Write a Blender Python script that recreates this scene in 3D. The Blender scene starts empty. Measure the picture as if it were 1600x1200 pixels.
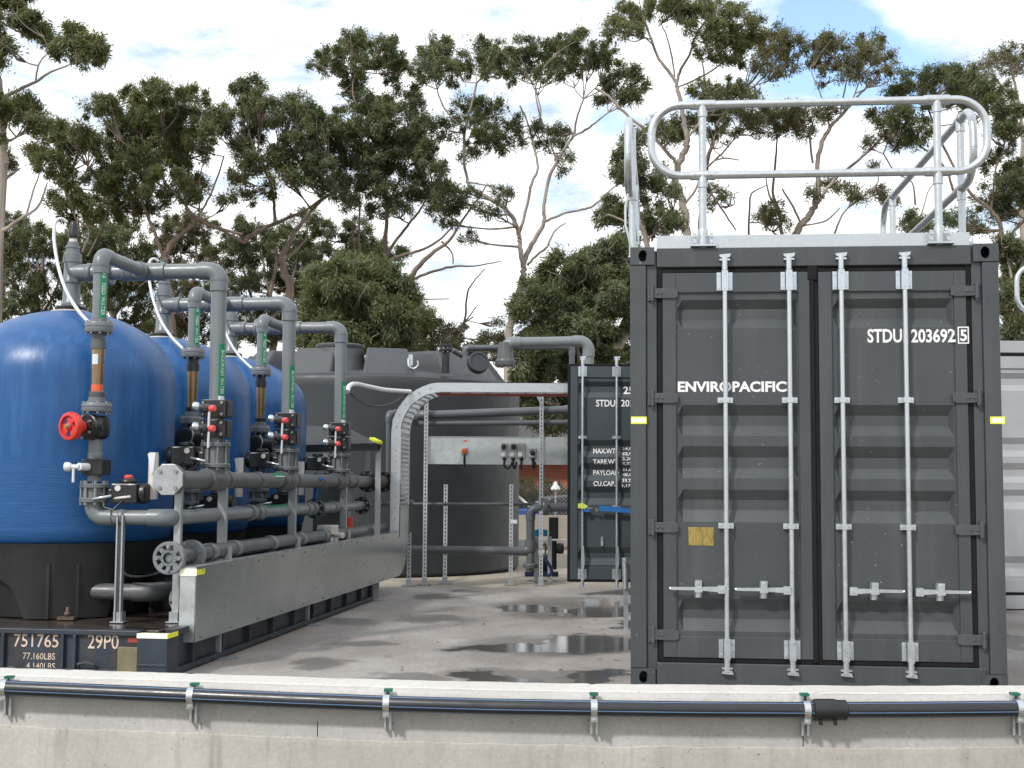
import bpy, bmesh, math, random
import numpy as np
from mathutils import Vector, Matrix

S = bpy.context.scene
C = S.collection
R = math.radians
PI = math.pi
random.seed(7)
rng = np.random.default_rng(11)

# ------------------------------------------------------------------ camera
FPX = 2050.0
PITCH = math.atan(156.0 / FPX)
ROLL = 0.006
CROT = Matrix.Rotation(PI / 2 + PITCH, 3, 'X') @ Matrix.Rotation(ROLL, 3, 'Z')


def ray(px, py):
    return CROT @ Vector(((px - 800) / FPX, -(py - 600) / FPX, -1.0))


_d = ray(985, 1072)
CY1 = 8.74                                   # distance of the near container's left front corner
CH = -_d.z / _d.y * CY1                      # eye height
EYE = Vector((0, 0, CH))
cam_d = bpy.data.cameras.new('camera')
cam = bpy.data.objects.new('camera', cam_d)
C.objects.link(cam)
cam_d.sensor_width = 36.0
cam_d.sensor_fit = 'HORIZONTAL'
cam_d.lens = FPX / 1600 * 36.0
cam_d.clip_end = 2000
cam_d.clip_start = 0.05
cam.matrix_world = Matrix.Translation(EYE) @ CROT.to_4x4()
S.camera = cam


def P(px, py, Y):                            # point on the sight line at distance Y
    d = ray(px, py)
    return EYE + d * (Y / d.y)


def PZ(px, py, z=0.0):                       # point on the sight line at height z
    d = ray(px, py)
    return EYE + d * ((z - CH) / d.z)


# ------------------------------------------------------------------ light
SUN_EL, SUN_AZ = R(42), R(218)               # azimuth clockwise from +Y: behind and to the left of the camera
world = bpy.data.worlds.new('World')
S.world = world
world.use_nodes = True
wn, wl = world.node_tree.nodes, world.node_tree.links
wn.clear()


def wnode(t, **kw):
    n = wn.new(t)
    for k, v in kw.items():
        setattr(n, k, v)
    return n


wout = wnode('ShaderNodeOutputWorld')
bg = wnode('ShaderNodeBackground')
sky = wnode('ShaderNodeTexSky', sky_type='NISHITA')
sky.sun_disc = False
sky.sun_elevation = SUN_EL
sky.sun_rotation = SUN_AZ
sky.air_density = 1.0
sky.dust_density = 0.6
skym = wnode('ShaderNodeMix', data_type='RGBA', blend_type='MULTIPLY')
skym.inputs[0].default_value = 1.0
skym.inputs[7].default_value = (0.21, 0.21, 0.21, 1)
wl.new(sky.outputs[0], skym.inputs[6])
tc = wnode('ShaderNodeTexCoord')
mp = wnode('ShaderNodeMapping')
mp.inputs['Scale'].default_value = (1.0, 1.0, 2.6)
wl.new(tc.outputs['Generated'], mp.inputs[0])
nz = wnode('ShaderNodeTexNoise')
nz.inputs['Scale'].default_value = 5.5
nz.inputs['Detail'].default_value = 9
nz.inputs['Roughness'].default_value = 0.58
nz.inputs['Distortion'].default_value = 0.3
wl.new(mp.outputs[0], nz.inputs[0])


def wmath(op, a, b=None, clamp=False):
    n = wnode('ShaderNodeMath', operation=op)
    n.use_clamp = clamp
    for i, v in enumerate((a, b)):
        if v is None:
            continue
        if isinstance(v, (int, float)):
            n.inputs[i].default_value = v
        else:
            wl.new(v, n.inputs[i])
    return n.outputs[0]


gap = None
for (gx, gy, rad, amt) in ((1250, 30, 0.065, 0.42), (1310, 75, .05, .3), (1400, 115, 0.06, 0.38), (1080, 150, 0.03, .2), (400, 175, 0.022, 0.2), (230, 45, 0.030, 0.16), (410, 290, 0.03, 0.26),
                           (55, 315, 0.03, 0.22), (950, 190, 0.035, 0.2), (1180, 300, .035, .1), (60, 20, .03, .1)):
    d = ray(gx, gy).normalized()
    vm = wnode('ShaderNodeVectorMath', operation='DISTANCE')
    vm.inputs[1].default_value = d
    wl.new(tc.outputs['Generated'], vm.inputs[0])
    g = wmath('MULTIPLY', wmath('SUBTRACT', 1.0, wmath('DIVIDE', vm.outputs['Value'], rad), clamp=True), amt)
    gap = g if gap is None else wmath('ADD', gap, g)
cov = wmath('SUBTRACT', wmath('ADD', nz.outputs[0], 0.12), gap)
ramp = wnode('ShaderNodeValToRGB')
ramp.color_ramp.elements[0].position = 0.34
ramp.color_ramp.elements[0].color = (0, 0, 0, 1)
ramp.color_ramp.elements[1].position = 0.52
ramp.color_ramp.elements[1].color = (1, 1, 1, 1)
wl.new(cov, ramp.inputs[0])
nz2 = wnode('ShaderNodeTexNoise')
nz2.inputs['Scale'].default_value = 11.0
nz2.inputs['Roughness'].default_value = 0.62
nz2.inputs['Detail'].default_value = 9
wl.new(mp.outputs[0], nz2.inputs[0])
cr = wnode('ShaderNodeValToRGB')
cr.color_ramp.elements[0].position = 0.33
cr.color_ramp.elements[0].color = (0.43, 0.58, 0.76, 1)
cr.color_ramp.elements[1].position = 0.54
cr.color_ramp.elements[1].color = (1.06, 1.06, 1.06, 1)
wl.new(nz2.outputs[0], cr.inputs[0])
cm = wnode('ShaderNodeMix', data_type='RGBA')
wl.new(ramp.outputs[0], cm.inputs[0])
wl.new(skym.outputs[2], cm.inputs[6])
wl.new(cr.outputs[0], cm.inputs[7])
wl.new(cm.outputs[2], bg.inputs[0])
bg.inputs[1].default_value = 1.0
wl.new(bg.outputs[0], wout.inputs[0])

sd = bpy.data.lights.new('sun', 'SUN')
sun = bpy.data.objects.new('sun', sd)
C.objects.link(sun)
sd.energy = 2.3
sd.angle = R(5.0)
sd.color = (1.0, 0.965, 0.92)
sv = Vector((math.sin(SUN_AZ) * math.cos(SUN_EL), math.cos(SUN_AZ) * math.cos(SUN_EL), math.sin(SUN_EL)))
sun.rotation_euler = sv.to_track_quat('Z', 'Y').to_euler()

S.view_settings.view_transform = 'Standard'
S.view_settings.look = 'None'
S.view_settings.exposure = 0.38
S.view_settings.gamma = 1.0
S.cycles.max_bounces = 6
S.cycles.transparent_max_bounces = 8


# ------------------------------------------------------------------ materials
class NT:
    def __init__(s, name):
        s.m = bpy.data.materials.new(name)
        s.m.use_nodes = True
        s.n, s.l = s.m.node_tree.nodes, s.m.node_tree.links
        s.b = s.n['Principled BSDF']
        s.tc = s.n.new('ShaderNodeTexCoord')

    def new(s, t, **kw):
        n = s.n.new(t)
        for k, v in kw.items():
            setattr(n, k, v)
        return n

    def link(s, a, b):
        s.l.new(a, b)

    def math(s, op, a, b=None, clamp=False):
        n = s.new('ShaderNodeMath', operation=op)
        n.use_clamp = clamp
        for i, v in enumerate((a, b)):
            if v is None:
                continue
            if isinstance(v, (int, float)):
                n.inputs[i].default_value = v
            else:
                s.l.new(v, n.inputs[i])
        return n.outputs[0]

    def noise(s, scale, detail=4, rough=0.55, stretch=None, dist=0.0):
        n = s.new('ShaderNodeTexNoise')
        n.inputs['Scale'].default_value = scale
        n.inputs['Detail'].default_value = detail
        n.inputs['Roughness'].default_value = rough
        n.inputs['Distortion'].default_value = dist
        src = s.tc.outputs['Object']
        if stretch:
            m = s.new('ShaderNodeMapping')
            m.inputs['Scale'].default_value = stretch
            s.l.new(src, m.inputs[0])
            src = m.outputs[0]
        s.l.new(src, n.inputs['Vector'])
        return n.outputs[0]

    def ramp(s, fac, stops):
        r = s.new('ShaderNodeValToRGB')
        e = r.color_ramp.elements
        while len(e) < len(stops):
            e.new(0.5)
        for i, (p, c) in enumerate(stops):
            e[i].position = p
            e[i].color = (c[0], c[1], c[2], 1) if not isinstance(c, (int, float)) else (c, c, c, 1)
        s.l.new(fac, r.inputs[0])
        return r.outputs[0]

    def mix(s, fac, a, b, blend='MIX'):
        n = s.new('ShaderNodeMix', data_type='RGBA', blend_type=blend)
        for sock, v in ((0, fac), (6, a), (7, b)):
            if isinstance(v, (int, float)):
                n.inputs[sock].default_value = v
            elif isinstance(v, tuple):
                n.inputs[sock].default_value = (v[0], v[1], v[2], 1)
            else:
                s.l.new(v, n.inputs[sock])
        return n.outputs[2]

    def bump(s, h, strength=0.3, dist=0.01):
        b = s.new('ShaderNodeBump')
        b.inputs['Strength'].default_value = strength
        b.inputs['Distance'].default_value = dist
        s.l.new(h, b.inputs['Height'])
        s.l.new(b.outputs[0], s.b.inputs['Normal'])

    def set(s, **kw):
        for k, v in kw.items():
            k = k.replace('_', ' ')
            if isinstance(v, (int, float)):
                s.b.inputs[k].default_value = v
            elif isinstance(v, tuple):
                s.b.inputs[k].default_value = (v[0], v[1], v[2], 1)
            else:
                s.l.new(v, s.b.inputs[k])
        return s


def mul(c, k):
    return tuple(min(1, x * k) for x in c)


def mat(name, col, rough=0.5, metal=0.0, var=0.12, scale=4.0, bump=0.0, bscale=60.0, rvar=0.08, stretch=None, spec=0.5, dirt=None, dirt_amt=0.4):
    t = NT(name)
    n = t.noise(scale, 5, 0.6, stretch)
    c = t.ramp(n, [(0.3, mul(col, 1 - var)), (0.7, mul(col, 1 + var))])
    if dirt:
        d = t.noise(scale * 1.7, 7, 0.7, (1, 1, 0.35))
        f = t.ramp(d, [(0.5, 0), (0.75, dirt_amt)])
        c = t.mix(f, c, dirt)
    t.set(Base_Color=c, Metallic=metal)
    t.b.inputs['Specular IOR Level'].default_value = spec
    r = t.ramp(t.noise(scale * 2.3, 4), [(0.3, max(0.03, rough - rvar)), (0.7, min(1, rough + rvar))])
    t.set(Roughness=r)
    if bump:
        t.bump(t.noise(bscale, 3), bump, 0.003)
    return t.m


M = {}
t = NT('dark grey container paint')
c = t.ramp(t.noise(1.7, 6, 0.6), [(0.3, (0.046, 0.053, 0.058)), (0.7, (0.059, 0.067, 0.072))])
c = t.mix(t.ramp(t.noise(5, 6, 0.65, (1.6, 1.6, 0.12)), [(0.50, 0), (0.78, 0.45)]), c, (0.105, 0.108, 0.106))
c = t.mix(t.ramp(t.noise(1.1, 6, 0.7), [(0.56, 0), (0.74, 0.35)]), c, (0.043, 0.048, 0.050))
c = t.mix(t.ramp(t.noise(38, 3, 0.5), [(0.735, 0), (0.75, 0.8)]), c, (0.30, 0.30, 0.29))
c = t.mix(t.ramp(t.noise(16, 5, 0.7), [(0.72, 0), (0.80, 0.7)]), c, (0.11, 0.055, 0.03))
t.set(Base_Color=c, Roughness=t.ramp(t.noise(2.4, 5), [(0.3, 0.27), (0.7, 0.42)]))
t.bump(t.noise(4.5, 2), 0.16, 0.012)
M['cont'] = t.m
M['cont2'] = mat('dark grey container paint far', (0.046, 0.060, 0.070), 0.42, var=0.08, scale=2, bump=0.1, bscale=8)
M['hinge'] = mat('dark hinge steel', (0.060, 0.068, 0.074), 0.45, var=0.15, scale=20)
M['gasket'] = mat('black rubber', (0.012, 0.012, 0.013), 0.6, var=0.2, scale=12, spec=0.15)
M['hole'] = mat('black hollow', (0.006, 0.006, 0.006), 0.9, var=0.1)
M['white'] = mat('white lettering paint', (0.78, 0.78, 0.78), 0.5, var=0.05, scale=30)
M['cream'] = mat('weathered cream lettering', (0.55, 0.45, 0.36), 0.6, var=0.25, scale=25)


def galv(name, base, rough, metal, vs, con=0.10):
    t = NT(name)
    v = t.new('ShaderNodeTexVoronoi')
    v.inputs['Scale'].default_value = vs
    t.link(t.tc.outputs['Object'], v.inputs['Vector'])
    sp = t.new('ShaderNodeSeparateColor')
    t.link(v.outputs['Color'], sp.inputs[0])
    n = t.noise(6, 5)
    f = t.math('ADD', t.math('MULTIPLY', sp.outputs[0], 0.35), t.math('MULTIPLY', n, 0.65))
    t.set(Base_Color=t.ramp(f, [(0.25, mul(base, 1 - con)), (0.75, mul(base, 1 + con * .7))]), Metallic=metal, Roughness=t.ramp(f, [(0.2, rough - 0.08), (0.8, rough + 0.1)]))
    t.bump(t.noise(14, 3), 0.06, 0.01)
    return t.m


M['galv'] = galv('galvanised steel', (0.56, 0.59, 0.61), 0.34, 0.82, 40, 0.06)
M['galv_dull'] = galv('dull galvanised strut', (0.40, 0.42, 0.43), 0.42, 0.65, 60)
M['galv_sheet'] = galv('galvanised sheet', (0.50, 0.53, 0.53), 0.36, 0.7, 18, 0.16)
M['alu'] = mat('dull sheet cover', (0.45, 0.495, 0.51), 0.26, 0.9, var=0.05, scale=1.2, rvar=0.04, stretch=(1, 1, 0.3))
M['zinc'] = galv('bright zinc lock gear', (0.60, 0.64, 0.67), 0.30, 0.82, 25, 0.03)
M['bolt'] = mat('bolt steel', (0.30, 0.30, 0.295), 0.4, 0.7, var=0.1, scale=40)
M['pvc'] = mat('grey pvc pipe', (0.165, 0.183, 0.195), 0.36, var=0.07, scale=5, bump=0.03, dirt=(0.20, 0.20, 0.19), dirt_amt=0.3)
M['pvc_fit'] = mat('grey pvc fitting', (0.150, 0.168, 0.180), 0.38, var=0.08, scale=8, bump=0.03)
M['pvc_dark'] = mat('dusty dark pvc', (0.088, 0.094, 0.098), 0.42, var=0.14, scale=4, bump=0.03, dirt=(0.15, 0.135, 0.12), dirt_amt=0.45)
M['black'] = mat('black plastic', (0.016, 0.017, 0.019), 0.38, var=0.2, scale=10)
M['black_pipe'] = mat('black polyethylene pipe', (0.020, 0.021, 0.026), 0.33, var=0.2, scale=6, stretch=(0.4, 3, 3))
M['red'] = mat('red plastic', (0.60, 0.040, 0.030), 0.38, var=0.1, scale=20)
M['redtap'] = mat('coral tap handle', (0.72, 0.09, 0.09), 0.4, var=0.1)
M['green'] = mat('green label', (0.006, 0.215, 0.095), 0.4, var=0.08)
M['greencap'] = mat('dark green cap', (0.010, 0.13, 0.085), 0.45, var=0.1)
M['blue'] = None
M['brass'] = mat('brass plate', (0.42, 0.32, 0.10), 0.35, 0.8, var=0.35, scale=18, stretch=(4, 1, 1))
M['tape'] = mat('bright reflective tape', (0.96, 0.95, 0.72), 0.3, var=0.03, spec=0.8)  # flash glow of the tape put into a near-white base colour
M['tape_y'] = mat('yellow reflective tape', (0.80, 0.84, 0.02), 0.3, var=0.04)
M['hose'] = mat('milky hose', (0.62, 0.64, 0.66), 0.3, var=0.06)
M['whitepl'] = mat('off white plastic', (0.62, 0.58, 0.54), 0.5, var=0.1, scale=9)
M['greybox'] = mat('pale grey enclosure', (0.36, 0.36, 0.35), 0.45, var=0.06)
M['cabinet'] = mat('grey cabinet', (0.15, 0.155, 0.155), 0.45, var=0.08)
M['orange'] = mat('orange button', (0.75, 0.16, 0.02), 0.4)
M['strap'] = mat('blue webbing', (0.012, 0.12, 0.36), 0.7, var=0.1, scale=30)
M['strap_y'] = mat('lime webbing', (0.55, 0.60, 0.10), 0.7, var=0.1, scale=30)
M['skirt'] = mat('black moulded skirt', (0.013, 0.014, 0.015), 0.5, var=0.3, scale=3, bump=0.1, bscale=40, dirt=(0.045, 0.04, 0.036), dirt_amt=0.4)
M['rackpaint'] = mat('faded blue black paint', (0.022, 0.032, 0.045), 0.5, var=0.3, scale=4, dirt=(0.09, 0.045, 0.025), dirt_amt=0.6)
M['rackdeck'] = mat('wet rusty deck', (0.045, 0.035, 0.030), 0.18, var=0.35, scale=3, dirt=(0.13, 0.08, 0.055), dirt_amt=0.7, rvar=0.12)
M['rackplate'] = mat('khaki plate', (0.16, 0.14, 0.08), 0.5, var=0.2, scale=10)
M['sticker'] = mat('red sticker', (0.30, 0.05, 0.03), 0.5)
M['rust'] = mat('rusty steel spool', (0.10, 0.07, 0.055), 0.65, 0.2, var=0.3, scale=14)
M['conduit'] = mat('white corrugated conduit', (0.66, 0.68, 0.70), 0.4, var=0.05)
M['wcont'] = mat('container white with shade in colour', (0.33, 0.34, 0.355), 0.45, var=0.06, scale=3, dirt=(0.3, 0.27, 0.23), dirt_amt=0.3)  # white paint greyed down: the shade on it is in the base colour
M['bark'] = mat('pale gum bark', (0.30, 0.255, 0.22), 0.8, var=0.35, scale=2.2, stretch=(2, 2, 0.6), bump=0.3, bscale=14)
M['bark_d'] = mat('brown gum bark', (0.185, 0.140, 0.112), 0.85, var=0.4, scale=2.5, stretch=(2, 2, 0.6), bump=0.4, bscale=14)
M['carblue'] = mat('blue car paint', (0.02, 0.07, 0.30), 0.25, var=0.03)
M['carwhite'] = mat('white car paint', (0.7, 0.7, 0.7), 0.25, var=0.03)
M['cardark'] = mat('dark car paint', (0.03, 0.03, 0.035), 0.25, var=0.05)
M['glass'] = mat('dark car glass', (0.02, 0.025, 0.03), 0.08, var=0.05)
M['tyre'] = mat('tyre rubber', (0.015, 0.015, 0.015), 0.8)
M['pump'] = mat('blue pump paint', (0.008, 0.022, 0.065), 0.4, var=0.15)
M['pumpl'] = mat('light blue valve paint', (0.02, 0.25, 0.48), 0.4, var=0.1)
M['redwire'] = mat('orange cable tray lining', (0.35, 0.06, 0.03), 0.6)

# fibre wound blue vessel
t = NT('blue wound fibreglass')
rings = t.noise(9, 6, 0.7, (0.6, 0.6, 16))
streak = t.noise(14, 4, 0.6, (1, 1, 0.10))
geo = t.new('ShaderNodeSeparateXYZ')
t.link(t.tc.outputs['Object'], geo.inputs[0])
dome = t.math('MULTIPLY', t.math('SUBTRACT', geo.outputs[2], 1.10), 9.0, clamp=True)
tex = t.mix(dome, rings, streak)
c = t.ramp(tex, [(0.25, (0.008, 0.066, 0.205)), (0.5, (0.010, 0.082, 0.245)), (0.72, (0.020, 0.112, 0.300))])
scuff = t.ramp(t.noise(2.6, 7, 0.75, (1, 1, 1.6)), [(0.55, 0), (0.8, 0.35)])
c = t.mix(scuff, c, (0.045, 0.155, 0.33))
t.set(Base_Color=c, Roughness=t.ramp(tex, [(0.3, 0.30), (0.7, 0.46)]))
t.bump(tex, 0.26, 0.012)
M['blue'] = t.m

# amber sight tube
t = NT('amber sight tube')
c = t.ramp(t.noise(7, 4, 0.6, (1, 1, 0.6)), [(0.3, (0.13, 0.07, 0.02)), (0.7, (0.27, 0.17, 0.07))])
t.set(Base_Color=c, Roughness=0.12)
t.b.inputs['Coat Weight'].default_value = 0.6
M['amber'] = t.m
M['float'] = mat('orange float', (0.75, 0.13, 0.05), 0.3)

# moulded polyethylene tank, faint paler vertical streaks
t = NT('grey black moulded polyethylene')
c = t.ramp(t.noise(1.6, 5, 0.6, (1, 1, 0.5)), [(0.3, (0.027, 0.031, 0.035)), (0.7, (0.037, 0.041, 0.045))])
sc = t.ramp(t.noise(3.0, 8, 0.75, (1, 1, 0.35)), [(0.56, 0), (0.8, 0.35)])
t.set(Base_Color=t.mix(sc, c, (0.072, 0.074, 0.076)), Roughness=t.ramp(t.noise(5, 5), [(0.3, 0.42), (0.7, 0.55)]))
t.bump(t.noise(120, 2), 0.1, 0.003)
M['poly'] = t.m
M['lid'] = mat('grey moulded lid', (0.062, 0.067, 0.073), 0.48, var=0.08, scale=3, bump=0.08, bscale=120)

# yard concrete with puddles and stains
t = NT('wet stained yard concrete')
base = t.ramp(t.noise(0.7, 8, 0.65, (1, 0.6, 1)), [(0.30, (0.180, 0.157, 0.140)), (0.48, (0.288, 0.262, 0.243)), (0.68, (0.41, 0.388, 0.366))])
fine = t.ramp(t.noise(26, 8, 0.7), [(0.3, 0.78), (0.7, 1.15)])
base = t.mix(1.0, base, fine, 'MULTIPLY')
pits = t.ramp(t.noise(90, 3, 0.6), [(0.30, 0.6), (0.42, 1.0)])
base = t.mix(1.0, base, pits, 'MULTIPLY')
oxide = t.ramp(t.noise(0.42, 6, 0.6, (1.2, 0.5, 1)), [(0.52, 0), (0.72, 0.55)])
base = t.mix(oxide, base, (0.27, 0.175, 0.115))
sx = t.new('ShaderNodeSeparateXYZ')
t.link(t.tc.outputs['Object'], sx.inputs[0])
wx = t.math('ADD', sx.outputs[0], t.math('MULTIPLY', t.math('SUBTRACT', t.noise(1.3, 5, 0.6), 0.5), 1.1))
wy = t.math('ADD', sx.outputs[1], t.math('MULTIPLY', t.math('SUBTRACT', t.noise(1.9, 5, 0.6), 0.5), 1.0))


def blob(px0, px1, py0, py1):
    a, b = PZ((px0 + px1) / 2, py0), PZ((px0 + px1) / 2, py1)
    l, r = PZ(px0, (py0 + py1) / 2), PZ(px1, (py0 + py1) / 2)
    cx, cy, rx, ry = (l.x + r.x) / 2, (a.y + b.y) / 2, abs(r.x - l.x) / 2, abs(a.y - b.y) / 2
    u = t.math('DIVIDE', t.math('SUBTRACT', wx, cx), rx)
    v = t.math('DIVIDE', t.math('SUBTRACT', wy, cy), ry)
    q = t.math('SUBTRACT', 1.0, t.math('ADD', t.math('MULTIPLY', u, u), t.math('MULTIPLY', v, v)))
    return q


def union(lst):
    o = None
    for b in lst:
        o = b if o is None else t.math('MAXIMUM', o, b)
    return o


wet = union([blob(*b) for b in ((690, 900, 1004, 1022), (840, 1000, 990, 1024), (860, 985, 950, 966), (905, 1000, 934, 960), (690, 830, 1052, 1068),
                                (868, 985, 1044, 1072), (770, 880, 945, 958), (950, 1000, 970, 984))])
damp = union([blob(*b) for b in ((525, 625, 998, 1012), (680, 1000, 990, 1030), (760, 1000, 930, 972), (440, 560, 1028, 1046), (650, 720, 926, 938), (660, 1000, 1044, 1074),
                                 (600, 720, 960, 976), (480, 600, 965, 978), (700, 780, 920, 928), (1570, 1640, 945, 1075), (560, 700, 1050, 1075))])
dampf = t.ramp(damp, [(-0.12, 0), (0.55, 0.85)])
wetf = t.ramp(wet, [(-0.05, 0), (0.36, 0.82)])
base = t.mix(dampf, base, t.mix(1.0, base, (0.42, 0.40, 0.38), 'MULTIPLY'))
base = t.mix(wetf, base, (0.070, 0.064, 0.058))
rough = t.mix(wetf, t.ramp(dampf, [(0, 0.72), (1, 0.42)]), (0.02, 0.02, 0.02))
t.set(Base_Color=base, Roughness=rough)
bn = t.new('ShaderNodeBump')
bn.inputs['Distance'].default_value = 0.01
t.link(t.math('MULTIPLY', t.math('SUBTRACT', 1.0, wetf), 0.25), bn.inputs['Strength'])
t.link(t.noise(30, 6, 0.7), bn.inputs['Height'])
t.link(bn.outputs[0], t.b.inputs['Normal'])
M['yard'] = t.m

t = NT('kerb concrete')
base = t.ramp(t.noise(1.2, 8, 0.65), [(0.3, (0.27, 0.235, 0.19)), (0.7, (0.42, 0.37, 0.30))])
t.set(Base_Color=t.mix(1.0, base, t.ramp(t.noise(24, 6, 0.7), [(0.3, 0.8), (0.7, 1.1)]), 'MULTIPLY'), Roughness=0.8)
M['plinth'] = t.m


def wallmat(name, lo, hi, streaks, stain, amt):
    t = NT(name)
    b = t.ramp(t.noise(1.4, 8, 0.62), [(0.28, lo), (0.72, hi)])
    b = t.mix(1.0, b, t.ramp(t.noise(40, 7, 0.7), [(0.3, 0.88), (0.7, 1.08)]), 'MULTIPLY')
    s1 = t.ramp(t.noise(7, 6, 0.65, (1.6, 1, 0.10)), [(0.52, 0), (0.74, amt)])
    s2 = t.ramp(t.noise(1.6, 4, 0.6, (1, 1, 0.7)), [(0.4, 0.1), (0.65, 1)])
    b = t.mix(t.math('MULTIPLY', s1, s2), b, stain)
    pit = t.ramp(t.noise(55, 2, 0.5), [(0.24, 0.45), (0.31, 1.0)])
    b = t.mix(1.0, b, pit, 'MULTIPLY')
    t.set(Base_Color=b, Roughness=0.85)
    t.bump(t.noise(28, 7, 0.7), 0.35, 0.006)
    return t.m


M['wall'] = wallmat('cast concrete', (0.36, 0.35, 0.335), (0.49, 0.475, 0.455), True, (0.27, 0.25, 0.22), 0.35)
M['foot'] = wallmat('rough stained concrete', (0.34, 0.32, 0.29), (0.50, 0.47, 0.43), True, (0.16, 0.145, 0.095), 0.8)
M['coping'] = wallmat('trowelled concrete', (0.50, 0.485, 0.45), (0.62, 0.605, 0.57), False, (0.36, 0.33, 0.28), 0.4)

# brick
t = NT('red brick')
br = t.new('ShaderNodeTexBrick')
br.inputs['Scale'].default_value = 1.0
br.inputs['Brick Width'].default_value = 0.24
br.inputs['Row Height'].default_value = 0.086
br.inputs['Mortar Size'].default_value = 0.008
br.inputs['Color1'].default_value = (0.34, 0.085, 0.045, 1)
br.inputs['Color2'].default_value = (0.27, 0.07, 0.038, 1)
br.inputs['Mortar'].default_value = (0.3, 0.22, 0.18, 1)
mp_ = t.new('ShaderNodeMapping')
mp_.inputs['Rotation'].default_value = (R(90), 0, 0)
t.link(t.tc.outputs['Object'], mp_.inputs[0])
t.link(mp_.outputs[0], br.inputs['Vector'])
t.set(Base_Color=t.mix(0.5, br.outputs[0], t.ramp(t.noise(2, 5), [(0.3, (0.24, 0.06, 0.03)), (0.7, (0.40, 0.12, 0.06))])), Roughness=0.8)
M['brick'] = t.m
M['roof'] = mat('dark roof tile', (0.05, 0.045, 0.045), 0.7, var=0.25, scale=8)

# open ground
t = NT('dry grass and dirt')
t.set(Base_Color=t.ramp(t.noise(0.5, 9, 0.7), [(0.3, (0.11, 0.09, 0.055)), (0.5, (0.17, 0.14, 0.085)), (0.7, (0.09, 0.095, 0.045))]), Roughness=0.95)
t.bump(t.noise(8, 8, 0.7), 0.6, 0.05)
M['dirt'] = t.m


def leafmat(name, dark, mid, light, brown):
    t = NT(name)
    g = t.new('ShaderNodeNewGeometry')
    big = t.noise(0.9, 4, 0.6)
    f = t.math('ADD', t.math('MULTIPLY', g.outputs['Random Per Island'], 0.62), t.math('MULTIPLY', big, 0.5))
    c = t.ramp(f, [(0.18, dark), (0.5, mid), (0.78, light), (0.93, brown)])
    t.set(Base_Color=c, Roughness=0.5)
    t.b.inputs['Specular IOR Level'].default_value = 0.4
    tr = t.new('ShaderNodeBsdfTranslucent')
    t.link(t.mix(1.0, c, (1.2, 1.25, 0.6), 'MULTIPLY'), tr.inputs[0])
    ms = t.new('ShaderNodeMixShader')
    ms.inputs[0].default_value = 0.42
    t.link(t.b.outputs[0], ms.inputs[1])
    t.link(tr.outputs[0], ms.inputs[2])
    t.link(ms.outputs[0], t.n['Material Output'].inputs[0])
    return t.m


M['leaf_a'] = leafmat('olive gum leaf', (0.074, 0.094, 0.050), (0.130, 0.152, 0.076), (0.202, 0.204, 0.098), (0.26, 0.20, 0.09))
M['leaf_b'] = leafmat('dark gum leaf', (0.060, 0.084, 0.048), (0.108, 0.136, 0.073), (0.174, 0.186, 0.094), (0.24, 0.185, 0.085))
M['leaf_c'] = leafmat('bright gum leaf', (0.066, 0.088, 0.048), (0.118, 0.142, 0.074), (0.182, 0.194, 0.096), (0.23, 0.19, 0.09))
M['leaf_d'] = leafmat('rusty gum leaf', (0.074, 0.082, 0.048), (0.130, 0.132, 0.072), (0.192, 0.176, 0.092), (0.25, 0.18, 0.085))


# ------------------------------------------------------------------ mesh builder
SPLIT = {'union', 'fitting', 'flange', 'collar', 'joint', 'lashing_ring', 'sticker'}


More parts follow.
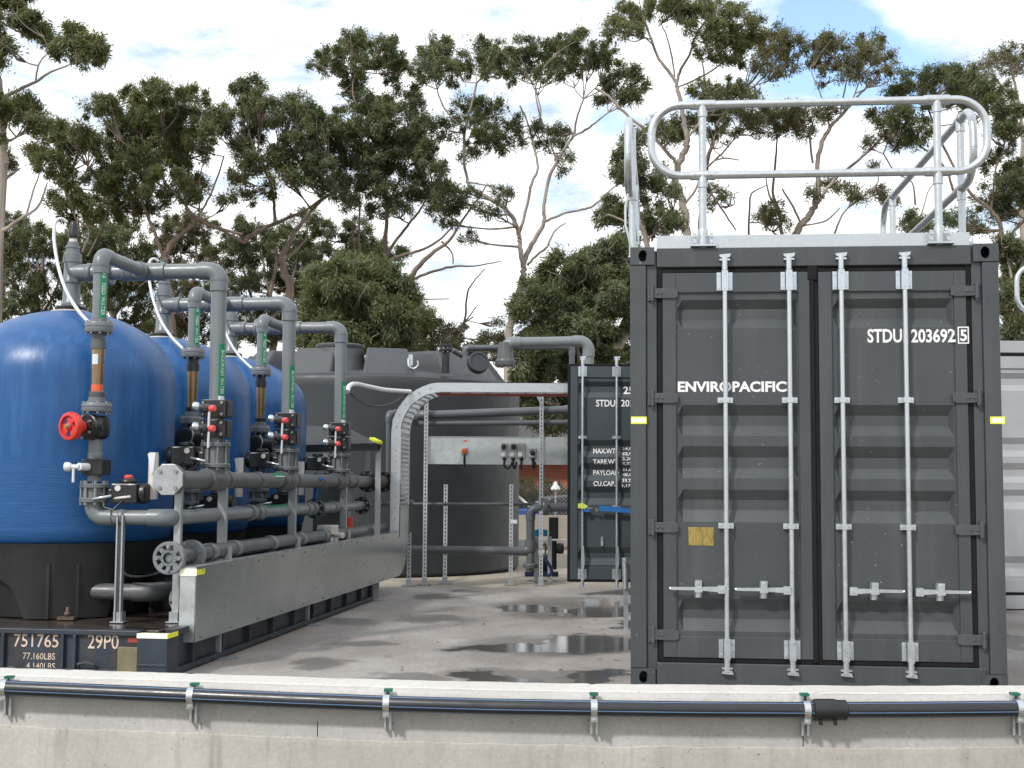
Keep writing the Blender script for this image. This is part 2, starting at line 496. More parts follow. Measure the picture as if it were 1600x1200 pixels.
class MB:
    def __init__(s):
        s.v, s.f, s.sm = [], [], []

    def add(s, vs, fs, smooth=False):
        o = len(s.v)
        s.v += [Vector(v) for v in vs]
        s.f += [tuple(i + o for i in f) for f in fs]
        s.sm += [smooth] * len(fs)
        return s

    def box(s, a, b, T=None):
        x0, y0, z0 = (min(a[i], b[i]) for i in range(3))
        x1, y1, z1 = (max(a[i], b[i]) for i in range(3))
        vs = [Vector(p) for p in ((x0, y0, z0), (x1, y0, z0), (x1, y1, z0), (x0, y1, z0), (x0, y0, z1), (x1, y0, z1), (x1, y1, z1), (x0, y1, z1))]
        if T is not None:
            vs = [T @ v for v in vs]
        return s.add(vs, [(0, 3, 2, 1), (4, 5, 6, 7), (0, 1, 5, 4), (1, 2, 6, 5), (2, 3, 7, 6), (3, 0, 4, 7)])

    def cbox(s, c, d, T=None):
        return s.box([c[i] - d[i] / 2 for i in range(3)], [c[i] + d[i] / 2 for i in range(3)], T)

    def bar(s, p, q, w, h, up=(0, 0, 1)):            # rectangular bar between two points
        p, q = Vector(p), Vector(q)
        d = (q - p).normalized()
        sd_ = d.cross(Vector(up))
        if sd_.length < 1e-4:
            sd_ = d.cross(Vector((1, 0, 0)))
        sd_.normalize()
        u = sd_.cross(d)
        vs = []
        for e in (p, q):
            for a, b in ((-1, -1), (1, -1), (1, 1), (-1, 1)):
                vs.append(e + sd_ * (a * w / 2) + u * (b * h / 2))
        return s.add(vs, [(0, 1, 2, 3), (7, 6, 5, 4), (0, 4, 5, 1), (1, 5, 6, 2), (2, 6, 7, 3), (3, 7, 4, 0)])

    def rings(s, pts, rad, n=14, caps=True, smooth=True):
        pts = [Vector(p) for p in pts]
        m = len(pts)
        if not hasattr(rad, '__len__'):
            rad = [rad] * m
        ref = None
        vs, fs = [], []
        for i in range(m):
            if i == 0:
                d = pts[1] - pts[0]
            elif i == m - 1:
                d = pts[-1] - pts[-2]
            else:
                d = (pts[i + 1] - pts[i]).normalized() + (pts[i] - pts[i - 1]).normalized()
            if d.length < 1e-9:
                d = Vector((0, 0, 1))
            d.normalize()
            if ref is None:
                ref = d.orthogonal().normalized()
            ref = (ref - d * ref.dot(d))
            if ref.length < 1e-6:
                ref = d.orthogonal()
            ref.normalize()
            b = d.cross(ref)
            for k in range(n):
                a = 2 * PI * k / n
                vs.append(pts[i] + (ref * math.cos(a) + b * math.sin(a)) * rad[i])
        for i in range(m - 1):
            for k in range(n):
                fs.append((i * n + k, i * n + (k + 1) % n, (i + 1) * n + (k + 1) % n, (i + 1) * n + k))
        s.add(vs, fs, smooth)
        if caps:
            o = len(s.v) - len(vs)
            s.f += [tuple(o + k for k in reversed(range(n))), tuple(o + (m - 1) * n + k for k in range(n))]
            s.sm += [False, False]
        return s

    def cyl(s, p, q, r, n=16, r2=None):
        return s.rings([p, q], [r, r if r2 is None else r2], n)

    def lathe(s, c, axis, prof, n=24, caps=True):      # prof: (distance along axis, radius)
        c, a = Vector(c), Vector(axis).normalized()
        ref = a.orthogonal().normalized()
        b = a.cross(ref)
        vs, fs = [], []
        m = len(prof)
        for (h, r) in prof:
            for k in range(n):
                t_ = 2 * PI * k / n
                vs.append(c + a * h + (ref * math.cos(t_) + b * math.sin(t_)) * max(r, 1e-4))
        for i in range(m - 1):
            for k in range(n):
                fs.append((i * n + k, i * n + (k + 1) % n, (i + 1) * n + (k + 1) % n, (i + 1) * n + k))
        s.add(vs, fs, True)
        if caps:
            o = len(s.v) - len(vs)
            s.f += [tuple(o + k for k in reversed(range(n))), tuple(o + (m - 1) * n + k for k in range(n))]
            s.sm += [False, False]
        return s

    def prism(s, poly, d):                            # planar polygon (3d points) extruded by d
        poly = [Vector(p) for p in poly]
        d = Vector(d)
        n = len(poly)
        nrm = Vector((0, 0, 0))
        for i in range(n):
            nrm += poly[i].cross(poly[(i + 1) % n])
        if nrm.dot(d) > 0:
            poly.reverse()
        vs = poly + [p + d for p in poly]
        fs = [tuple(range(n)), tuple(reversed(range(n, 2 * n)))] + [(i, i + n, (i + 1) % n + n, (i + 1) % n) for i in range(n)]
        return s.add(vs, fs)

    def pipe(s, pts, r, bend=None, n=16, fit=1.16, fits=None):   # straight runs with smooth elbows; fittings go into `fits`
        pts = [Vector(p) for p in pts]
        bend = bend or 1.7 * r
        cur = pts[0]
        tgt = fits or s
        for i in range(1, len(pts) - 1):
            a = (pts[i - 1] - pts[i]).normalized()
            b = (pts[i + 1] - pts[i]).normalized()
            ang = a.angle(b)
            tl = bend / math.tan(ang / 2)
            p0, p1 = pts[i] + a * tl, pts[i] + b * tl
            s.cyl(cur, p0, r, n)
            bis = (a + b).normalized()
            cen = pts[i] + bis * (bend / math.sin(ang / 2))
            e0, e1 = (p0 - cen).normalized(), (p1 - cen).normalized()
            tot = e0.angle(e1)
            path = [p0 + a * r * 1.3, p0 + a * r * 0.2]
            steps = max(3, int(tot / 0.22))
            w = (e1 - e0 * e0.dot(e1)).normalized()
            for k in range(steps + 1):
                an = tot * k / steps
                path.append(cen + (e0 * math.cos(an) + w * math.sin(an)) * bend)
            path += [p1 + b * r * 0.2, p1 + b * r * 1.3]
            rr = [r * fit] * len(path)
            tgt.rings(path, rr, n)
            cur = p1
        s.cyl(cur, pts[-1], r, n)
        return s

    def collar(s, c, axis, r, w, n=18):
        a = Vector(axis).normalized()
        return s.lathe(Vector(c) - a * w / 2, a, [(0, r * 0.97), (w * 0.08, r), (w * 0.92, r), (w, r * 0.97)], n)

    def tee(s, c, axis, baxis, r):
        a, b = Vector(axis).normalized(), Vector(baxis).normalized()
        c = Vector(c)
        s.cyl(c - a * r * 2.0, c + a * r * 2.0, r * 1.18, 18)
        s.collar(c - a * r * 1.9, a, r * 1.26, r * .5)
        s.collar(c + a * r * 1.9, a, r * 1.26, r * .5)
        s.cyl(c, c + b * r * 1.9, r * 1.18, 18)
        return s.collar(c + b * r * 1.7, b, r * 1.26, r * .5)

    def flange(s, c, axis, r, w, bolts=8, bolt_mb=None, br=0.011):
        a = Vector(axis).normalized()
        c = Vector(c)
        s.lathe(c - a * w / 2, a, [(0, r * .96), (w * .12, r), (w * .42, r), (w * .45, r * .96), (w * .55, r * .96), (w * .58, r), (w * .88, r), (w, r * .96)], 24)
        if bolt_mb is not None:
            ref = a.orthogonal().normalized()
            bb = a.cross(ref)
            for k in range(bolts):
                an = 2 * PI * (k + .5) / bolts
                p = c + (ref * math.cos(an) + bb * math.sin(an)) * r * .82
                bolt_mb.rings([p - a * (w / 2 + .014), p + a * (w / 2 + .014)], br, 6, smooth=False)
        return s

    def sphere(s, c, r, n=12, sc=(1, 1, 1)):
        c = Vector(c)
        vs, fs = [], []
        m = n // 2
        for i in range(m + 1):
            th = PI * i / m
            for k in range(n):
                ph = 2 * PI * k / n
                vs.append(c + Vector((math.sin(th) * math.cos(ph) * r * sc[0], math.sin(th) * math.sin(ph) * r * sc[1], math.cos(th) * r * sc[2])))
        for i in range(m):
            for k in range(n):
                fs.append((i * n + k, (i + 1) * n + k, (i + 1) * n + (k + 1) % n, i * n + (k + 1) % n))
        return s.add(vs, fs, True)

    def islands(s, gap=0.004):
        par = list(range(len(s.v)))

        def find(i):
            while par[i] != i:
                par[i] = par[par[i]]
                i = par[i]
            return i
        for f in s.f:
            r0 = find(f[0])
            for i in f[1:]:
                par[find(i)] = r0
        boxes = {}
        for i, v in enumerate(s.v):
            r0 = find(i)
            q = boxes.setdefault(r0, [v.copy(), v.copy()])
            for a in range(3):
                q[0][a] = min(q[0][a], v[a])
                q[1][a] = max(q[1][a], v[a])
        ks = list(boxes)
        grp = {k: k for k in ks}

        def gf(i):
            while grp[i] != i:
                i = grp[i]
            return i
        for i in range(len(ks)):
            for j in range(i + 1, len(ks)):
                A, B = boxes[ks[i]], boxes[ks[j]]
                if all(A[0][a] - gap <= B[1][a] and B[0][a] - gap <= A[1][a] for a in range(3)):
                    grp[gf(ks[j])] = gf(ks[i])
        out = {}
        for f, sm in zip(s.f, s.sm):
            out.setdefault(gf(find(f[0])), []).append((f, sm))
        res = []
        for fl in out.values():
            mb_ = MB()
            ids = {}
            for f, sm in fl:
                for i in f:
                    if i not in ids:
                        ids[i] = len(mb_.v)
                        mb_.v.append(s.v[i])
                mb_.f.append(tuple(ids[i] for i in f))
                mb_.sm.append(sm)
            res.append(mb_)
        return res

    def build(s, name, m, parent=None, bevel=0.0, world=True, mats=None, whole=False):
        isl = s.islands() if (name in SPLIT or (name == 'bolt' and len(s.v) < 160)) and not whole else None
        if isl and (name in SPLIT or len(isl) <= 6):
            last = None
            for mb_ in isl:
                last = mb_.build(name, m, parent, bevel, world, whole=True)
            return last
        me = bpy.data.meshes.new(name)
        vs = s.v
        if parent is not None and world:
            inv = full(parent).inverted()
            vs = [inv @ v for v in vs]
        me.from_pydata([tuple(v) for v in vs], [], s.f)
        me.polygons.foreach_set('use_smooth', s.sm)
        me.materials.append(m)
        me.update()
        if any(s.sm):
            me.set_sharp_from_angle(angle=R(38))
            me.polygons.foreach_set('use_smooth', s.sm)
            me.update()
        o = bpy.data.objects.new(name, me)
        C.objects.link(o)
        if parent is not None:
            o.parent = parent
        if bevel:
            bm_ = o.modifiers.new('bevel', 'BEVEL')
            bm_.width = bevel
            bm_.segments = 2
            bm_.limit_method = 'ANGLE'
            bm_.angle_limit = R(50)
            bm_.harden_normals = False
        return o


def full(o):
    m = o.matrix_basis.copy()
    while o.parent is not None:
        o = o.parent
        m = o.matrix_basis @ m
    return m


def tag(o, label, cat, group=None, kind=None):
    o['label'] = label
    o['category'] = cat
    if group:
        o['group'] = group
    if kind:
        o['kind'] = kind
    return o


def thing(name, label, cat, loc=(0, 0, 0), rotz=0.0, group=None):
    o = bpy.data.objects.new(name, None)
    C.objects.link(o)
    o.empty_display_size = 0.2
    o.location = loc
    o.rotation_euler = (0, 0, rotz)
    o.matrix_basis = Matrix.Translation(Vector(loc)) @ Matrix.Rotation(rotz, 4, 'Z')
    return tag(o, label, cat, group)


def struct(o):
    o['kind'] = 'structure'
    return o


def dup(root, off, label, group=None):
    def rec(o, par):
        c_ = o.copy()
        C.objects.link(c_)
        if par is not None:
            c_.parent = par
            c_.matrix_parent_inverse = o.matrix_parent_inverse
        for ch in [x for x in bpy.data.objects if x.parent == o]:
            rec(ch, c_)
        return c_
    r = rec(root, None)
    r.matrix_basis = Matrix.Translation(Vector(off)) @ root.matrix_basis
    r['label'] = label
    if group:
        r['group'] = group
    return r


def text_mesh(body, w, h, bold=0.012):
    cu = bpy.data.curves.new('lettering', 'FONT')
    cu.body = body
    cu.size = 1.0
    cu.offset = bold
    cu.resolution_u = 3
    o = bpy.data.objects.new('lettering', cu)
    C.objects.link(o)
    dg = bpy.context.evaluated_depsgraph_get()
    dg.update()
    me = bpy.data.meshes.new_from_object(o.evaluated_get(dg))
    bpy.data.objects.remove(o)
    bpy.data.curves.remove(cu)
    vs = [v.co.copy() for v in me.vertices]
    fs = [tuple(p.vertices) for p in me.polygons]
    bpy.data.meshes.remove(me)
    x0, x1 = min(v.x for v in vs), max(v.x for v in vs)
    y0, y1 = min(v.y for v in vs), max(v.y for v in vs)
    vs = [((v.x - x0) / (x1 - x0) * w, (v.y - y0) / (y1 - y0) * h) for v in vs]
    return vs, fs


def text_flat(mb, body, org, xdir, up, w, h, bold=0.012):   # lower-left corner at org
    vs, fs = text_mesh(body, w, h, bold)
    org, xd, ud = Vector(org), Vector(xdir).normalized(), Vector(up).normalized()
    mb.add([org + xd * a + ud * b for a, b in vs], fs)
    return mb


def text_wrap(mb, body, c, axis, ref, r, h, w, a0):      # text running along axis, wrapped on a pipe of radius r
    vs, fs = text_mesh(body, w, h, 0.01)
    c, a, ref = Vector(c), Vector(axis).normalized(), Vector(ref).normalized()
    b = a.cross(ref)
    out = []
    for (x, y) in vs:
        an = a0 + (y - h / 2) / r
        out.append(c + a * (w - x) + (ref * math.cos(an) + b * math.sin(an)) * r)
    mb.add(out, fs)
    return mb


def band(mb, c, axis, ref, r, length, a0, a1, n=8):      # curved label patch
    c, a, ref = Vector(c), Vector(axis).normalized(), Vector(ref).normalized()
    b = a.cross(ref)
    vs, fs = [], []
    for k in range(n + 1):
        an = a0 + (a1 - a0) * k / n
        d = ref * math.cos(an) + b * math.sin(an)
        vs += [c + d * r, c + d * r + a * length]
    for k in range(n):
        fs.append((2 * k, 2 * k + 2, 2 * k + 3, 2 * k + 1))
    mb.add(vs, fs, True)
    return mb


class Frame:                                  # a vertical work plane set: local x right, y away, z up
    def __init__(s, org, a):
        s.o = Vector(org)
        s.a = a
        s.u = Vector((math.cos(a), -math.sin(a), 0))      # right
        s.d = Vector((math.sin(a), math.cos(a), 0))       # away
        s.m = Matrix.Translation(s.o) @ Matrix.Rotation(-a, 4, 'Z')

    def px(s, x, y, dep):                    # (local x, local z) where the sight line meets local y = dep
        d = ray(x, y)
        tt = (dep - (EYE - s.o).dot(s.d)) / d.dot(s.d)
        p = EYE + d * tt - s.o
        return p.dot(s.u), p.z

    def side(s, x, y, v):                    # (local y, local z) where the sight line meets local x = v
        d = ray(x, y)
        tt = (v - (EYE - s.o).dot(s.u)) / d.dot(s.u)
        p = EYE + d * tt - s.o
        return p.dot(s.d), p.z

    def w(s, x, y, z):
        return s.m @ Vector((x, y, z))


FC = Frame((P(985, 756, CY1).x, CY1, 0), R(5.57))
FR = Frame(((270 - 800) / FPX * 8.9, 8.9, 0), R(7.24))

# ================================================================== SETTING
mb = MB()
mb.box((-14, 16.905, -0.25), (16, 26.5, -0.004))
struct(mb.build('far_slab', M['plinth']))

# ---- bund wall, slightly bowed in plan as photographed
ZT = P(800, 1066, 7.35).z
wp = []
for x, y in ((-160, 1037), (0, 1043), (200, 1049), (400, 1055), (600, 1061), (800, 1066), (1000, 1068.5), (1200, 1070), (1400, 1071), (1600, 1070.5), (1760, 1070)):
    p = PZ(x, y, ZT)
    wp.append(Vector((p.x, p.y, 0)))
THK = 0.31
gl = [Vector((-600, wp[0].y - .15, 0))] + [p - Vector((0, .15, 0)) for p in wp] + [Vector((600, wp[-1].y - .15, 0))]
mb = MB()
ng = len(gl)
mb.add([(p.x, p.y, -0.02) for p in gl] + [(600, 1400, -0.02), (-600, 1400, -0.02)], [tuple(range(ng + 2))])
mb.add([(p.x, p.y, -0.75) for p in gl] + [(600, -200, -0.75), (-600, -200, -0.75)], [tuple(reversed(range(ng + 2)))])
for i in range(ng - 1):
    mb.add([(gl[i].x, gl[i].y, -.75), (gl[i + 1].x, gl[i + 1].y, -.75), (gl[i + 1].x, gl[i + 1].y, -.02), (gl[i].x, gl[i].y, -.02)], [(0, 1, 2, 3)])
struct(mb.build('ground', M['dirt']))
mb = MB()
ys = [(p.x, p.y - .1, -.018) for p in wp if -14 < p.x < 16]
mb.prism([(ys[0][0] - 8, ys[0][1], -.018)] + ys + [(ys[-1][0] + 8, ys[-1][1], -.018), (ys[-1][0] + 8, 16.9, -.018), (ys[0][0] - 8, 16.9, -.018)], (0, 0, .018))
struct(mb.build('yard_slab', M['yard']))
t_wall = thing('concrete_wall', 'low cast concrete bund wall running along the front of the yard', 'wall', (0, 7.2, ZT - 0.9))


def wall_strip(mb, prof):                      # prof: closed (offset towards camera, z)
    n = len(prof)
    vs, fs = [], []
    wq = []
    for i in range(len(wp) - 1):
        for k in range(24):
            wq.append(wp[i].lerp(wp[i + 1], k / 24))
    wq.append(wp[-1])
    ja, jb = [0.0] * n, [0.0] * n
    for p in wq:
        for q, (o, z) in enumerate(prof):
            ja[q] = ja[q] * .75 + random.uniform(-.0011, .0011)
            jb[q] = jb[q] * .75 + random.uniform(-.0011, .0011)
            chip = random.uniform(.002, .005) if random.random() < .012 else 0
            vs.append((p.x, p.y - o + ja[q] + chip, z + jb[q] - chip))
    for i in range(len(wq) - 1):
        for k in range(n):
            fs.append((i * n + k, (i + 1) * n + k, (i + 1) * n + (k + 1) % n, i * n + (k + 1) % n))
    fs += [tuple(range(n)), tuple(reversed(range((len(wq) - 1) * n, len(wq) * n)))]
    mb.add(vs, fs)
    return mb


b = MB()
wall_strip(b, [(0.0, -0.30), (0.0, ZT - .012), (0.012, ZT), (THK - .055, ZT), (THK - .046, ZT - .005), (THK - .046, -0.30)][::-1])
b.build('coping', M['coping'], t_wall)
b = MB()
wall_strip(b, [(THK - .045, -0.30), (THK - .045, ZT - .010), (THK - 0.012, ZT - .030), (THK, ZT - .045), (THK, -0.30)][::-1])
b.build('wall_face', M['wall'], t_wall)
# footing: its ragged top line stands 12 mm proud
b = MB()
ns = 260
xs0, xs1 = wp[0].x, wp[-1].x
vs, fs = [], []


def wall_y(x):
    for i in range(len(wp) - 1):
        if x <= wp[i + 1].x or i == len(wp) - 2:
            q = (x - wp[i].x) / (wp[i + 1].x - wp[i].x)
            return wp[i].y + q * (wp[i + 1].y - wp[i].y)


ZF = P(800, 1162, 7.04).z
jit = 0
for i in range(ns + 1):
    x = xs0 + (xs1 - xs0) * i / ns
    jit = jit * 0.8 + random.uniform(-.0035, .0035)
    y = wall_y(x) - THK
    zt = ZF + jit
    vs += [(x, y - .002, zt), (x, y - .014, zt - .006), (x, y - .016, zt - .03), (x, y - .016, -0.72)]
for i in range(ns):
    for k in range(3):
        fs.append((i * 4 + k, i * 4 + 4 + k, i * 4 + 5 + k, i * 4 + 1 + k))
b.add(vs, [f[::-1] for f in fs])
b.build('footing', M['foot'], t_wall)
# form joint lines
b = MB()
for px in (488, 1255):
    x = P(px, 1160, 7.0).x
    y = wall_y(x) - THK
    b.box((x - .0022, y - .0015, ZF + .004), (x + .0022, y + .01, ZF + .085))
b.build('joint', M['hole'], t_wall)

# ---- polyethylene pipe clipped to the wall
PR = 0.0415
pp = []
for x, y in ((-140, 1067), (0, 1074.5), (155, 1081), (310, 1087.5), (460, 1094), (610, 1099.5), (770, 1104), (930, 1106.5), (1090, 1108.5), (1257, 1109.5), (1420, 1109), (1585, 1107.5), (1740, 1106)):
    X = (x - 800) / FPX * 7.0
    yy = wall_y(X) - THK - PR - .045
    p = P(x, y, yy)
    p = P(x, y, wall_y(p.x) - THK - PR - .045)
    pp.append(p)
t_pipe = thing('water_pipe', 'long black polyethylene pipe with blue stripes clipped along the concrete wall', 'pipe', pp[6])
b = MB()
b.rings(pp, PR, 20)
b.build('pipe', M['black_pipe'], t_pipe)
b = MB()
for an in (R(62), R(-12), R(-52)):
    vs, fs = [], []
    for p in pp:
        for da in (-.055, .055):
            vs.append(p + Vector((0, -math.cos(an + da), math.sin(an + da))) * (PR + .0007))
    for i in range(len(pp) - 1):
        fs.append((2 * i, 2 * i + 1, 2 * i + 3, 2 * i + 2))
    b.add(vs, fs, True)
M['stripe'] = mat('pale blue stripe', (0.13, 0.24, 0.42), 0.35)
b.build('stripe', M['stripe'], t_pipe)


def on_pipe(px):
    for i in range(len(pp) - 1):
        a_, b_ = pp[i], pp[i + 1]
        xa = 800 + FPX * a_.x / a_.y
        xb = 800 + FPX * b_.x / b_.y
        if px <= xb:
            return a_.lerp(b_, (px - xa) / (xb - xa))


cp = on_pipe(1292)
b = MB()
b.lathe(cp - Vector((.088, 0, 0)), (1, 0, 0), [(0, PR + .004), (.004, PR + .014), (.03, PR + .016), (.11, PR + .016), (.125, PR + .011), (.17, PR + .010), (.176, PR + .003)], 22)
for dx in (-.055, .02):
    b.cyl(cp + Vector((dx, -.03, -.045)), cp + Vector((dx, -.03, -.072)), .010, 10)
b.build('coupling', M['black'], t_pipe)
BR = ['shiny clip at the far left end of the wall pipe', 'shiny clip on the wall pipe below the rack side', 'clip on the wall pipe left of the middle, above a wall joint',
      'clip on the wall pipe in front of the puddles', 'clip on the wall pipe touching the black coupling', 'clip on the wall pipe at its right end']
BR = ['pipe clip on green capped strut, leftmost on the wall', 'pipe clip on green capped strut, second from the left on the wall',
      'pipe clip on green capped strut, third from the left on the wall', 'pipe clip on green capped strut, in front of the grey container\'s left corner',
      'pipe clip on green capped strut, right beside the black pipe coupling', 'pipe clip on green capped strut, rightmost on the wall']
for k, (px, ytop, ybot) in enumerate(((22, 1055, 1117), (310, 1066, 1128), (611, 1075, 1139), (930, 1081, 1145), (1257, 1082, 1147.5), (1584, 1081, 1147))):
    c = on_pipe(px)
    wy_ = wall_y(c.x) - THK
    zt, zb = P(px, ytop, wy_).z, P(px, ybot, wy_).z
    th = thing('pipe_bracket', BR[k], 'pipe bracket', (c.x, wy_, zb), 0, 'brackets holding the wall pipe')
    b = MB()
    x0, x1 = c.x - .0205, c.x + .0205
    yf = wy_ - .042
    b.box((x0, wy_ - .004, zb), (x1, wy_ - .001, zt - .012))
    b.box((x0, yf, zb), (x0 + .0035, wy_ - .004, zt - .012))
    b.box((x1 - .0035, yf, zb), (x1, wy_ - .004, zt - .012))
    b.box((x0 + .0035, yf, zb), (x0 + .012, yf + .003, zt - .012))
    b.box((x1 - .012, yf, zb), (x1 - .0035, yf + .003, zt - .012))
    b.box((c.x - .008, wy_ - .0055, zb + .03), (c.x + .008, wy_ - .0042, zb + .055))
    b.build('strut', M['galv'], th)
    b = MB()
    b.box((x0 - .002, yf - .004, zt - .012), (x1 + .002, wy_ - .001, zt))
    b.build('cap', M['greencap'], th)
    b = MB()
    vs, fs = [], []
    nb = 14
    dz0 = math.tan(-.0) 
    for i in range(nb + 1):
        an = R(100) + R(-205) * i / nb
        for q in (PR + .0015, PR + .005):
            for dx in (-.017, .017):
                vs.append(c + Vector((dx - .004, -math.cos(an) * q, math.sin(an) * q)))
    for i in range(nb):
        o = i * 4
        for a_, b_ in ((0, 1), (1, 3), (3, 2), (2, 0)):
            fs.append((o + a_, o + b_, o + 4 + b_, o + 4 + a_))
    b.add(vs, fs)
    b.box(c + Vector((-.021, -.026, -PR - .026)), c + Vector((.013, -.018, -PR + .006)))
    b.box(c + Vector((-.021, -.010, -PR - .028)), c + Vector((.013, -.002, -PR + .004)))
    b.rings([c + Vector((-.004, -.045, -PR - .016)), c + Vector((-.004, .006, -PR - .016))], .006, 6)
    b.build('clamp', M['galv'], th)

# ================================================================== CONTAINERS
GRO = [(467, 481, 497, 512), (632.5, 649, 665, 681), (697.5, 715, 732, 748), (766, 782, 798, 817), (938, 956, 970, 989)]


def cx(px, py=756, d=0.02):
    return FC.px(px, py, d)[0]


def cz(py, px=1276, d=0.02):
    return FC.px(px, py, d)[1]


CW = cx(1568, 756, 0)
CHT = cz(383.5, 1276, 0)
GZ = [tuple(cz(y) for y in g) for g in GRO]
GDEP = 0.040


def prof_y(z):
    for (a, b_, c_, d_) in GZ:
        if d_ <= z <= a:
            if z >= b_:
                return GDEP * (a - z) / (a - b_)
            if z >= c_:
                return GDEP
            return GDEP * (z - d_) / (c_ - d_)
    return 0.0


def conform(mb, yoff, step_zs, yframe=None):
    bm = bmesh.new()
    vv = [bm.verts.new(v) for v in mb.v]
    for f in mb.f:
        try:
            bm.faces.new([vv[i] for i in f])
        except ValueError:
            pass
    for z in step_zs:
        bmesh.ops.bisect_plane(bm, geom=bm.verts[:] + bm.edges[:] + bm.faces[:], plane_co=(0, 0, z), plane_no=(0, 0, 1))
    out = MB()
    bm.verts.index_update()
    out.v = [Vector((v.co.x, yoff + prof_y(v.co.z) if v.co.x < X['r_in1'] - .004 else YD - .0025, v.co.z)) for v in bm.verts]
    out.f = [tuple(v.index for v in f.verts) for f in bm.faces]
    out.sm = [False] * len(out.f)
    bm.free()
    return out


ALLZ = [z for g in GZ for z in g]
X = {k: cx(v) for k, v in dict(lh=1036, l_in0=1057, l_in1=1250, l_edge=1268, r_edge=1282, r_in0=1303, r_in1=1496, rh=1515).items()}
Z = {k: cz(v) for k, v in dict(top=425, ftop=456, fbot=997, bot=1031).items()}
YD, YP = 0.012, 0.030             # door frame face, panel face


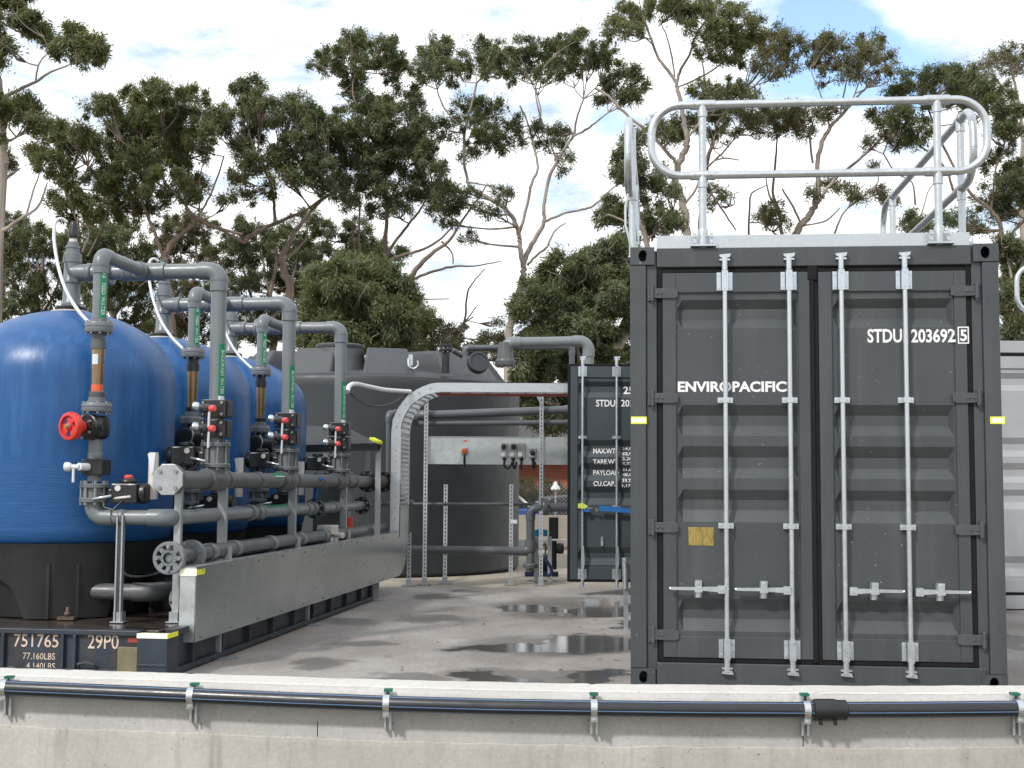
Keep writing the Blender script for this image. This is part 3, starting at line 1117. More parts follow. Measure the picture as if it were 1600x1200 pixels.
def build_door(cont, side, m_paint, letters, hx, open_deg, handles='closed'):
    """a door leaf whose origin is its hinge line; local x runs as in the container"""
    s_ = 'l' if side < 0 else 'r'
    if side < 0:
        x0, i0, i1, x1 = X['lh'], X['l_in0'], X['l_in1'], X['l_edge']
    else:
        x0, i0, i1, x1 = X['r_edge'], X['r_in0'], X['r_in1'], X['rh']
    ref = x0 if side < 0 else x1
    b = MB()
    dpt = .072
    b.box((x0, YD, Z['bot']), (i0, YD + dpt, Z['top']))
    b.box((i1, YD, Z['bot']), (x1, YD + dpt, Z['top']))
    b.box((i0, YD + .001, Z['ftop']), (i1, YD + dpt, Z['top']))
    b.box((i0, YD + .001, Z['bot']), (i1, YD + dpt, Z['fbot']))
    pr = [(Z['ftop'], 0)]
    for g in GZ:
        pr += [(g[0], 0), (g[1], GDEP), (g[2], GDEP), (g[3], 0)]
    pr += [(Z['fbot'], 0)]
    vs, fs = [], []
    cols = [(i0, 0), (i0 + .010, 0), (i0 + .042, 1), (i1 - .042, 1), (i1 - .010, 0), (i1, 0)]
    nc = len(cols)
    for (z, dy) in pr:
        for (xx, q) in cols:
            vs.append((xx, YP + dy * q, z))
    for k in range(len(pr) - 1):
        for c_ in range(nc - 1):
            fs.append((k * nc + c_, (k + 1) * nc + c_, (k + 1) * nc + c_ + 1, k * nc + c_ + 1))
    b.add(vs, fs)
    b.add([(i0, YP + .058, Z['ftop']), (i1, YP + .058, Z['ftop']), (i1, YP + .058, Z['fbot']), (i0, YP + .058, Z['fbot'])], [(0, 1, 2, 3)])
    off = Vector((-ref, -YD, 0))

    def fin(mb, name, m, bev=0.0, par=None):
        mb.v = [v + off for v in mb.v]
        o = mb.build(name, m, None, bev)
        o.parent = par
        return o
    door = fin(b, 'door', m_paint, 0.004)
    door.parent = cont
    door.matrix_basis = Matrix.Translation((hx, YD, 0)) @ Matrix.Rotation(R(open_deg), 4, 'Z')
    # rubber seal round the leaf
    g = MB()
    gy = YD + .010
    gw = .034
    g.box((x0 - gw, gy, Z['bot'] - .03), (x0, gy + .03, Z['top'] + .03))
    g.box((x1, gy, Z['bot'] - .03), (x1 + (gw if side > 0 else .028), gy + .03, Z['top'] + .03))
    g.box((x0, gy, Z['top']), (x1, gy + .03, Z['top'] + .032))
    g.box((x0, gy, Z['bot'] - .032), (x1, gy + .03, Z['bot']))
    if side > 0:
        pass
    else:
        g.box((x1 - .012, gy - .016, Z['top'] - .055), (x1 + .05, gy, Z['top'] + .045))
        g.box((x1 - .002, gy - .012, Z['bot'] - .02), (x1 + .03, gy, Z['top'] - .055))
    fin(g, 'gasket', M['gasket'], 0.004, door)
    # locking bars
    bars = ((1134.5, 1126, 1047, 1090), (1236, 1227, 1148, 1191)) if side < 0 else ((1318.5, 1329, 1407, 1362), (1419, 1431, 1509, 1464))
    yb = -.022
    for (bx, hub, hend, ret) in (bars if handles != 'none' else ()):
        xb = cx(bx, 756, yb)
        l = MB()
        l.cyl((xb, yb, cz(1050)), (xb, yb, cz(404)), .0165, 14)
        for (za, zb, hw) in ((cz(425), cz(453), .052), (cz(1001), cz(1030), .052)):
            l.box((xb - hw, YD - .008, zb), (xb - .024, YD - .0005, za))
            l.box((xb + .024, YD - .008, zb), (xb + hw, YD - .0005, za))
            l.box((xb - .0205, yb - .0185, zb - .008), (xb + .0205, YD - .002, za + .008))
            for zz in (za - .012, zb + .012):
                l.cyl((xb, yb - .023, zz), (xb, yb - .018, zz), .006, 6)
            for q in (-1, 1):
                for zz in (za - .02, zb + .02):
                    l.cyl((xb + q * .039, YD - .014, zz), (xb + q * .039, YD - .004, zz), .008, 8)
        for zc in (cz(625.5), cz(822.5)):
            l.box((xb - .050, YD - .008, zc - .018), (xb - .018, YP, zc + .018))
            l.box((xb + .018, YD - .008, zc - .018), (xb + .050, YP, zc + .018))
            l.box((xb - .021, yb - .019, zc - .017), (xb + .021, YD, zc + .017))
            for q in (-1, 1):
                l.cyl((xb + q * .036, YD - .014, zc), (xb + q * .036, YD - .004, zc), .008, 8)
        for sg, zc in ((1, cz(401)), (-1, cz(1051))):      # cams
            l.cyl((xb, yb, zc - sg * .09), (xb, yb, zc), .020, 12)
            l.box((xb - .034, yb - .012, zc - sg * .028), (xb + .034, yb + .030, zc - sg * .016))
            l.prism([(xb - .036, yb - .014, zc + sg * .012), (xb + .040, yb - .014, zc + sg * .018), (xb + .034, yb - .014, zc - sg * .004), (xb + .008, yb - .014, zc - sg * .014),
                     (xb - .012, yb - .014, zc - sg * .014), (xb - .034, yb - .014, zc + sg * .000)], (0, .03, 0))
        bar = fin(l, 'locking_bar', M['zinc'], 0.0, door)
        h = MB()
        zh = cz(922)
        if handles == 'closed':
            xh, xe = cx(hub), cx(hend)
            sg = 1 if xe > xh else -1
            h.box((xh - .024, yb - .026, zh - .026), (xh + .024, yb + .020, zh + .026))
            h.cyl((xh, yb - .034, zh), (xh, yb - .022, zh), .010, 8)
            h.prism([(xh + sg * .02, yb - .020, zh + .018), (xh + sg * .15, yb - .020, zh + .015), (xe, yb - .020, zh + .012), (xe, yb - .020, zh - .006), (xh + sg * .14, yb - .020, zh - .008), (xh + sg * .02, yb - .020, zh - .018)], (0, .018, 0))
            h.sphere((xe, yb - .011, zh + .003), .011, 8)
            fin(h, 'door_handle', M['zinc'], 0.0, door)
            h = MB()
            xr = cx(ret)
            h.rings([(xr, YD - .008, zh + .056), (xr, YD - .008, zh - .056)], [.022, .022], 12)
            h.box((xr - .023, YD - .012, zh - .055), (xr + .023, YD - .001, zh + .050))
            h.prism([(xr - .022, yb - .034, zh + .058), (xr + .022, yb - .034, zh + .058), (xr + .020, yb - .034, zh + .004), (xr + .026, yb - .034, zh - .002), (xr + .026, yb - .034, zh - .018), (xr - .026, yb - .034, zh - .018), (xr - .026, yb - .034, zh - .002), (xr - .020, yb - .034, zh + .004)], (0, .012, 0))
            h.cyl((xr, yb - .042, zh + .042), (xr, yb - .03, zh + .042), .009, 10)
            h.cyl((xr, YD - .018, zh - .042), (xr, YD - .008, zh - .042), .009, 10)
        else:                                              # handle hanging down along the bar, retainer free on the panel
            h.prism([(xb - .014, yb - .04, cz(935)), (xb + .016, yb - .04, cz(935)), (xb + .024, yb - .04, cz(985)), (xb + .004, yb - .04, cz(1012)), (xb - .018, yb - .04, cz(980))], (0, .016, 0))
            fin(h, 'door_handle', M['zinc'], 0.0, door)
            h = MB()
            xr = cx(ret) + .055
            h.rings([(xr, YP - .006, zh + .055), (xr, YP - .006, zh - .055)], .020, 12)
            h.box((xr - .02, YP - .012, zh - .05), (xr + .02, YP - .001, zh + .05))
            h.cyl((xr, YP - .02, zh - .03), (xr, YP - .008, zh - .03), .01, 8)
        fin(h, 'handle_retainer', M['zinc'], 0.0, door)
    # hinges
    for py in (457, 622, 826, 995.5):
        zc = cz(py)
        h = MB()
        xa, xb = (x0 + .10, x0 - .080) if side < 0 else (x1 - .10, x1 + .080)
        sg = 1 if side < 0 else -1
        yy = YD - .014
        h.prism([(xa, yy, zc + .026), (xa - sg * .03, yy, zc + .036), (xb + sg * .02, yy, zc + .032), (xb + sg * .02, yy, zc - .032), (xa - sg * .03, yy, zc - .036), (xa, yy, zc - .026)], (0, .012, 0))
        h.cyl((xb + sg * .012, YD - .012, zc - .052), (xb + sg * .012, YD - .012, zc + .052), .014, 12)
        h.cyl((xb + sg * .012, YD - .012, zc - .066), (xb + sg * .012, YD - .012, zc - .052), .008, 8)
        h.box((xb - .02, YD - .004, zc - .05), (xb + .01, YD + .03, zc + .05))
        for q in (.045, .075):
            h.cyl((xb + sg * q, yy - .006, zc), (xb + sg * q, yy, zc), .009, 8)
        fin(h, 'hinge', M['hinge'], 0.003, door)
    for (body, px0, px1, py0, py1, bold) in letters:
        q = MB()
        a0, zt = FC.px(px0, py0, YP)
        a1, zb = FC.px(px1, py1, YP)
        text_flat(q, body, (a0, 0, zb), (1, 0, 0), (0, 0, 1), a1 - a0, zt - zb, bold)
        q = conform(q, YP - .0025, ALLZ)
        fin(q, 'lettering', M['white'], 0, door)
    return door, fin, off


def container(name, label, m_paint, org_m, L, castings=True):
    o = thing(name, label, 'container')
    o.matrix_basis = org_m
    W = CW
    H = CHT
    pw = cx(1010) - 0.0
    b = MB()
    for x0, x1, xi in ((0, pw, cx(1027)), (W - pw, W, cx(1524))):
        b.box((x0, 0, .118), (x1, .16, H - .118))
        if x0 == 0:
            b.box((x1, .022, .02), (xi, .15, H - .02))
        else:
            b.box((xi, .022, .02), (x0, .15, H - .02))
        b.box((x0 + .02, L - .16, .118), (x1 - .02 + .02, L, H - .118))
    zh = cz(416)
    b.box((cx(1027), 0.004, zh), (cx(1524), .15, H - .006))
    b.box((cx(1027), 0.030, zh - .05), (cx(1524), .15, zh))
    b.box((cx(1026), 0.002, .012), (cx(1534), .15, cz(1039)))
    for x0, x1 in ((0.0, .06), (W - .06, W)):
        b.box((x0, .16, .0), (x1, L - .16, .16))
        b.box((x0, .16, H - .09), (x1, L - .16, H))
    b.box((.16, L - .15, .0), (W - .16, L - .004, .12))
    b.box((.16, L - .15, H - .10), (W - .16, L - .004, H - .004))
    b.build('frame', m_paint, o, .006, world=False)
    b = MB()
    for xs in (0.018, W - .018):
        n = int((L - .3) / .278)
        pts = []
        for k in range(n):
            y0 = .15 + (L - .3) * k / n
            d = (L - .3) / n
            sg = 1 if xs < 1 else -1
            pts += [(y0, 0), (y0 + d * .26, 0), (y0 + d * .5, sg * .036), (y0 + d * .76, sg * .036)]
        pts.append((L - .15, 0))
        vs = []
        fs = []
        for (y, dx) in pts:
            vs += [(xs + dx, y, .15), (xs + dx, y, H - .08)]
        for k in range(len(pts) - 1):
            fs.append((2 * k, 2 * k + 2, 2 * k + 3, 2 * k + 1))
        b.add(vs, fs)
    b.add([(.05, .05, H - .02), (W - .05, .05, H - .02), (W - .05, L - .05, H - .02), (.05, L - .05, H - .02)], [(0, 1, 2, 3)])
    b.add([(.05, L - .05, .1), (W - .05, L - .05, .1), (W - .05, L - .05, H - .05), (.05, L - .05, H - .05)], [(0, 1, 2, 3)])
    b.add([(.05, .14, .12), (W - .05, .14, .12), (W - .05, L - .05, .12), (.05, L - .05, .12)], [(0, 1, 2, 3)])
    b.build('side_panels', m_paint, o, 0, world=False)
    # corner castings with their oval holes
    for (x, z, y) in ((0, 0, 0), (W - .162, 0, 0), (0, H - .118, 0), (W - .162, H - .118, 0), (0, 0, L - .178), (W - .162, 0, L - .178), (0, H - .118, L - .178), (W - .162, H - .118, L - .178)):
        b = MB()
        front = y == 0
        yy0 = y - .006 if front else y
        nrim = 20
        cxm, czm = x + (.085 if x < 1 else .077), z + .059
        if z < 1:
            czm = z + .062
        outer, inner, inner2 = [], [], []
        for k in range(nrim):
            an = 2 * PI * k / nrim
            ca, sa = math.cos(an), math.sin(an)
            m_ = max(abs(ca) / .081, abs(sa) / .059)
            ox, oz = ca / m_, sa / m_
            outer.append(Vector((x + .081 + ox, yy0, z + .059 + oz)))
            inner.append(Vector((cxm + ca * .030, yy0, czm + sa * .040)))
            inner2.append(Vector((cxm + ca * .030, yy0 + .03, czm + sa * .040)))
        vs = outer + inner + inner2
        fs = []
        for k in range(nrim):
            j = (k + 1) % nrim
            fs.append((k, j, nrim + j, nrim + k)[::1])
            fs.append((nrim + k, nrim + j, 2 * nrim + j, 2 * nrim + k))
        fl = [f[::-1] for f in fs] if False else fs
        if front:
            b.add(vs, fl)
            # side walls and back
            b.add([(x, yy0, z), (x + .162, yy0, z), (x + .162, yy0, z + .118), (x, yy0, z + .118), (x, y + .178, z), (x + .162, y + .178, z), (x + .162, y + .178, z + .118), (x, y + .178, z + .118)],
                  [(0, 4, 7, 3), (1, 2, 6, 5), (3, 7, 6, 2), (0, 1, 5, 4), (4, 5, 6, 7)])
        else:
            b.box((x, y, z), (x + .162, y + .182, z + .118))
        c = b.build('corner_casting', m_paint, o, 0, world=False)
    return o


def fitmat(o, src):
    return o


cont = container('shipping_container', 'large dark grey high cube container with closed double doors, nearest to the wall', M['cont'], FC.m, 6.058)
doorL, finL, offL = build_door(cont, -1, M['cont'], [('ENVIROPACIFIC', 1059, 1229, 596, 612.5, 0.034)], X['lh'], 0)
doorR, finR, offR = build_door(cont, 1, M['cont'], [('STDU', 1355, 1409.5, 514, 535.5, 0.026), ('203692', 1423, 1492, 514, 535.5, 0.026), ('5', 1499, 1510, 515.5, 533.5, 0.026)], X['rh'], 0)
q = MB()                                                        # box round the check digit
a0, zt = FC.px(1495, 511, YP)
a1, zb = FC.px(1513, 537.5, YP)
e = .008
for (u0, u1, w0, w1) in ((a0, a1, zt - e, zt), (a0, a1, zb, zb + e), (a0, a0 + e, zb + e, zt - e), (a1 - e, a1, zb + e, zt - e)):
    q.add([(u0, YD - .0025, w0), (u1, YD - .0025, w0), (u1, YD - .0025, w1), (u0, YD - .0025, w1)], [(0, 1, 2, 3)])
finR(q, 'check_digit_frame', M['white'], 0, doorR)
q = MB()
a0, zt = FC.px(1075.5, 823.5, YP)
a1, zb = FC.px(1115, 852.5, YP)
q.box((a0, YP - .004, zb), (a1, YP + .002, zt))
finL(q, 'data_plate', M['brass'], 0, doorL)
for (xa, xb) in ((986, 1010.5), (1547, 1570)):
    b = MB()
    a0, zt = FC.px(xa, 651, 0)
    a1, zb = FC.px(xb, 662.5, 0)
    b.box((a0, -.004, zb), (a1, .001, zt))
    rf = b.build('reflector', M['tape_y'], cont, 0, world=False)
    b = MB()
    b.box((a0 + .009, -.007, zb + .008), (a1 - .009, -.004, zt - .008))
    b.build('reflective_face', M['tape'], rf, 0, world=False)

# far container: its near door stands open towards the camera
fx = P(887, 756, 15.75).x
leafw = X['rh'] - X['r_edge']
fo = Matrix.Translation((fx + leafw + .02, 15.75 + CW - (CW - X['rh']), 0)) @ Matrix.Rotation(-PI / 2, 4, 'Z')
cont2 = container('shipping_container', 'dark grey container farther back, its open door facing the yard beside the perforated posts', M['cont2'], fo, 2.991)
FCF = Frame((fx - X['r_edge'], 15.75 - YD, 0), 0)


def far_px(px, py):
    a, z = FCF.px(px, py, YP)
    return a, z


LET2 = [('25', 970, 986.5, 603.5, 615.5), ('G1', 990, 1006, 603.5, 615.5), ('STDU', 927, 957, 624.5, 635.5), ('203', 966, 985.5, 624.5, 635.5), ('690', 988, 1007, 624.5, 635.5),
        ('MAX.WT', 923, 958, 700.5, 708.5), ('TARE.WT', 922.5, 961, 717.5, 725.5), ('PAYLOAD', 923, 963, 734.5, 742.5), ('CU.CAP.', 923, 957, 751.5, 759.5),
        ('24,000', 968, 993, 698.5, 704), ('52,900', 968, 993, 706.5, 712), ('2,200', 968, 988, 714.5, 720), ('4,850', 968, 988, 722, 727.5), ('21,800', 968, 993, 731, 736.5), ('48,050', 968, 993, 739, 744.5),
        ('33.2CU', 968, 993, 748, 753.5), ('1,170CU', 968, 996, 756.5, 762)]
doorF, finF, offF = build_door(cont2, 1, M['cont2'], [], X['rh'], 90, 'open')
for (body, x0, x1, y0, y1) in LET2:
    q = MB()
    a0, zt = far_px(x0, y0)
    a1, zb = far_px(x1, y1)
    text_flat(q, body, (a0, 0, zb), (1, 0, 0), (0, 0, 1), a1 - a0, zt - zb, 0.02)
    q = conform(q, YP - .004, ALLZ)
    finF(q, 'lettering', M['white'], 0, doorF)
doorG, finG, offG = build_door(cont2, -1, M['cont2'], [], X['lh'], -262, 'open')

# ratchet strap holding the open door
yl = 15.75 - .07
th = thing('ratchet_strap', 'blue ratchet strap with lime end tied across the open container door', 'strap', P(940, 795, yl))
b = MB()
b.bar(P(936, 794, yl), P(974, 797, yl), .006, .062)
b.bar(P(974, 797, yl), P(1010, 801, yl), .006, .05)
b.bar(P(912, 796, yl), P(921, 797, yl), .006, .05)
b.build('webbing', M['strap'], th)
b = MB()
b.prism([P(903, 787, yl - .01), P(911, 786, yl - .01), P(919, 791, yl - .01), P(914, 795, yl - .01), P(903, 794, yl - .01)], (0, .01, 0))
b.build('strap_end', M['strap_y'], th)
b = MB()
b.bar(P(914, 792, yl), P(934, 796, yl), .008, .018)
b.bar(P(926, 794, yl), P(934, 799, yl), .008, .014)
b.build('hook', M['bolt'], th)

# white container at the right edge
wx0 = P(1513, 756, 14.2).x
fw = Matrix.Translation((wx0, 14.2, 0))
wc = container('shipping_container', 'white container at the right edge, mostly hidden behind the grey container', M['wcont'], fw, 6.058)
for side, hx in ((-1, X['lh']), (1, X['rh'])):
    build_door(wc, side, M['wcont'], [], hx, 0, 'none')

# ---- guardrails on the roofs
TR = 0.027
ROOF = CHT


def rail_loop(a, b_, z0, z1, rad, n=10):            # closed rounded loop in the vertical plane through a -> b
    a, b_ = Vector(a), Vector(b_)
    d = (b_ - a).normalized()
    L = (b_ - a).length
    pts = []
    for (u, z, s0) in ((rad, z0 + rad, 180), (L - rad, z0 + rad, 270), (L - rad, z1 - rad, 0), (rad, z1 - rad, 90)):
        for k in range(n + 1):
            an = R(s0 + 90 * k / n)
            pts.append(a + d * (u + rad * math.cos(an)) + Vector((0, 0, z + rad * math.sin(an))))
    return pts


def loop_tube(mb, pts, r, n=14):
    m = len(pts)
    mb.rings(pts + [pts[0]], r, n, caps=False)


yF = 0.05
xl, zt_ = FC.px(1011.5, 210, yF)
xr, _ = FC.px(1549, 215, yF)
zt_ = FC.px(1280, 160, yF)[1]
zl_ = FC.px(1280, 271, yF)[1]
g1 = thing('guardrail', 'galvanised front guardrail with rounded ends on the roof of the near container', 'guardrail')
g1.matrix_basis = FC.m @ Matrix.Translation((0, yF, ROOF))
b = MB()
pl = [FC.m @ p for p in [Vector((p.x, p.y, p.z)) for p in rail_loop((xl + TR, yF, 0), (xr - TR, yF, 0), zl_, zt_, .20)]]
loop_tube(b, pl, TR)
b.build('rail', M['galv'], g1)


def stanchion(mb, fr, x, y, z0, z1, zs, base=True, ax=(1, 0, 0)):
    def w(a, b_, c): return fr.w(a, b_, c)
    mb.cyl(w(x, y, z0), w(x, y, z1), TR * .95, 14)
    for z in zs:
        axv = fr.m.to_3x3() @ Vector(ax)
        mb.collar(w(x, y, z), axv, TR * 1.22, .17)
        mb.cyl(w(x, y, z - .085), w(x, y, z), TR * 1.2, 14)
        for q in (-.055, .055):
            p = w(x, y, z) + axv * q
            fd = fr.m.to_3x3() @ Vector((0, -1, 0))
            mb.cyl(p, p + fd * (TR * 1.22 + .006), .007, 6)
    if base:
        mb.collar(w(x, y, z0 + .06), (0, 0, 1), TR * 1.25, .13)
        T = fr.m @ Matrix.Translation((x, y, z0))
        mb.box((-.085, -.075, -.002), (.085, .05, .010), T)
        for sx_ in (-.055, .055):
            mb.box((sx_ - .012, -.03, .01), (sx_ + .012, -.02, .095), T)
            for zz in (.03, .07):
                mb.cyl(T @ Vector((sx_, -.045, zz)), T @ Vector((sx_, -.03, zz)), .009, 6)


for px in (1098, 1466):
    b = MB()
    x = FC.px(px, 300, yF)[0]
    stanchion(b, FC, x, yF, ROOF + .004, zt_, (zt_, zl_))
    b.build('post', M['galv'], g1)
b = MB()
x0, ztb = FC.px(1026, 362, .02)
x1, _ = FC.px(1519, 362, .02)
ztb = FC.px(1276, 362.5, .02)[1]
b.prism([FC.w(x0, .09, ROOF + .006), FC.w(x1, .09, ROOF + .006), FC.w(x1, .09, ztb), FC.w(x0, .09, ztb)], FC.d * .006)
b.prism([FC.w(x0, .09, ROOF + .003), FC.w(x1, .09, ROOF + .003), FC.w(x1, .15, ROOF + .003), FC.w(x0, .15, ROOF + .003)], (0, 0, .005))
b.build('toe_board', M['galv'], g1, .001)
# right side rail, running back along the roof edge
v_r = FC.px(1508, 300, .38)[0]
g2 = thing('guardrail', 'galvanised side guardrail running back along the right edge of the near container roof', 'guardrail')
g2.matrix_basis = FC.m @ Matrix.Translation((v_r, .4, ROOF))
b = MB()
u_n = .10
u_f = 3.4
loop_tube(b, rail_loop(FC.w(v_r, u_n + TR, 0), FC.w(v_r, u_f, 0), zl_ - .02, zt_ - .02, .20), TR)
b.build('rail', M['galv'], g2)
for u in (.48, 2.95):
    b = MB()
    stanchion(b, FC, v_r, u, ROOF + .004, zt_ - .02, (zt_ - .02, zl_ - .02), ax=(0, 1, 0))
    b.build('post', M['galv'], g2)
# left side rail seen nearly edge on
v_l = FC.px(982, 290, .45)[0]
g3 = thing('guardrail', 'galvanised side guardrail seen edge on above the left edge of the near container', 'guardrail')
g3.matrix_basis = FC.m @ Matrix.Translation((v_l + .03, .4, ROOF))
b = MB()
p0, p1 = FC.w(v_l, .12, 0), FC.w(v_l + .05, 2.6, 0)
loop_tube(b, rail_loop(p0, p1, zl_ - .03, zt_ - .03, .20), TR)
b.build('rail', M['galv'], g3)
for u, dx in ((.45, .028), (2.2, .04)):
    b = MB()
    xx = v_l + dx
    b.cyl(FC.w(xx, u, ROOF), FC.w(xx, u, zt_ - .05), TR * .95, 14)
    b.collar(FC.w(xx, u, zl_ - .03), (0, 0, 1), TR * 1.25, .1)
    T = FC.m @ Matrix.Translation((xx, u, ROOF))
    b.box((-.03, -.07, 0), (.07, .07, .01), T)
    b.build('post', M['galv'], g3)
b = MB()
pts = [FC.w(v_l + .0, .30, zl_ - .06), FC.w(v_l - .02, .30, zl_ - .15), FC.w(v_l - .02, .31, zl_ - .28), FC.w(v_l + .01, .33, ROOF + .10), FC.w(v_l + .03, .36, ROOF + .02)]
b.rings(pts, .008, 8)
b.build('cable', M['hose'], g3)
# rail on the white container
g4 = thing('guardrail', 'galvanised guardrail end loop on the white container at the right edge', 'guardrail')
wz = P(1590, 532, 14.3).z
g4.matrix_basis = Matrix.Translation((P(1592, 756, 14.3).x, 14.5, CHT))
b = MB()
za, zb = P(1590, 488, 14.5).z, P(1590, 416, 14.5).z
xa = P(1585, 450, 14.5).x
loop_tube(b, rail_loop((xa + TR, 14.5, 0), (xa + 2.2, 14.5, 0), za, zb, .18), TR)
b.build('rail', M['galv'], g4)
for dx in (.25, 1.9):
    b = MB()
    b.cyl((xa + dx, 14.5, CHT), (xa + dx, 14.5, zb), TR, 12)
    b.box((xa + dx - .07, 14.43, CHT), (xa + dx + .07, 14.57, CHT + .01))
    b.build('post', M['galv'], g4)
# small post by the near container's left flank
th = thing('steel_stand', 'short bright steel stand peeking out left of the near container', 'stand', PZ(976, 985))
sp_ = PZ(978, 985)
b = MB()
zz = P(978, 868, sp_.y).z
b.box((sp_.x - .02, sp_.y - .02, 0), (sp_.x + .02, sp_.y + .02, zz - .1))
b.box((sp_.x - .06, sp_.y - .05, 0.001), (sp_.x + .06, sp_.y + .05, .012))
b.build('post', M['galv'], th)
b = MB()
b.rings([(sp_.x - .005, sp_.y - .02, zz - .30), (sp_.x - .012, sp_.y - .03, zz - .02)], [.026, .030], 12)
b.cyl((sp_.x - .012, sp_.y - .075, zz - .05), (sp_.x - .012, sp_.y - .02, zz - .05), .015, 8)
b.build('clamp', M['zinc'], th)
UP = Vector((0, 0, 1))
# ================================================================== FILTER RACK
w = FR.w
ZD = FR.px(120, 984, 0.0)[1]
RW, RL_ = 2.438, 6.058
rack = thing('flat_rack', 'low dark steel flat rack base with numbers on its front, carrying the blue vessels', 'flat rack')
rack.matrix_basis = FR.m.copy()
b = MB()
b.box((-RW + .0, .10, ZD - .05), (-.10, RL_ - .05, ZD - .006))
b.build('deck', M['rackdeck'], rack, .004, world=False)
b = MB()
b.box((-RW, .0, ZD - .035), (-.20, .10, ZD))
b.box((-RW, .03, .02), (-.20, .06, ZD - .035))
b.box((-RW, .0, .015), (-.20, .10, .055))
for pxa, pxb in ((1, 6), (94, 99), (113, 118)):
    b.box((FR.px(pxa, 1010, 0)[0], .0, .055), (FR.px(pxb, 1010, 0)[0], .03, ZD - .035))
for xs in (-.10, -RW):
    b.box((xs, .19, ZD - .045), (xs + .10, RL_ - .1, ZD - .001))
    b.box((xs + .035, .19, .05), (xs + .06, RL_ - .1, ZD - .045))
    b.box((xs, .19, .01), (xs + .10, RL_ - .1, .05))
for k in range(9):
    b.box((-.062, .5 + k * .62, .05), (-.004, .53 + k * .62, ZD - .045))
b.box((-RW, RL_ - .1, .015), (0, RL_, ZD))
b.build('frame', M['rackpaint'], rack, .005, world=False)
b = MB()
xa, za = FR.px(218, 997, -.012)
b.box((-.205, -.012, .02), (.006, .19, za))
b.prism([(-.205, -.018, .10), (.006, -.018, .10), (.006, -.018, .085), (-.205, -.018, .085)], (0, .006, 0))
b.box((-.03, .05, .06), (.0065, .07, .14))
b.build('corner_casting', M['rackpaint'], rack, .008, world=False)
b = MB()
xa, zt = FR.px(217, 990, -.016)
xb, zb = FR.px(255, 998, -.016)
b.box((-.207, -.016, zb), (.004, -.010, zt))
b.box((-.207, -.010, zt - .003), (.004, .04, zt))
b.build('reflective_tape', M['tape'], rack, 0, world=False)
b = MB()
b.box((.0062, -.016, zb), (.010, .17, zt))
o = b.build('reflective_tape', M['tape_y'], rack, 0, world=False)
for (txt, x0, x1, y0, y1) in (('751765', 22, 91, 990, 1012), ('29P0', 137.5, 185, 990.5, 1014.5), ('77.160LBS', 36, 86, 1019.5, 1031), ('4.140LBS', 41, 86, 1035, 1046)):
    q = MB()
    a0, zt = FR.px(x0, y0, .027)
    a1, zb = FR.px(x1, y1, .027)
    text_flat(q, txt, (a0, .027, zb), (1, 0, 0), (0, 0, 1), a1 - a0, zt - zb, .006)
    q.build('lettering', M['cream'], rack, 0, world=False)
q = MB()
a0, zt = FR.px(184, 1011, .0)
a1, zb = FR.px(216, 1050, .0)
q.box((a0, -.004, zb), (a1, .03, zt))
q.build('plate', M['rackplate'], rack, .003, world=False)
q = MB()
a0, zt = FR.px(200, 996.5, .027)
a1, zb = FR.px(217, 1004.5, .027)
q.box((a0, .024, zb), (a1, .029, zt))
q.build('sticker', M['sticker'], rack, 0, world=False)
b = MB()
for x0, x1, y in ((120, 149, 1034), (5, 30, 1042)):
    pts = [(FR.px(x0, 1048, -.02)[0], .02, FR.px(x0, 1048, 0)[1]), (FR.px(x0 + 2, y + 2, -.02)[0], -.02, FR.px(x0, y + 3, 0)[1]), (FR.px((x0 + x1) / 2, y, -.02)[0], -.025, FR.px(x0, y, 0)[1]),
           (FR.px(x1 - 2, y + 2, -.02)[0], -.02, FR.px(x0, y + 3, 0)[1]), (FR.px(x1, 1048, -.02)[0], .02, FR.px(x1, 1048, 0)[1])]
    b.rings(pts, .012, 8)
b.build('lashing_ring', M['rackpaint'], rack, 0, world=False)

STEP = 1.885
UT, VT, TRAD = 1.33, -1.40, .825
ZB = FR.px(100, 850, UT - TRAD)[1]
ZS = FR.px(100, 583, UT - TRAD)[1]
ZTOP = FR.px(97, 487, UT)[1]
tank = thing('filter_vessel', 'blue fibreglass filter vessel on a black skirt, nearest and largest of the three', 'filter vessel', w(VT, UT, ZD), -FR.a, 'blue filter vessels on the rack')
b = MB()
prof = [(0, TRAD * .955), (.03, TRAD * .985), (.10, TRAD), (ZS - ZB - .1, TRAD), (ZS - ZB, TRAD * .998)]
hd = ZTOP - ZS
for k in range(1, 15):
    a = PI / 2 * k / 15
    prof.append((ZS - ZB + hd * math.sin(a), TRAD * math.cos(a)))
b.lathe(w(VT, UT, ZB), (0, 0, 1), prof, 96)
o = b.build('shell', M['blue'], tank)
b = MB()
vs, fs = [], []
NT_ = 144
cdir = (EYE - w(VT, UT, ZD))
a0 = math.atan2(cdir.y, cdir.x)
for k in range(NT_):
    an = a0 + 2 * PI * k / NT_
    rel = (math.degrees(2 * PI * k / NT_) - 47) % 90
    rel = min(rel, 90 - rel)
    zlow = ZD + .003
    if rel < 21:
        zlow = ZD + .30 * math.sqrt(max(0, 1 - (rel / 21) ** 2)) ** .8 + .003
    for rr, z in ((TRAD * .975, ZB - .002), (TRAD * .96, ZB - .05), (TRAD * .93, zlow), (TRAD * .86, zlow), (TRAD * .9, ZB - .05)):
        p = w(VT, UT, 0)
        vs.append((p.x + rr * math.cos(an), p.y + rr * math.sin(an), z))
for k in range(NT_):
    j = (k + 1) % NT_
    for q in range(4):
        fs.append((k * 5 + q, k * 5 + q + 1, j * 5 + q + 1, j * 5 + q))
b.add(vs, fs, True)
p = w(VT, UT, 0)
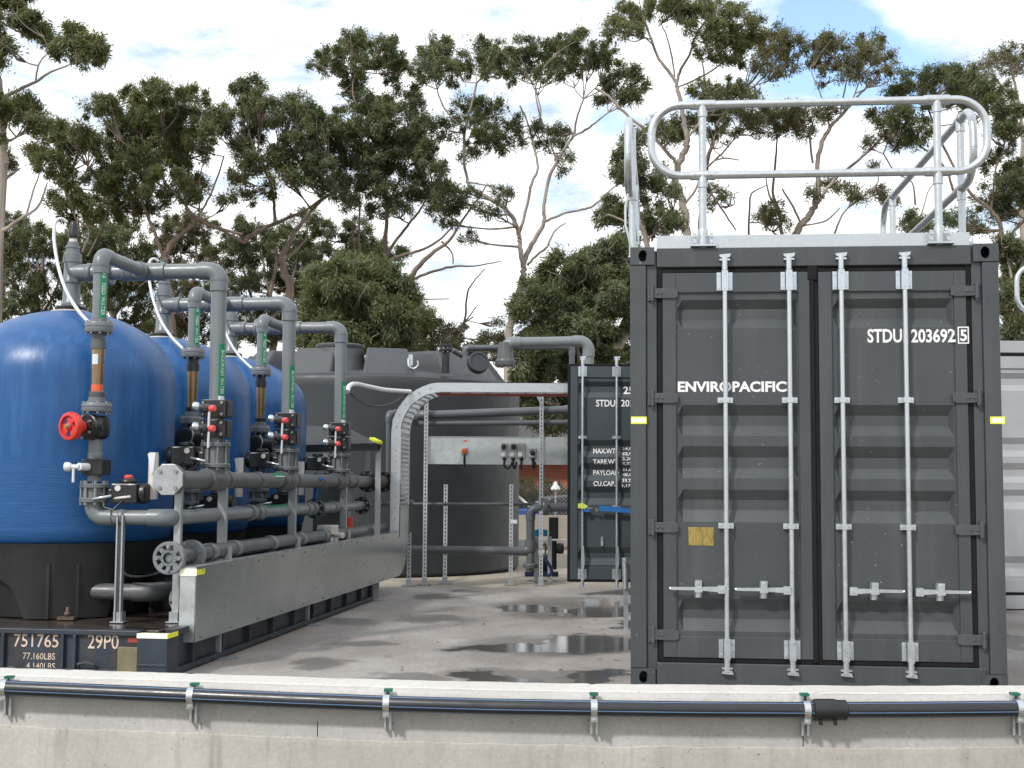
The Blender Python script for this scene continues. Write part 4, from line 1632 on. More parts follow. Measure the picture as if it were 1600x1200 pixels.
for da in (-.13, .13, PI / 2 - .1, PI / 2 + .15):
    an = a0 + da
    T = Matrix.Translation((p.x, p.y, 0)) @ Matrix.Rotation(an, 4, 'Z')
    b.box((TRAD * .92, -.012, ZD + .004), (TRAD * .965, .012, ZB - .15), T)
b.build('skirt', M['skirt'], tank)
b = MB()
an = a0 + .05
pb = Vector((p.x + (TRAD + .0) * math.cos(an), p.y + TRAD * math.sin(an), ZD))
b.cyl(pb, pb + Vector((0, 0, .09)), .013, 8)
b.cyl(pb + Vector((0, 0, .03)), pb + Vector((0, 0, .055)), .026, 6)
b.cbox(pb + Vector((0, 0, .012)), (.12, .09, .022))
b.build('hold_down_bolt', M['rust'], tank)
b = MB()
bt = MB()
b.flange(w(VT, UT, ZTOP + .015), (0, 0, 1), .125, .04, 8, bt, .009)
b.build('top_flange', M['black'], tank)
b2 = MB()
b2.collar(w(VT, UT, ZTOP - .008), (0, 0, 1), .135, .022, 24)
b2.build('top_ring', M['whitepl'], tank)
bt.build('bolt', M['bolt'], tank)
b = MB()
b.lathe(w(VT, UT, ZD + .004), UP, [(0, .66), (ZB - ZD - .1, .74), (ZB - ZD - .02, .76)], 40)
b.build('dark_core', M['skirt'], tank)  # added black core that keeps the skirt arches dark
LT = ['blue fibreglass filter vessel in the middle, between the other two', 'blue fibreglass filter vessel farthest back, beside the black water tank']
# (copies made after the pipework is defined)

PRr = .060
ZH = FR.px(150, 426, UT)[1]
VR = FR.px(339, 600, UT)[0]
VF = FR.px(226, 428, UT)[0]
UF = FR.side(158, 400, VF)[0]
ZHD = FR.px(340, 750, UT)[1]                 # top header


def rz(py, u=UT, px=339):
    return FR.px(px, py, u)[1]


def clampset(par, v, u, z, name_m='black'):
    """saddle clamp with a sample tap"""
    b = MB()
    T = FR.m @ Matrix.Translation((v, u, z))
    b.box((-.095, -.085, -.068), (.105, .085, .068), T)
    b.box((.105, -.06, -.06), (.112, .06, .06), T)
    cl = b.build('saddle_clamp', M['black'], par, .006)
    q = MB()
    for sx_ in (.075,):
        for zz in (-.045, .045):
            q.cyl(w(v + sx_, u - .098, z + zz), w(v + sx_, u - .085, z + zz), .012, 8)
            q.cyl(w(v - sx_, u - .098, z + zz), w(v - sx_, u - .085, z + zz), .009, 8)
    q.build('bolt', M['bolt'], cl)
    q = MB()
    q.cyl(w(v - .02, u - .08, z), w(v - .06, u - .13, z + .004), .032, 12)
    q.cyl(w(v - .06, u - .13, z + .004), w(v - .085, u - .15, z + .008), .022, 12)
    q.build('tap_body', M['pvc_dark'], cl)
    q = MB()
    q.lathe(w(v - .078, u - .145, z + .006), FR.u * -1 + FR.d * -.5 + UP * .15, [(0, .020), (.015, .034), (.045, .036), (.06, .026)], 12)
    q.build('tap', M['zinc'], cl)
    q = MB()
    q.lathe(w(v + .005, u - .14, z - .006), FR.u * .7 - FR.d * .6, [(0, .015), (.012, .028), (.045, .028), (.058, .018)], 12)
    q.build('tap_handle', M['redtap'], cl)
    q = MB()
    q.rings([w(v - .0, u - .15, z - .03), w(v - .002, u - .155, z - .09), w(v - .004, u - .15, z - .15)], .010, 8)
    q.build('sample_tube', M['hose'], cl)
    return cl


def actuator(par, v, u, z, side=-1, L=.20, ang=0):
    """black valve actuator lying beside the pipe"""
    q = MB()
    T = FR.m @ Matrix.Translation((v, u, z)) @ Matrix.Rotation(ang, 4, 'Z')
    x0, x1 = (.13 + L, .13) if side > 0 else (-.13 - L, -.13)
    xm = (x0 + x1) / 2
    q.box((x0, -.085, -.075), (x1 + (0 if side > 0 else -.0), .085, .07), T)
    q.lathe(T @ Vector((xm, 0, .07)), (0, 0, 1), [(0, .062), (.025, .06), (.035, .045)], 16)
    q.cyl(T @ Vector((x0, 0, 0)), T @ Vector((x0 + side * .05, 0, 0)), .075, 16)
    q.box((x1, -.03, -.03), (x1 - side * .06, .03, .03), T)
    ac = q.build('actuator', M['black'], par, .012)
    q = MB()
    q.cyl(T @ Vector((xm + .04 * side * -1, -.094, .035)), T @ Vector((xm - .04 * side, -.084, .035)), .022, 12)
    q.build('indicator', M['whitepl'], ac)
    q = MB()
    q.cyl(T @ Vector((x1 + side * .02, -.10, -.02)), T @ Vector((x1 - side * .11, -.13, -.045)), .011, 8)
    q.build('lever', M['zinc'], ac)
    q = MB()
    pts = [T @ Vector((xm, -.09, -.05)), T @ Vector((xm - side * .05, -.14, -.12)), T @ Vector((xm - side * .12, -.13, -.10)), T @ Vector((xm - side * .16, -.09, 0))]
    q.rings(pts, .005, 6)
    q.build('wire', M['black'], ac)
    return ac, T, xm


def wafer(par, v, u, z, axis, r, h, bz):
    """wafer butterfly valve between two flanges"""
    q, bt = MB(), MB()
    c = w(v, u, z)
    a = Vector(axis).normalized()
    q.flange(c + a * (h / 2 - .014), a, r, .030, 8, None)
    q.flange(c - a * (h / 2 - .014), a, r, .030, 8, None)
    q.cyl(c - a * h / 2, c + a * h / 2, r * .72, 20)
    va = q.build('butterfly_valve', M['pvc_fit'], par)
    ref = a.orthogonal().normalized()
    bb = a.cross(ref)
    for k in range(8):
        an = 2 * PI * (k + .5) / 8
        pp_ = c + (ref * math.cos(an) + bb * math.sin(an)) * r * .85
        bt.rings([pp_ - a * (h / 2 + .022), pp_ + a * (h / 2 + .022)], .010, 6, smooth=False)
    bt.build('bolt', M['bolt'], va)
    return va


# ---- riser with the horizontal run to the vessel top
ris = thing('riser_pipe', 'grey riser pipe with two tap clamps feeding the nearest blue vessel', 'pipe', w(VR, UT, ZHD), -FR.a, 'riser pipes over the top manifold')
b, ft = MB(), MB()
b.pipe([w(VT, UT, ZH), w(VR, UT, ZH), w(VR, UT, ZHD + .10)], PRr, .085, 20, 1.17, ft)
xj = VF
ft.cyl(w(xj - .17, UT, ZH), w(xj + .17, UT, ZH), PRr * 1.17, 20)
ft.collar(w(xj - .16, UT, ZH), FR.u, PRr * 1.24, .035)
ft.collar(w(xj + .16, UT, ZH), FR.u, PRr * 1.24, .035)
ft.flange(w(xj - .30, UT, ZH), FR.u, PRr * 1.7, .06, 8, None)
ft.collar(w(VR, UT, rz(437)), UP, PRr * 1.22, .03)
# tank top tee and neck


def tz(py):
    return FR.px(97, py, UT)[1]


ft.lathe(w(VT, UT, ZTOP + .03), UP, [(0, .078), (.03, .078), (.04, .070), (tz(443) - ZTOP - .04, .066), (tz(443) - ZTOP - .03, .074), (tz(438) - ZTOP - .03, .074), (tz(436) - ZTOP - .03, .066), (tz(412) - ZTOP - .03, .066), (tz(411) - ZTOP - .03, .072), (tz(398) - ZTOP - .03, .072), (tz(397) - ZTOP - .03, .06)], 20)
ft.cyl(w(VT, UT, ZH), w(VT + .16, UT, ZH), PRr * 1.16, 20)
ft.collar(w(VT + .15, UT, ZH), FR.u, PRr * 1.26, .04)
b.build('pipe', M['pvc'], ris)
ft.build('fitting', M['pvc_fit'], ris)
b = MB()
z0_ = tz(397)
b.lathe(w(VT, UT, z0_ - .02), UP, [(0, .058), (.03, .058), (.034, .050), (.06, .050), (.064, .056), (.085, .056), (.09, .042), (tz(379) - z0_ + .02, .042)], 18)
b.build('reducer', M['pvc_fit'], ris)
b = MB()
b.lathe(w(VT, UT, tz(379)), UP, [(0, .032), (tz(372) - tz(379), .032)], 14)
b.build('adapter', M['whitepl'], ris)
b = MB()
z0_, z1_ = tz(373), tz(346)
b.lathe(w(VT, UT, z0_), UP, [(0, .038), (.015, .042), (.04, .041), (z1_ - z0_ - .03, .030), (z1_ - z0_ - .01, .026), (z1_ - z0_, .015)], 16)
b.build('air_valve', M['black'], ris)


def catmull(c, n=6):
    out = []
    c = [Vector(x) for x in c]
    for i in range(len(c) - 1):
        p0, p1, p2, p3 = c[max(0, i - 1)], c[i], c[i + 1], c[min(len(c) - 1, i + 2)]
        for k in range(n):
            t_ = k / n
            out.append(.5 * ((2 * p1) + (p2 - p0) * t_ + (2 * p0 - 5 * p1 + 4 * p2 - p3) * t_ * t_ + (3 * p1 - p0 - 3 * p2 + p3) * t_ ** 3))
    out.append(c[-1])
    return out


b = MB()
hose = []
for (hx, hy, hu) in ((104, 347, 0), (97, 342, -.02), (89, 344, -.05), (85, 355, -.08), (85, 380, -.12), (92, 420, -.2), (104, 455, -.28), (122, 485, -.40), (142, 507, -.54)):
    hv, hz = FR.px(hx, hy, UT + hu)
    hose.append(w(hv, UT + hu, hz))
b.rings(catmull(hose), .0135, 10)
b.build('air_hose', M['hose'], ris)
# riser label on its right flank
ref = FR.u
b = MB()
lz0, lz1 = rz(630), rz(538)
band(b, w(VR, UT, lz0), UP, ref, PRr + .0012, lz1 - lz0, R(-62), R(8))
lb = b.build('label', M['green'], ris)
b = MB()
text_wrap(b, 'BACKWASH WATER', w(VR, UT, lz0 + .07), UP, ref, PRr + .0022, .030, lz1 - lz0 - .12, R(-28))
band(b, w(VR, UT, lz0 + .004), UP, ref, PRr + .0024, .05, R(-60), R(-5))
b.build('lettering', M['white'], lb)
clampset(ris, VR, UT, rz(639))
clampset(ris, VR, UT, rz(670))
wz_ = rz(711)
wafer(ris, VR, UT, wz_, UP, .118, .19, 0)
actuator(ris, VR - .0, UT - .03, wz_ - .005, -1, .19)
# tee into header stays with the riser
b = MB()
b.cyl(w(VR, UT, ZHD), w(VR, UT, wz_ - .09), .080, 20)
b.build('branch', M['pvc_fit'], ris)

# ---- feed pipes
PF = .050


def fz(py, k):
    px = (152, 300, 405)[k]
    return FR.px(px, py, UF + k * STEP)[1]


def feed_top(th, k):
    u = UF + k * STEP
    b, ft = MB(), MB()
    b.pipe([w(VF, UT + k * STEP, ZH), w(VF, u, ZH), w(VF, u, fz(512, 0))], PF, .075, 18, 1.16, ft)
    ft.collar(w(VF, u, fz(414, 0)), UP, PF * 1.22, .025)
    ft.collar(w(VF, UT - .10 + k * STEP, ZH), FR.d, PF * 1.35, .05)
    b.build('pipe', M['pvc'], th)
    z0, z1 = fz(500, 0), fz(424, 0)
    b = MB()
    band(b, w(VF, u, z0), UP, ref, PF + .0012, z1 - z0, R(-66), R(2))
    lb = b.build('label', M['green'], th)
    b = MB()
    text_wrap(b, 'FEED WATER', w(VF, u, z0 + .03), UP, ref, PF + .0022, .028, (z1 - z0) * .66, R(-36))
    for zz in (z1 - .045, z1 - .020):
        text_wrap(b, '>', w(VF, u, zz - .01), UP, ref, PF + .0022, .030, .018, R(-36))
    b.build('lettering', M['white'], lb)
    # flange, union, sight tube, union
    bt = MB()
    zf1 = fz(512, 0)
    ft.flange(w(VF, u, zf1), UP, .100, .075, 8, bt, .009)
    ft.cyl(w(VF, u, zf1 + .03), w(VF, u, zf1 + .07), .060, 18)
    ft.build('fitting', M['pvc_fit'], th)
    bt.build('bolt', M['bolt'], th)
    zs1, zs0 = fz(545, 0), fz(612, 0)
    b = MB()
    b.lathe(w(VF, u, zs1), UP, [(0, .056), (.055, .056), (.06, .050), (.14, .046)], 18)
    b.lathe(w(VF, u, zs0 - .055), UP, [(0, .054), (.01, .058), (.05, .058), (.055, .052)], 18)
    b.build('union', M['black'] if k else M['pvc_dark'], th)
    b = MB()
    b.lathe(w(VF, u, zs0), UP, [(0, .040), (.05, .041), (zs1 - zs0 - .02, .047), (zs1 - zs0, .047)], 18)
    sg = b.build('sight_tube', M['amber'], th)
    if k == 0:
        b = MB()
        b.lathe(w(VF, u, fz(612, 0)), UP, [(0, .0412), (.05, .0425)], 18)
        b.build('float', M['float'], sg)
        b = MB()
        band(b, w(VF, u, fz(570, 0)), UP, -FR.d, .0485, .075, R(-30), R(25))
        b.build('scale_label', M['hose'], sg)
    return u


def diaphragm(th, k, u, z):
    """black diaphragm valve body"""
    b = MB()
    b.lathe(w(VF, u, z - .085), UP, [(0, .065), (.02, .092), (.085, .100), (.15, .092), (.17, .065)], 20)
    b.lathe(w(VF - .01, u - .04, z), -FR.d - FR.u * .35, [(0, .094), (.05, .094), (.055, .086), (.075, .086)], 20)
    return b.build('valve_body', M['black'], th, .0)


f1 = thing('feed_pipe', 'grey feed pipe with a red handwheel valve in front of the nearest blue vessel', 'pipe', w(VF, UF, ZD), -FR.a, 'feed pipes with amber sight tubes')
u = feed_top(f1, 0)
b, bt = MB(), MB()
b.flange(w(VF, u, fz(637, 0)), UP, .108, .062, 8, bt, .010)
b.cyl(w(VF, u, fz(637, 0) + .03), w(VF, u, fz(637, 0) + .075), .062, 18)
b.build('flange', M['pvc_fit'], f1)
bt.build('bolt', M['bolt'], f1)
zv = fz(668, 0)
vb = diaphragm(f1, 0, u, zv)
q = MB()
adir = (-FR.d - FR.u * .42).normalized()
sdir = UP.cross(adir).normalized()
cv = w(VF, u, zv) + adir * .13
for k in range(6):
    an = 2 * PI * (k + .5) / 6
    p_ = cv - adir * .02 + (sdir * math.cos(an) + UP * math.sin(an)) * .078
    q.cyl(p_, p_ + adir * .025, .010, 8)
q.cyl(cv, cv + adir * .09, .016, 10)
q.sphere(cv + adir * .13, .02, 8)
q.build('bolt', M['bolt'], vb)
q = MB()
q.cyl(cv - adir * .01, cv + adir * .08, .040, 14)
hc = cv + adir * .105
rim = []
nn = 36
vs, fs = [], []
for k in range(nn):
    an = 2 * PI * k / nn
    rd = sdir * math.cos(an) + UP * math.sin(an)
    for (rr, dd) in ((.100, -.024), (.104, .0), (.098, .020), (.076, .026), (.073, -.004)):
        vs.append(hc + rd * rr + adir * dd)
for k in range(nn):
    j = (k + 1) % nn
    for m_ in range(5):
        fs.append((k * 5 + m_, j * 5 + m_, j * 5 + (m_ + 1) % 5, k * 5 + (m_ + 1) % 5))
q.add(vs, fs, True)
for a0_ in (R(80), R(200), R(320)):                     # three broad spokes
    d0 = sdir * math.cos(a0_ - .62) + UP * math.sin(a0_ - .62)
    d1 = sdir * math.cos(a0_ + .62) + UP * math.sin(a0_ + .62)
    dm = sdir * math.cos(a0_) + UP * math.sin(a0_)
    e0 = sdir * math.cos(a0_ - .9) + UP * math.sin(a0_ - .9)
    e1 = sdir * math.cos(a0_ + .9) + UP * math.sin(a0_ + .9)
    q.prism([hc + e0 * .024 + adir * .008, hc + d0 * .078 + adir * .008, hc + dm * .090 + adir * .008, hc + d1 * .078 + adir * .008, hc + e1 * .024 + adir * .008], adir * -.010)
q.lathe(hc - adir * .01, adir, [(0, .030), (.03, .028), (.034, .018)], 14)
q.build('handwheel', M['red'], f1)
q = MB()
q.cyl(hc + adir * .02, hc + adir * .045, .013, 8)
q.build('wheel_nut', M['brass'], f1)
b = MB()
b.cyl(w(VF, u, zv - .07), w(VF, u, fz(752, 0)), PF, 18)
b.collar(w(VF, u, fz(712, 0)), UP, PF * 1.10, .05)
b.build('lower_pipe', M['pvc'], f1)
clz = fz(730, 0)
b = MB()
T = FR.m @ Matrix.Translation((VF, u, clz))
b.box((-.070, -.075, -.058), (.090, .075, .058), T)
cl = b.build('saddle_clamp', M['black'], f1, .006)
q = MB()
q.cyl(w(VF - .02, u - .07, clz), w(VF - .05, u - .15, clz + .002), .028, 12)
q.cyl(w(VF - .05, u - .15, clz), w(VF - .11, u - .16, clz), .018, 10)
q.lathe(w(VF - .10, u - .16, clz), -FR.u, [(0, .022), (.02, .034), (.045, .034), (.05, .026)], 12)
q.rings([w(VF - .085, u - .16, clz - .01), w(VF - .085, u - .16, clz - .11)], .010, 8)
q.build('tap', M['hose'], cl)
zw = fz(770, 0)
wafer(f1, VF, u, zw, UP, .105, .13, 0)
ac, T, xm = actuator(f1, VF + .02, u + .02, zw + .0, 1, .20)
q = MB()
q.lathe(T @ Vector((xm, 0, .10)), UP, [(0, .030), (.02, .034), (.03, .02)], 12)
q.build('button', M['redtap'], ac)
q = MB()
q.cyl(w(VF + .17, u - .055, zw - .04), w(VF + .31, u - .075, zw - .025), .010, 8)
q.build('lever', M['whitepl'], ac)

for k in (1, 2):
    fk = thing('feed_pipe', ('grey feed pipe with a black actuated valve in front of the middle blue vessel', 'grey feed pipe with a black actuated valve in front of the farthest blue vessel')[k - 1],
               'pipe', w(VF, UF + k * STEP, ZD), -FR.a, 'feed pipes with amber sight tubes')
    u = feed_top(fk, k)
    b, bt = MB(), MB()
    zfl = fz(637, 0)
    b.flange(w(VF, u, zfl), UP, .100, .062, 8, bt, .010)
    b.cyl(w(VF, u, zfl + .03), w(VF, u, zfl + .075), .060, 18)
    b.build('flange', M['pvc_fit'], fk)
    bt.build('bolt', M['bolt'], fk)
    zv = zfl - .165
    T = FR.m @ Matrix.Translation((VF, u, zv))
    b = MB()
    b.cyl(w(VF, u, zfl - .02), w(VF, u, zv - .3), .055, 18)
    b.cyl(w(VF + .0, u + .08, zv), w(VF, u - .12, zv), .105, 20)
    b.lathe(w(VF, u - .12, zv), -FR.d, [(0, .10), (.03, .085), (.035, .05)], 20)
    b.cyl(w(VF + .06, u - .06, zv), w(VF + .18, u - .07, zv + .0), .085, 18)
    vb = b.build('valve_body', M['black'], fk)
    q = MB()
    for an in (R(40), R(130), R(220), R(310)):
        q.cyl(w(VF + .17, u - .06, zv) + FR.d * (math.cos(an) * .06) + UP * (math.sin(an) * .06), w(VF + .188, u - .06, zv) + FR.d * (math.cos(an) * .06) + UP * (math.sin(an) * .06), .008, 6)
    q.rings(catmull([w(VF + .05, u - .16, zv + .10), w(VF + .09, u - .20, zv + .02), w(VF + .03, u - .2, zv - .12)]), .007, 6)
    q.build('bolt', M['bolt'], vb)
    b = MB()
    b.cyl(w(VF, u, zv - .28), w(VF, u, FR.px(300, 800, UF)[1] - .05), PF, 18)
    b.build('lower_pipe', M['pvc_dark'], fk)
    zw = zv - .50
    wafer(fk, VF, u, zw, UP, .105, .13, 0)
    actuator(fk, VF + .02, u, zw - .05, 1, .20)

# ---- manifolds along the rack
UH0 = FR.side(262, 747, VR)[0]
UEND = FR.side(575, 757, VR)[0]
hd1 = thing('manifold_pipe', 'top grey manifold pipe with a blind flange at its near end and green label', 'pipe', w(VR, UH0, ZHD), -FR.a, 'manifold pipes along the rack')
b, ft, bt = MB(), MB(), MB()
PH = .066
b.cyl(w(VR, UH0 + .03, ZHD), w(VR, UEND, ZHD), PH, 20)
for k in range(3):
    u = UT + k * STEP
    ft.cyl(w(VR, u - .20, ZHD), w(VR, u + .20, ZHD), PH * 1.24, 20)
    ft.collar(w(VR, u - .19, ZHD), FR.d, PH * 1.34, .05)
    ft.collar(w(VR, u + .19, ZHD), FR.d, PH * 1.34, .05)
    ft.collar(w(VR, u, ZHD), FR.d, PH * 1.30, .20)
for u in (UT + STEP * .55, UT + STEP * 1.6, UT + 2 * STEP + .62):
    ft.collar(w(VR, u, ZHD), FR.d, PH * 1.14, .10)
b.build('pipe', M['pvc_dark'], hd1)
ft.flange(w(VR, UH0 + .06, ZHD), FR.d, .112, .045, 4, None)
ft.cyl(w(VR, UH0 + .06, ZHD), w(VR, UH0 + .16, ZHD), PH * 1.2, 18)
ft.build('fitting', M['pvc_dark'], hd1)
b = MB()
hx = []
for k in range(8):
    an = 2 * PI * (k + .5) / 8
    hx.append(w(VR, UH0, ZHD) + FR.u * (math.cos(an) * .118) + UP * (math.sin(an) * .118))
b.prism(hx, FR.d * .02)
b.build('blind_flange', M['galv_dull'], hd1, .003)
for k in range(4):
    an = PI / 4 + PI / 2 * k
    p_ = w(VR, UH0, ZHD) + FR.u * (math.cos(an) * .082) + UP * (math.sin(an) * .082)
    bt.cyl(p_ - FR.d * .012, p_ + FR.d * .1, .015, 10)
bt2 = MB()
ft = MB()
ft.flange(w(VR, UEND, ZHD), FR.d, .125, .06, 8, bt, .012)
u2 = UEND + .80
ft.flange(w(VR, u2, ZHD), FR.d, .125, .06, 8, bt, .012)
ft.build('flange', M['black'], hd1)
b = MB()
b.cyl(w(VR, UEND, ZHD), w(VR, u2, ZHD), .075, 18)
b.build('spool', M['rust'], hd1)
bt.build('bolt', M['bolt'], hd1)
b = MB()
ul = FR.side(420, 750, VR)[0]
band(b, w(VR, ul, ZHD), FR.d, UP, PH + .0013, .62, R(-5), R(55))
lb = b.build('label', M['green'], hd1)
b = MB()
band(b, w(VR, ul + .56, ZHD), FR.d, UP, PH + .0022, .06, R(-5), R(55))
band(b, w(VR, ul + .02, ZHD), FR.d, UP, PH + .0022, .60, R(53), R(60))
b.build('label_edge', M['white'], lb)

ZM = FR.px(150, 808, UF)[1]
VM = FR.px(266, 806, UF)[0]
hd2 = thing('manifold_pipe', 'middle grey manifold pipe joined by an elbow to the red handwheel feed pipe', 'pipe', w(VM, UF, ZM), -FR.a, 'manifold pipes along the rack')
b, ft, bt = MB(), MB(), MB()
um = FR.side(565, 790, VM)[0]
PM = .055
b.pipe([w(VF, UF, fz(790, 0)), w(VF, UF, ZM), w(VM, UF, ZM), w(VM, um, ZM)], PM, .085, 18, 1.15, ft)
for k in (1, 2):
    u = UF + k * STEP
    ft.cyl(w(VM, u - .15, ZM), w(VM, u + .15, ZM), PM * 1.2, 18)
    ft.collar(w(VM, u - .14, ZM), FR.d, PM * 1.3, .05)
    ft.collar(w(VM, u + .14, ZM), FR.d, PM * 1.3, .05)
    b.cyl(w(VM, u, ZM), w(VF, u, ZM), PM, 16)
for u in (1.6, 2.4, 3.4, 4.0, 5.0):
    ft.collar(w(VM, u, ZM), FR.d, PM * 1.2, .09)
xs_ = FR.px(192, 806, UF)[0]
ft.collar(w(xs_, UF, ZM), FR.u, PM * 1.14, .035)
b.build('pipe', M['pvc'], hd2)
ft.build('fitting', M['pvc_fit'], hd2)
ft = MB()
ft.flange(w(VM, um, ZM), FR.d, .10, .06, 8, bt, .012)
uv = FR.side(492, 796, VM)[0]
ft.flange(w(VM, uv, ZM), FR.d, .10, .08, 8, bt, .012)
ft.build('flange', M['black'], hd2)
bt.build('bolt', M['bolt'], hd2)
b = MB()
b.cyl(w(VM, uv, ZM + .08), w(VM + .03, uv - .06, ZM + .27), .026, 10)
b.bar(w(VM + .03, uv - .06, ZM + .27), w(VM + .12, uv - .2, ZM + .30), .05, .02)
b.build('valve_handle', M['strap'], hd2)
b = MB()
ul = FR.side(412, 795, VM)[0]
band(b, w(VM, ul, ZM), FR.d, UP, PM + .0013, .62, R(-5), R(50))
b.build('label', M['green'], hd2)
b = MB()
b.cyl(w(VM, um, ZM), w(VM, um + 2.9, ZM), .032, 12)
b.build('thin_run', M['pvc_dark'], hd2)

ZL = FR.px(262, 872, UH0)[1]
VL = FR.px(264, 872, UH0)[0]
hd3 = thing('manifold_pipe', 'lowest dark manifold pipe with a slotted open flange at its near end', 'pipe', w(VL, UH0, ZL), -FR.a, 'manifold pipes along the rack')
b, ft, bt = MB(), MB(), MB()
ue = FR.side(600, 832, VL)[0]
b.cyl(w(VL, UH0 + .03, ZL), w(VL, ue, ZL), .062, 18)
for u in (UH0 + .8, UH0 + 1.35, UH0 + 2.3, UH0 + 3.2, UH0 + 4.0):
    ft.collar(w(VL, u, ZL), FR.d, .072, .10)
b.build('pipe', M['pvc_dark'], hd3)
ft.flange(w(VL, UH0 + .42, ZL), FR.d, .112, .06, 8, bt, .013)
# open flange with windows
ring_v, ring_f = [], []
c0 = w(VL, UH0 - .01, ZL)
ft.lathe(c0, FR.d, [(0, .040), (0, .058), (.05, .058), (.05, .04)], 24, caps=False)
ft.lathe(c0, FR.d, [(0, .090), (-.004, .094), (-.004, .112), (.0, .116), (.045, .116), (.045, .09)], 28, caps=False)
for k in range(8):
    an = 2 * PI * k / 8
    d1 = FR.u * math.cos(an) + UP * math.sin(an)
    d2 = FR.u * -math.sin(an) + UP * math.cos(an)
    ft.prism([c0 + d1 * .05 + d2 * .014, c0 + d1 * .1 + d2 * .016, c0 + d1 * .1 - d2 * .016, c0 + d1 * .05 - d2 * .014], FR.d * .035)
    if k % 2 == 0:
        bt.cyl(c0 + d1 * .082 - FR.d * .02, c0 + d1 * .082 + FR.d * .06, .013, 8)
ft.lathe(c0 + FR.d * .02, FR.d, [(0, .02), (.004, .036), (.02, .04)], 16)
ft.build('flange', M['pvc'], hd3)
bt.build('bolt', M['bolt'], hd3)
b = MB()
uc = FR.side(515, 833, VL)[0]
b.box((-.10, -.14, -.09), (.06, .14, .10), FR.m @ Matrix.Translation((VL, uc, ZL)))
b.cyl(w(VL + .06, uc, ZL), w(VL + .17, uc - .1, ZL + .0), .03, 10)
b.build('clamp', M['whitepl'], hd3, .01)
b = MB()
uc2 = FR.side(545, 815, VL)[0]
b.cyl(w(VL, uc2, ZL + .05), w(VL, uc2, ZL + .16), .04, 12)
b.build('plug', M['red'], hd3)

# ---- extra dark pipework low between manifolds and vessels
lowp = thing('drain_pipe', 'dark drain pipe lying low on the rack deck behind the lowest manifold', 'pipe', w(-.62, .6, ZD), -FR.a)
b, ft, bt = MB(), MB(), MB()
zl2 = ZD + .17
b.pipe([w(-.95, .80, zl2 + .02), w(-.42, .80, zl2 + .02), w(-.42, 5.6, zl2 + .02)], .06, .09, 16, 1.16, ft)
for k in range(3):
    b.cyl(w(VT + .5, UT + k * STEP + .25, zl2 + .02), w(-.42, UT + k * STEP + .25, zl2 + .02), .055, 16)
    ft.flange(w(-.72, UT + k * STEP + .25, zl2 + .02), FR.u, .10, .07, 8, bt, .01)
b.build('pipe', M['pvc_dark'], lowp)
xq, zq = FR.px(282, 938, .55)
ft.build('fitting', M['pvc_dark'], lowp)
bt.build('bolt', M['bolt'], lowp)
b = MB()
b.flange(w(xq, .62, zq), FR.d, .11, .03, 8, None)
b.cyl(w(xq, .62, zq), w(xq, 1.0, zq), .06, 14)
b.build('flange', M['pvc'], lowp)
q = MB()
for k in range(8):
    an = 2 * PI * (k + .3) / 8
    p_ = w(xq, .604, zq) + FR.u * (math.cos(an) * .09) + UP * (math.sin(an) * .09)
    q.cyl(p_ - FR.d * .002, p_ + FR.d * .002, .012, 10)
q.build('bolt_hole', M['hole'], lowp)
for k in range(3):
    actuator(lowp, -.72, UT + k * STEP + .25, zl2 + .20, 1, .16)
b = MB()
b.rings(catmull([w(FR.px(186, 850, .7)[0], .72, FR.px(186, 850, .7)[1]), w(FR.px(188, 885, .7)[0], .72, FR.px(188, 885, .7)[1]), w(FR.px(200, 899, .7)[0], .70, FR.px(200, 899, .7)[1]), w(FR.px(228, 900, .7)[0], .7, FR.px(228, 900, .7)[1]), w(FR.px(262, 890, .7)[0], .75, FR.px(262, 890, .7)[1])]), .010, 8)
b.build('cable', M['black'], lowp)

# ---- strut posts on the rack
STL = ['galvanised strut post nearest the camera, under the elbow of the middle manifold', 'galvanised strut post carrying the near flanges of the manifolds',
       'galvanised strut post below the nearest riser pipe', 'galvanised strut post below the middle riser pipe', 'galvanised strut post below the farthest riser pipe']


def channel(mb, T, L, W_=.041, D=.041, slots=False):
    """C channel standing on its base: web to local -y"""
    h = W_ / 2
    if slots:
        mb.box((-h, 0, 0), (-.0075, .003, L), T)
        mb.box((.0075, 0, 0), (h, .003, L), T)
        n = int(L / .05)
        for k in range(n + 1):
            z0 = max(0, k * .05 - .011)
            z1 = min(L, k * .05 + .011)
            mb.box((-.0075, 0, z0), (.0075, .003, z1), T)
    else:
        mb.box((-h, 0, 0), (h, .003, L), T)
    mb.box((-h, .003, 0), (-h + .003, D, L), T)
    mb.box((h - .003, .003, 0), (h, D, L), T)
    mb.box((-h + .003, D - .003, 0), (-h + .011, D, L), T)
    mb.box((h - .011, D - .003, 0), (h - .003, D, L), T)


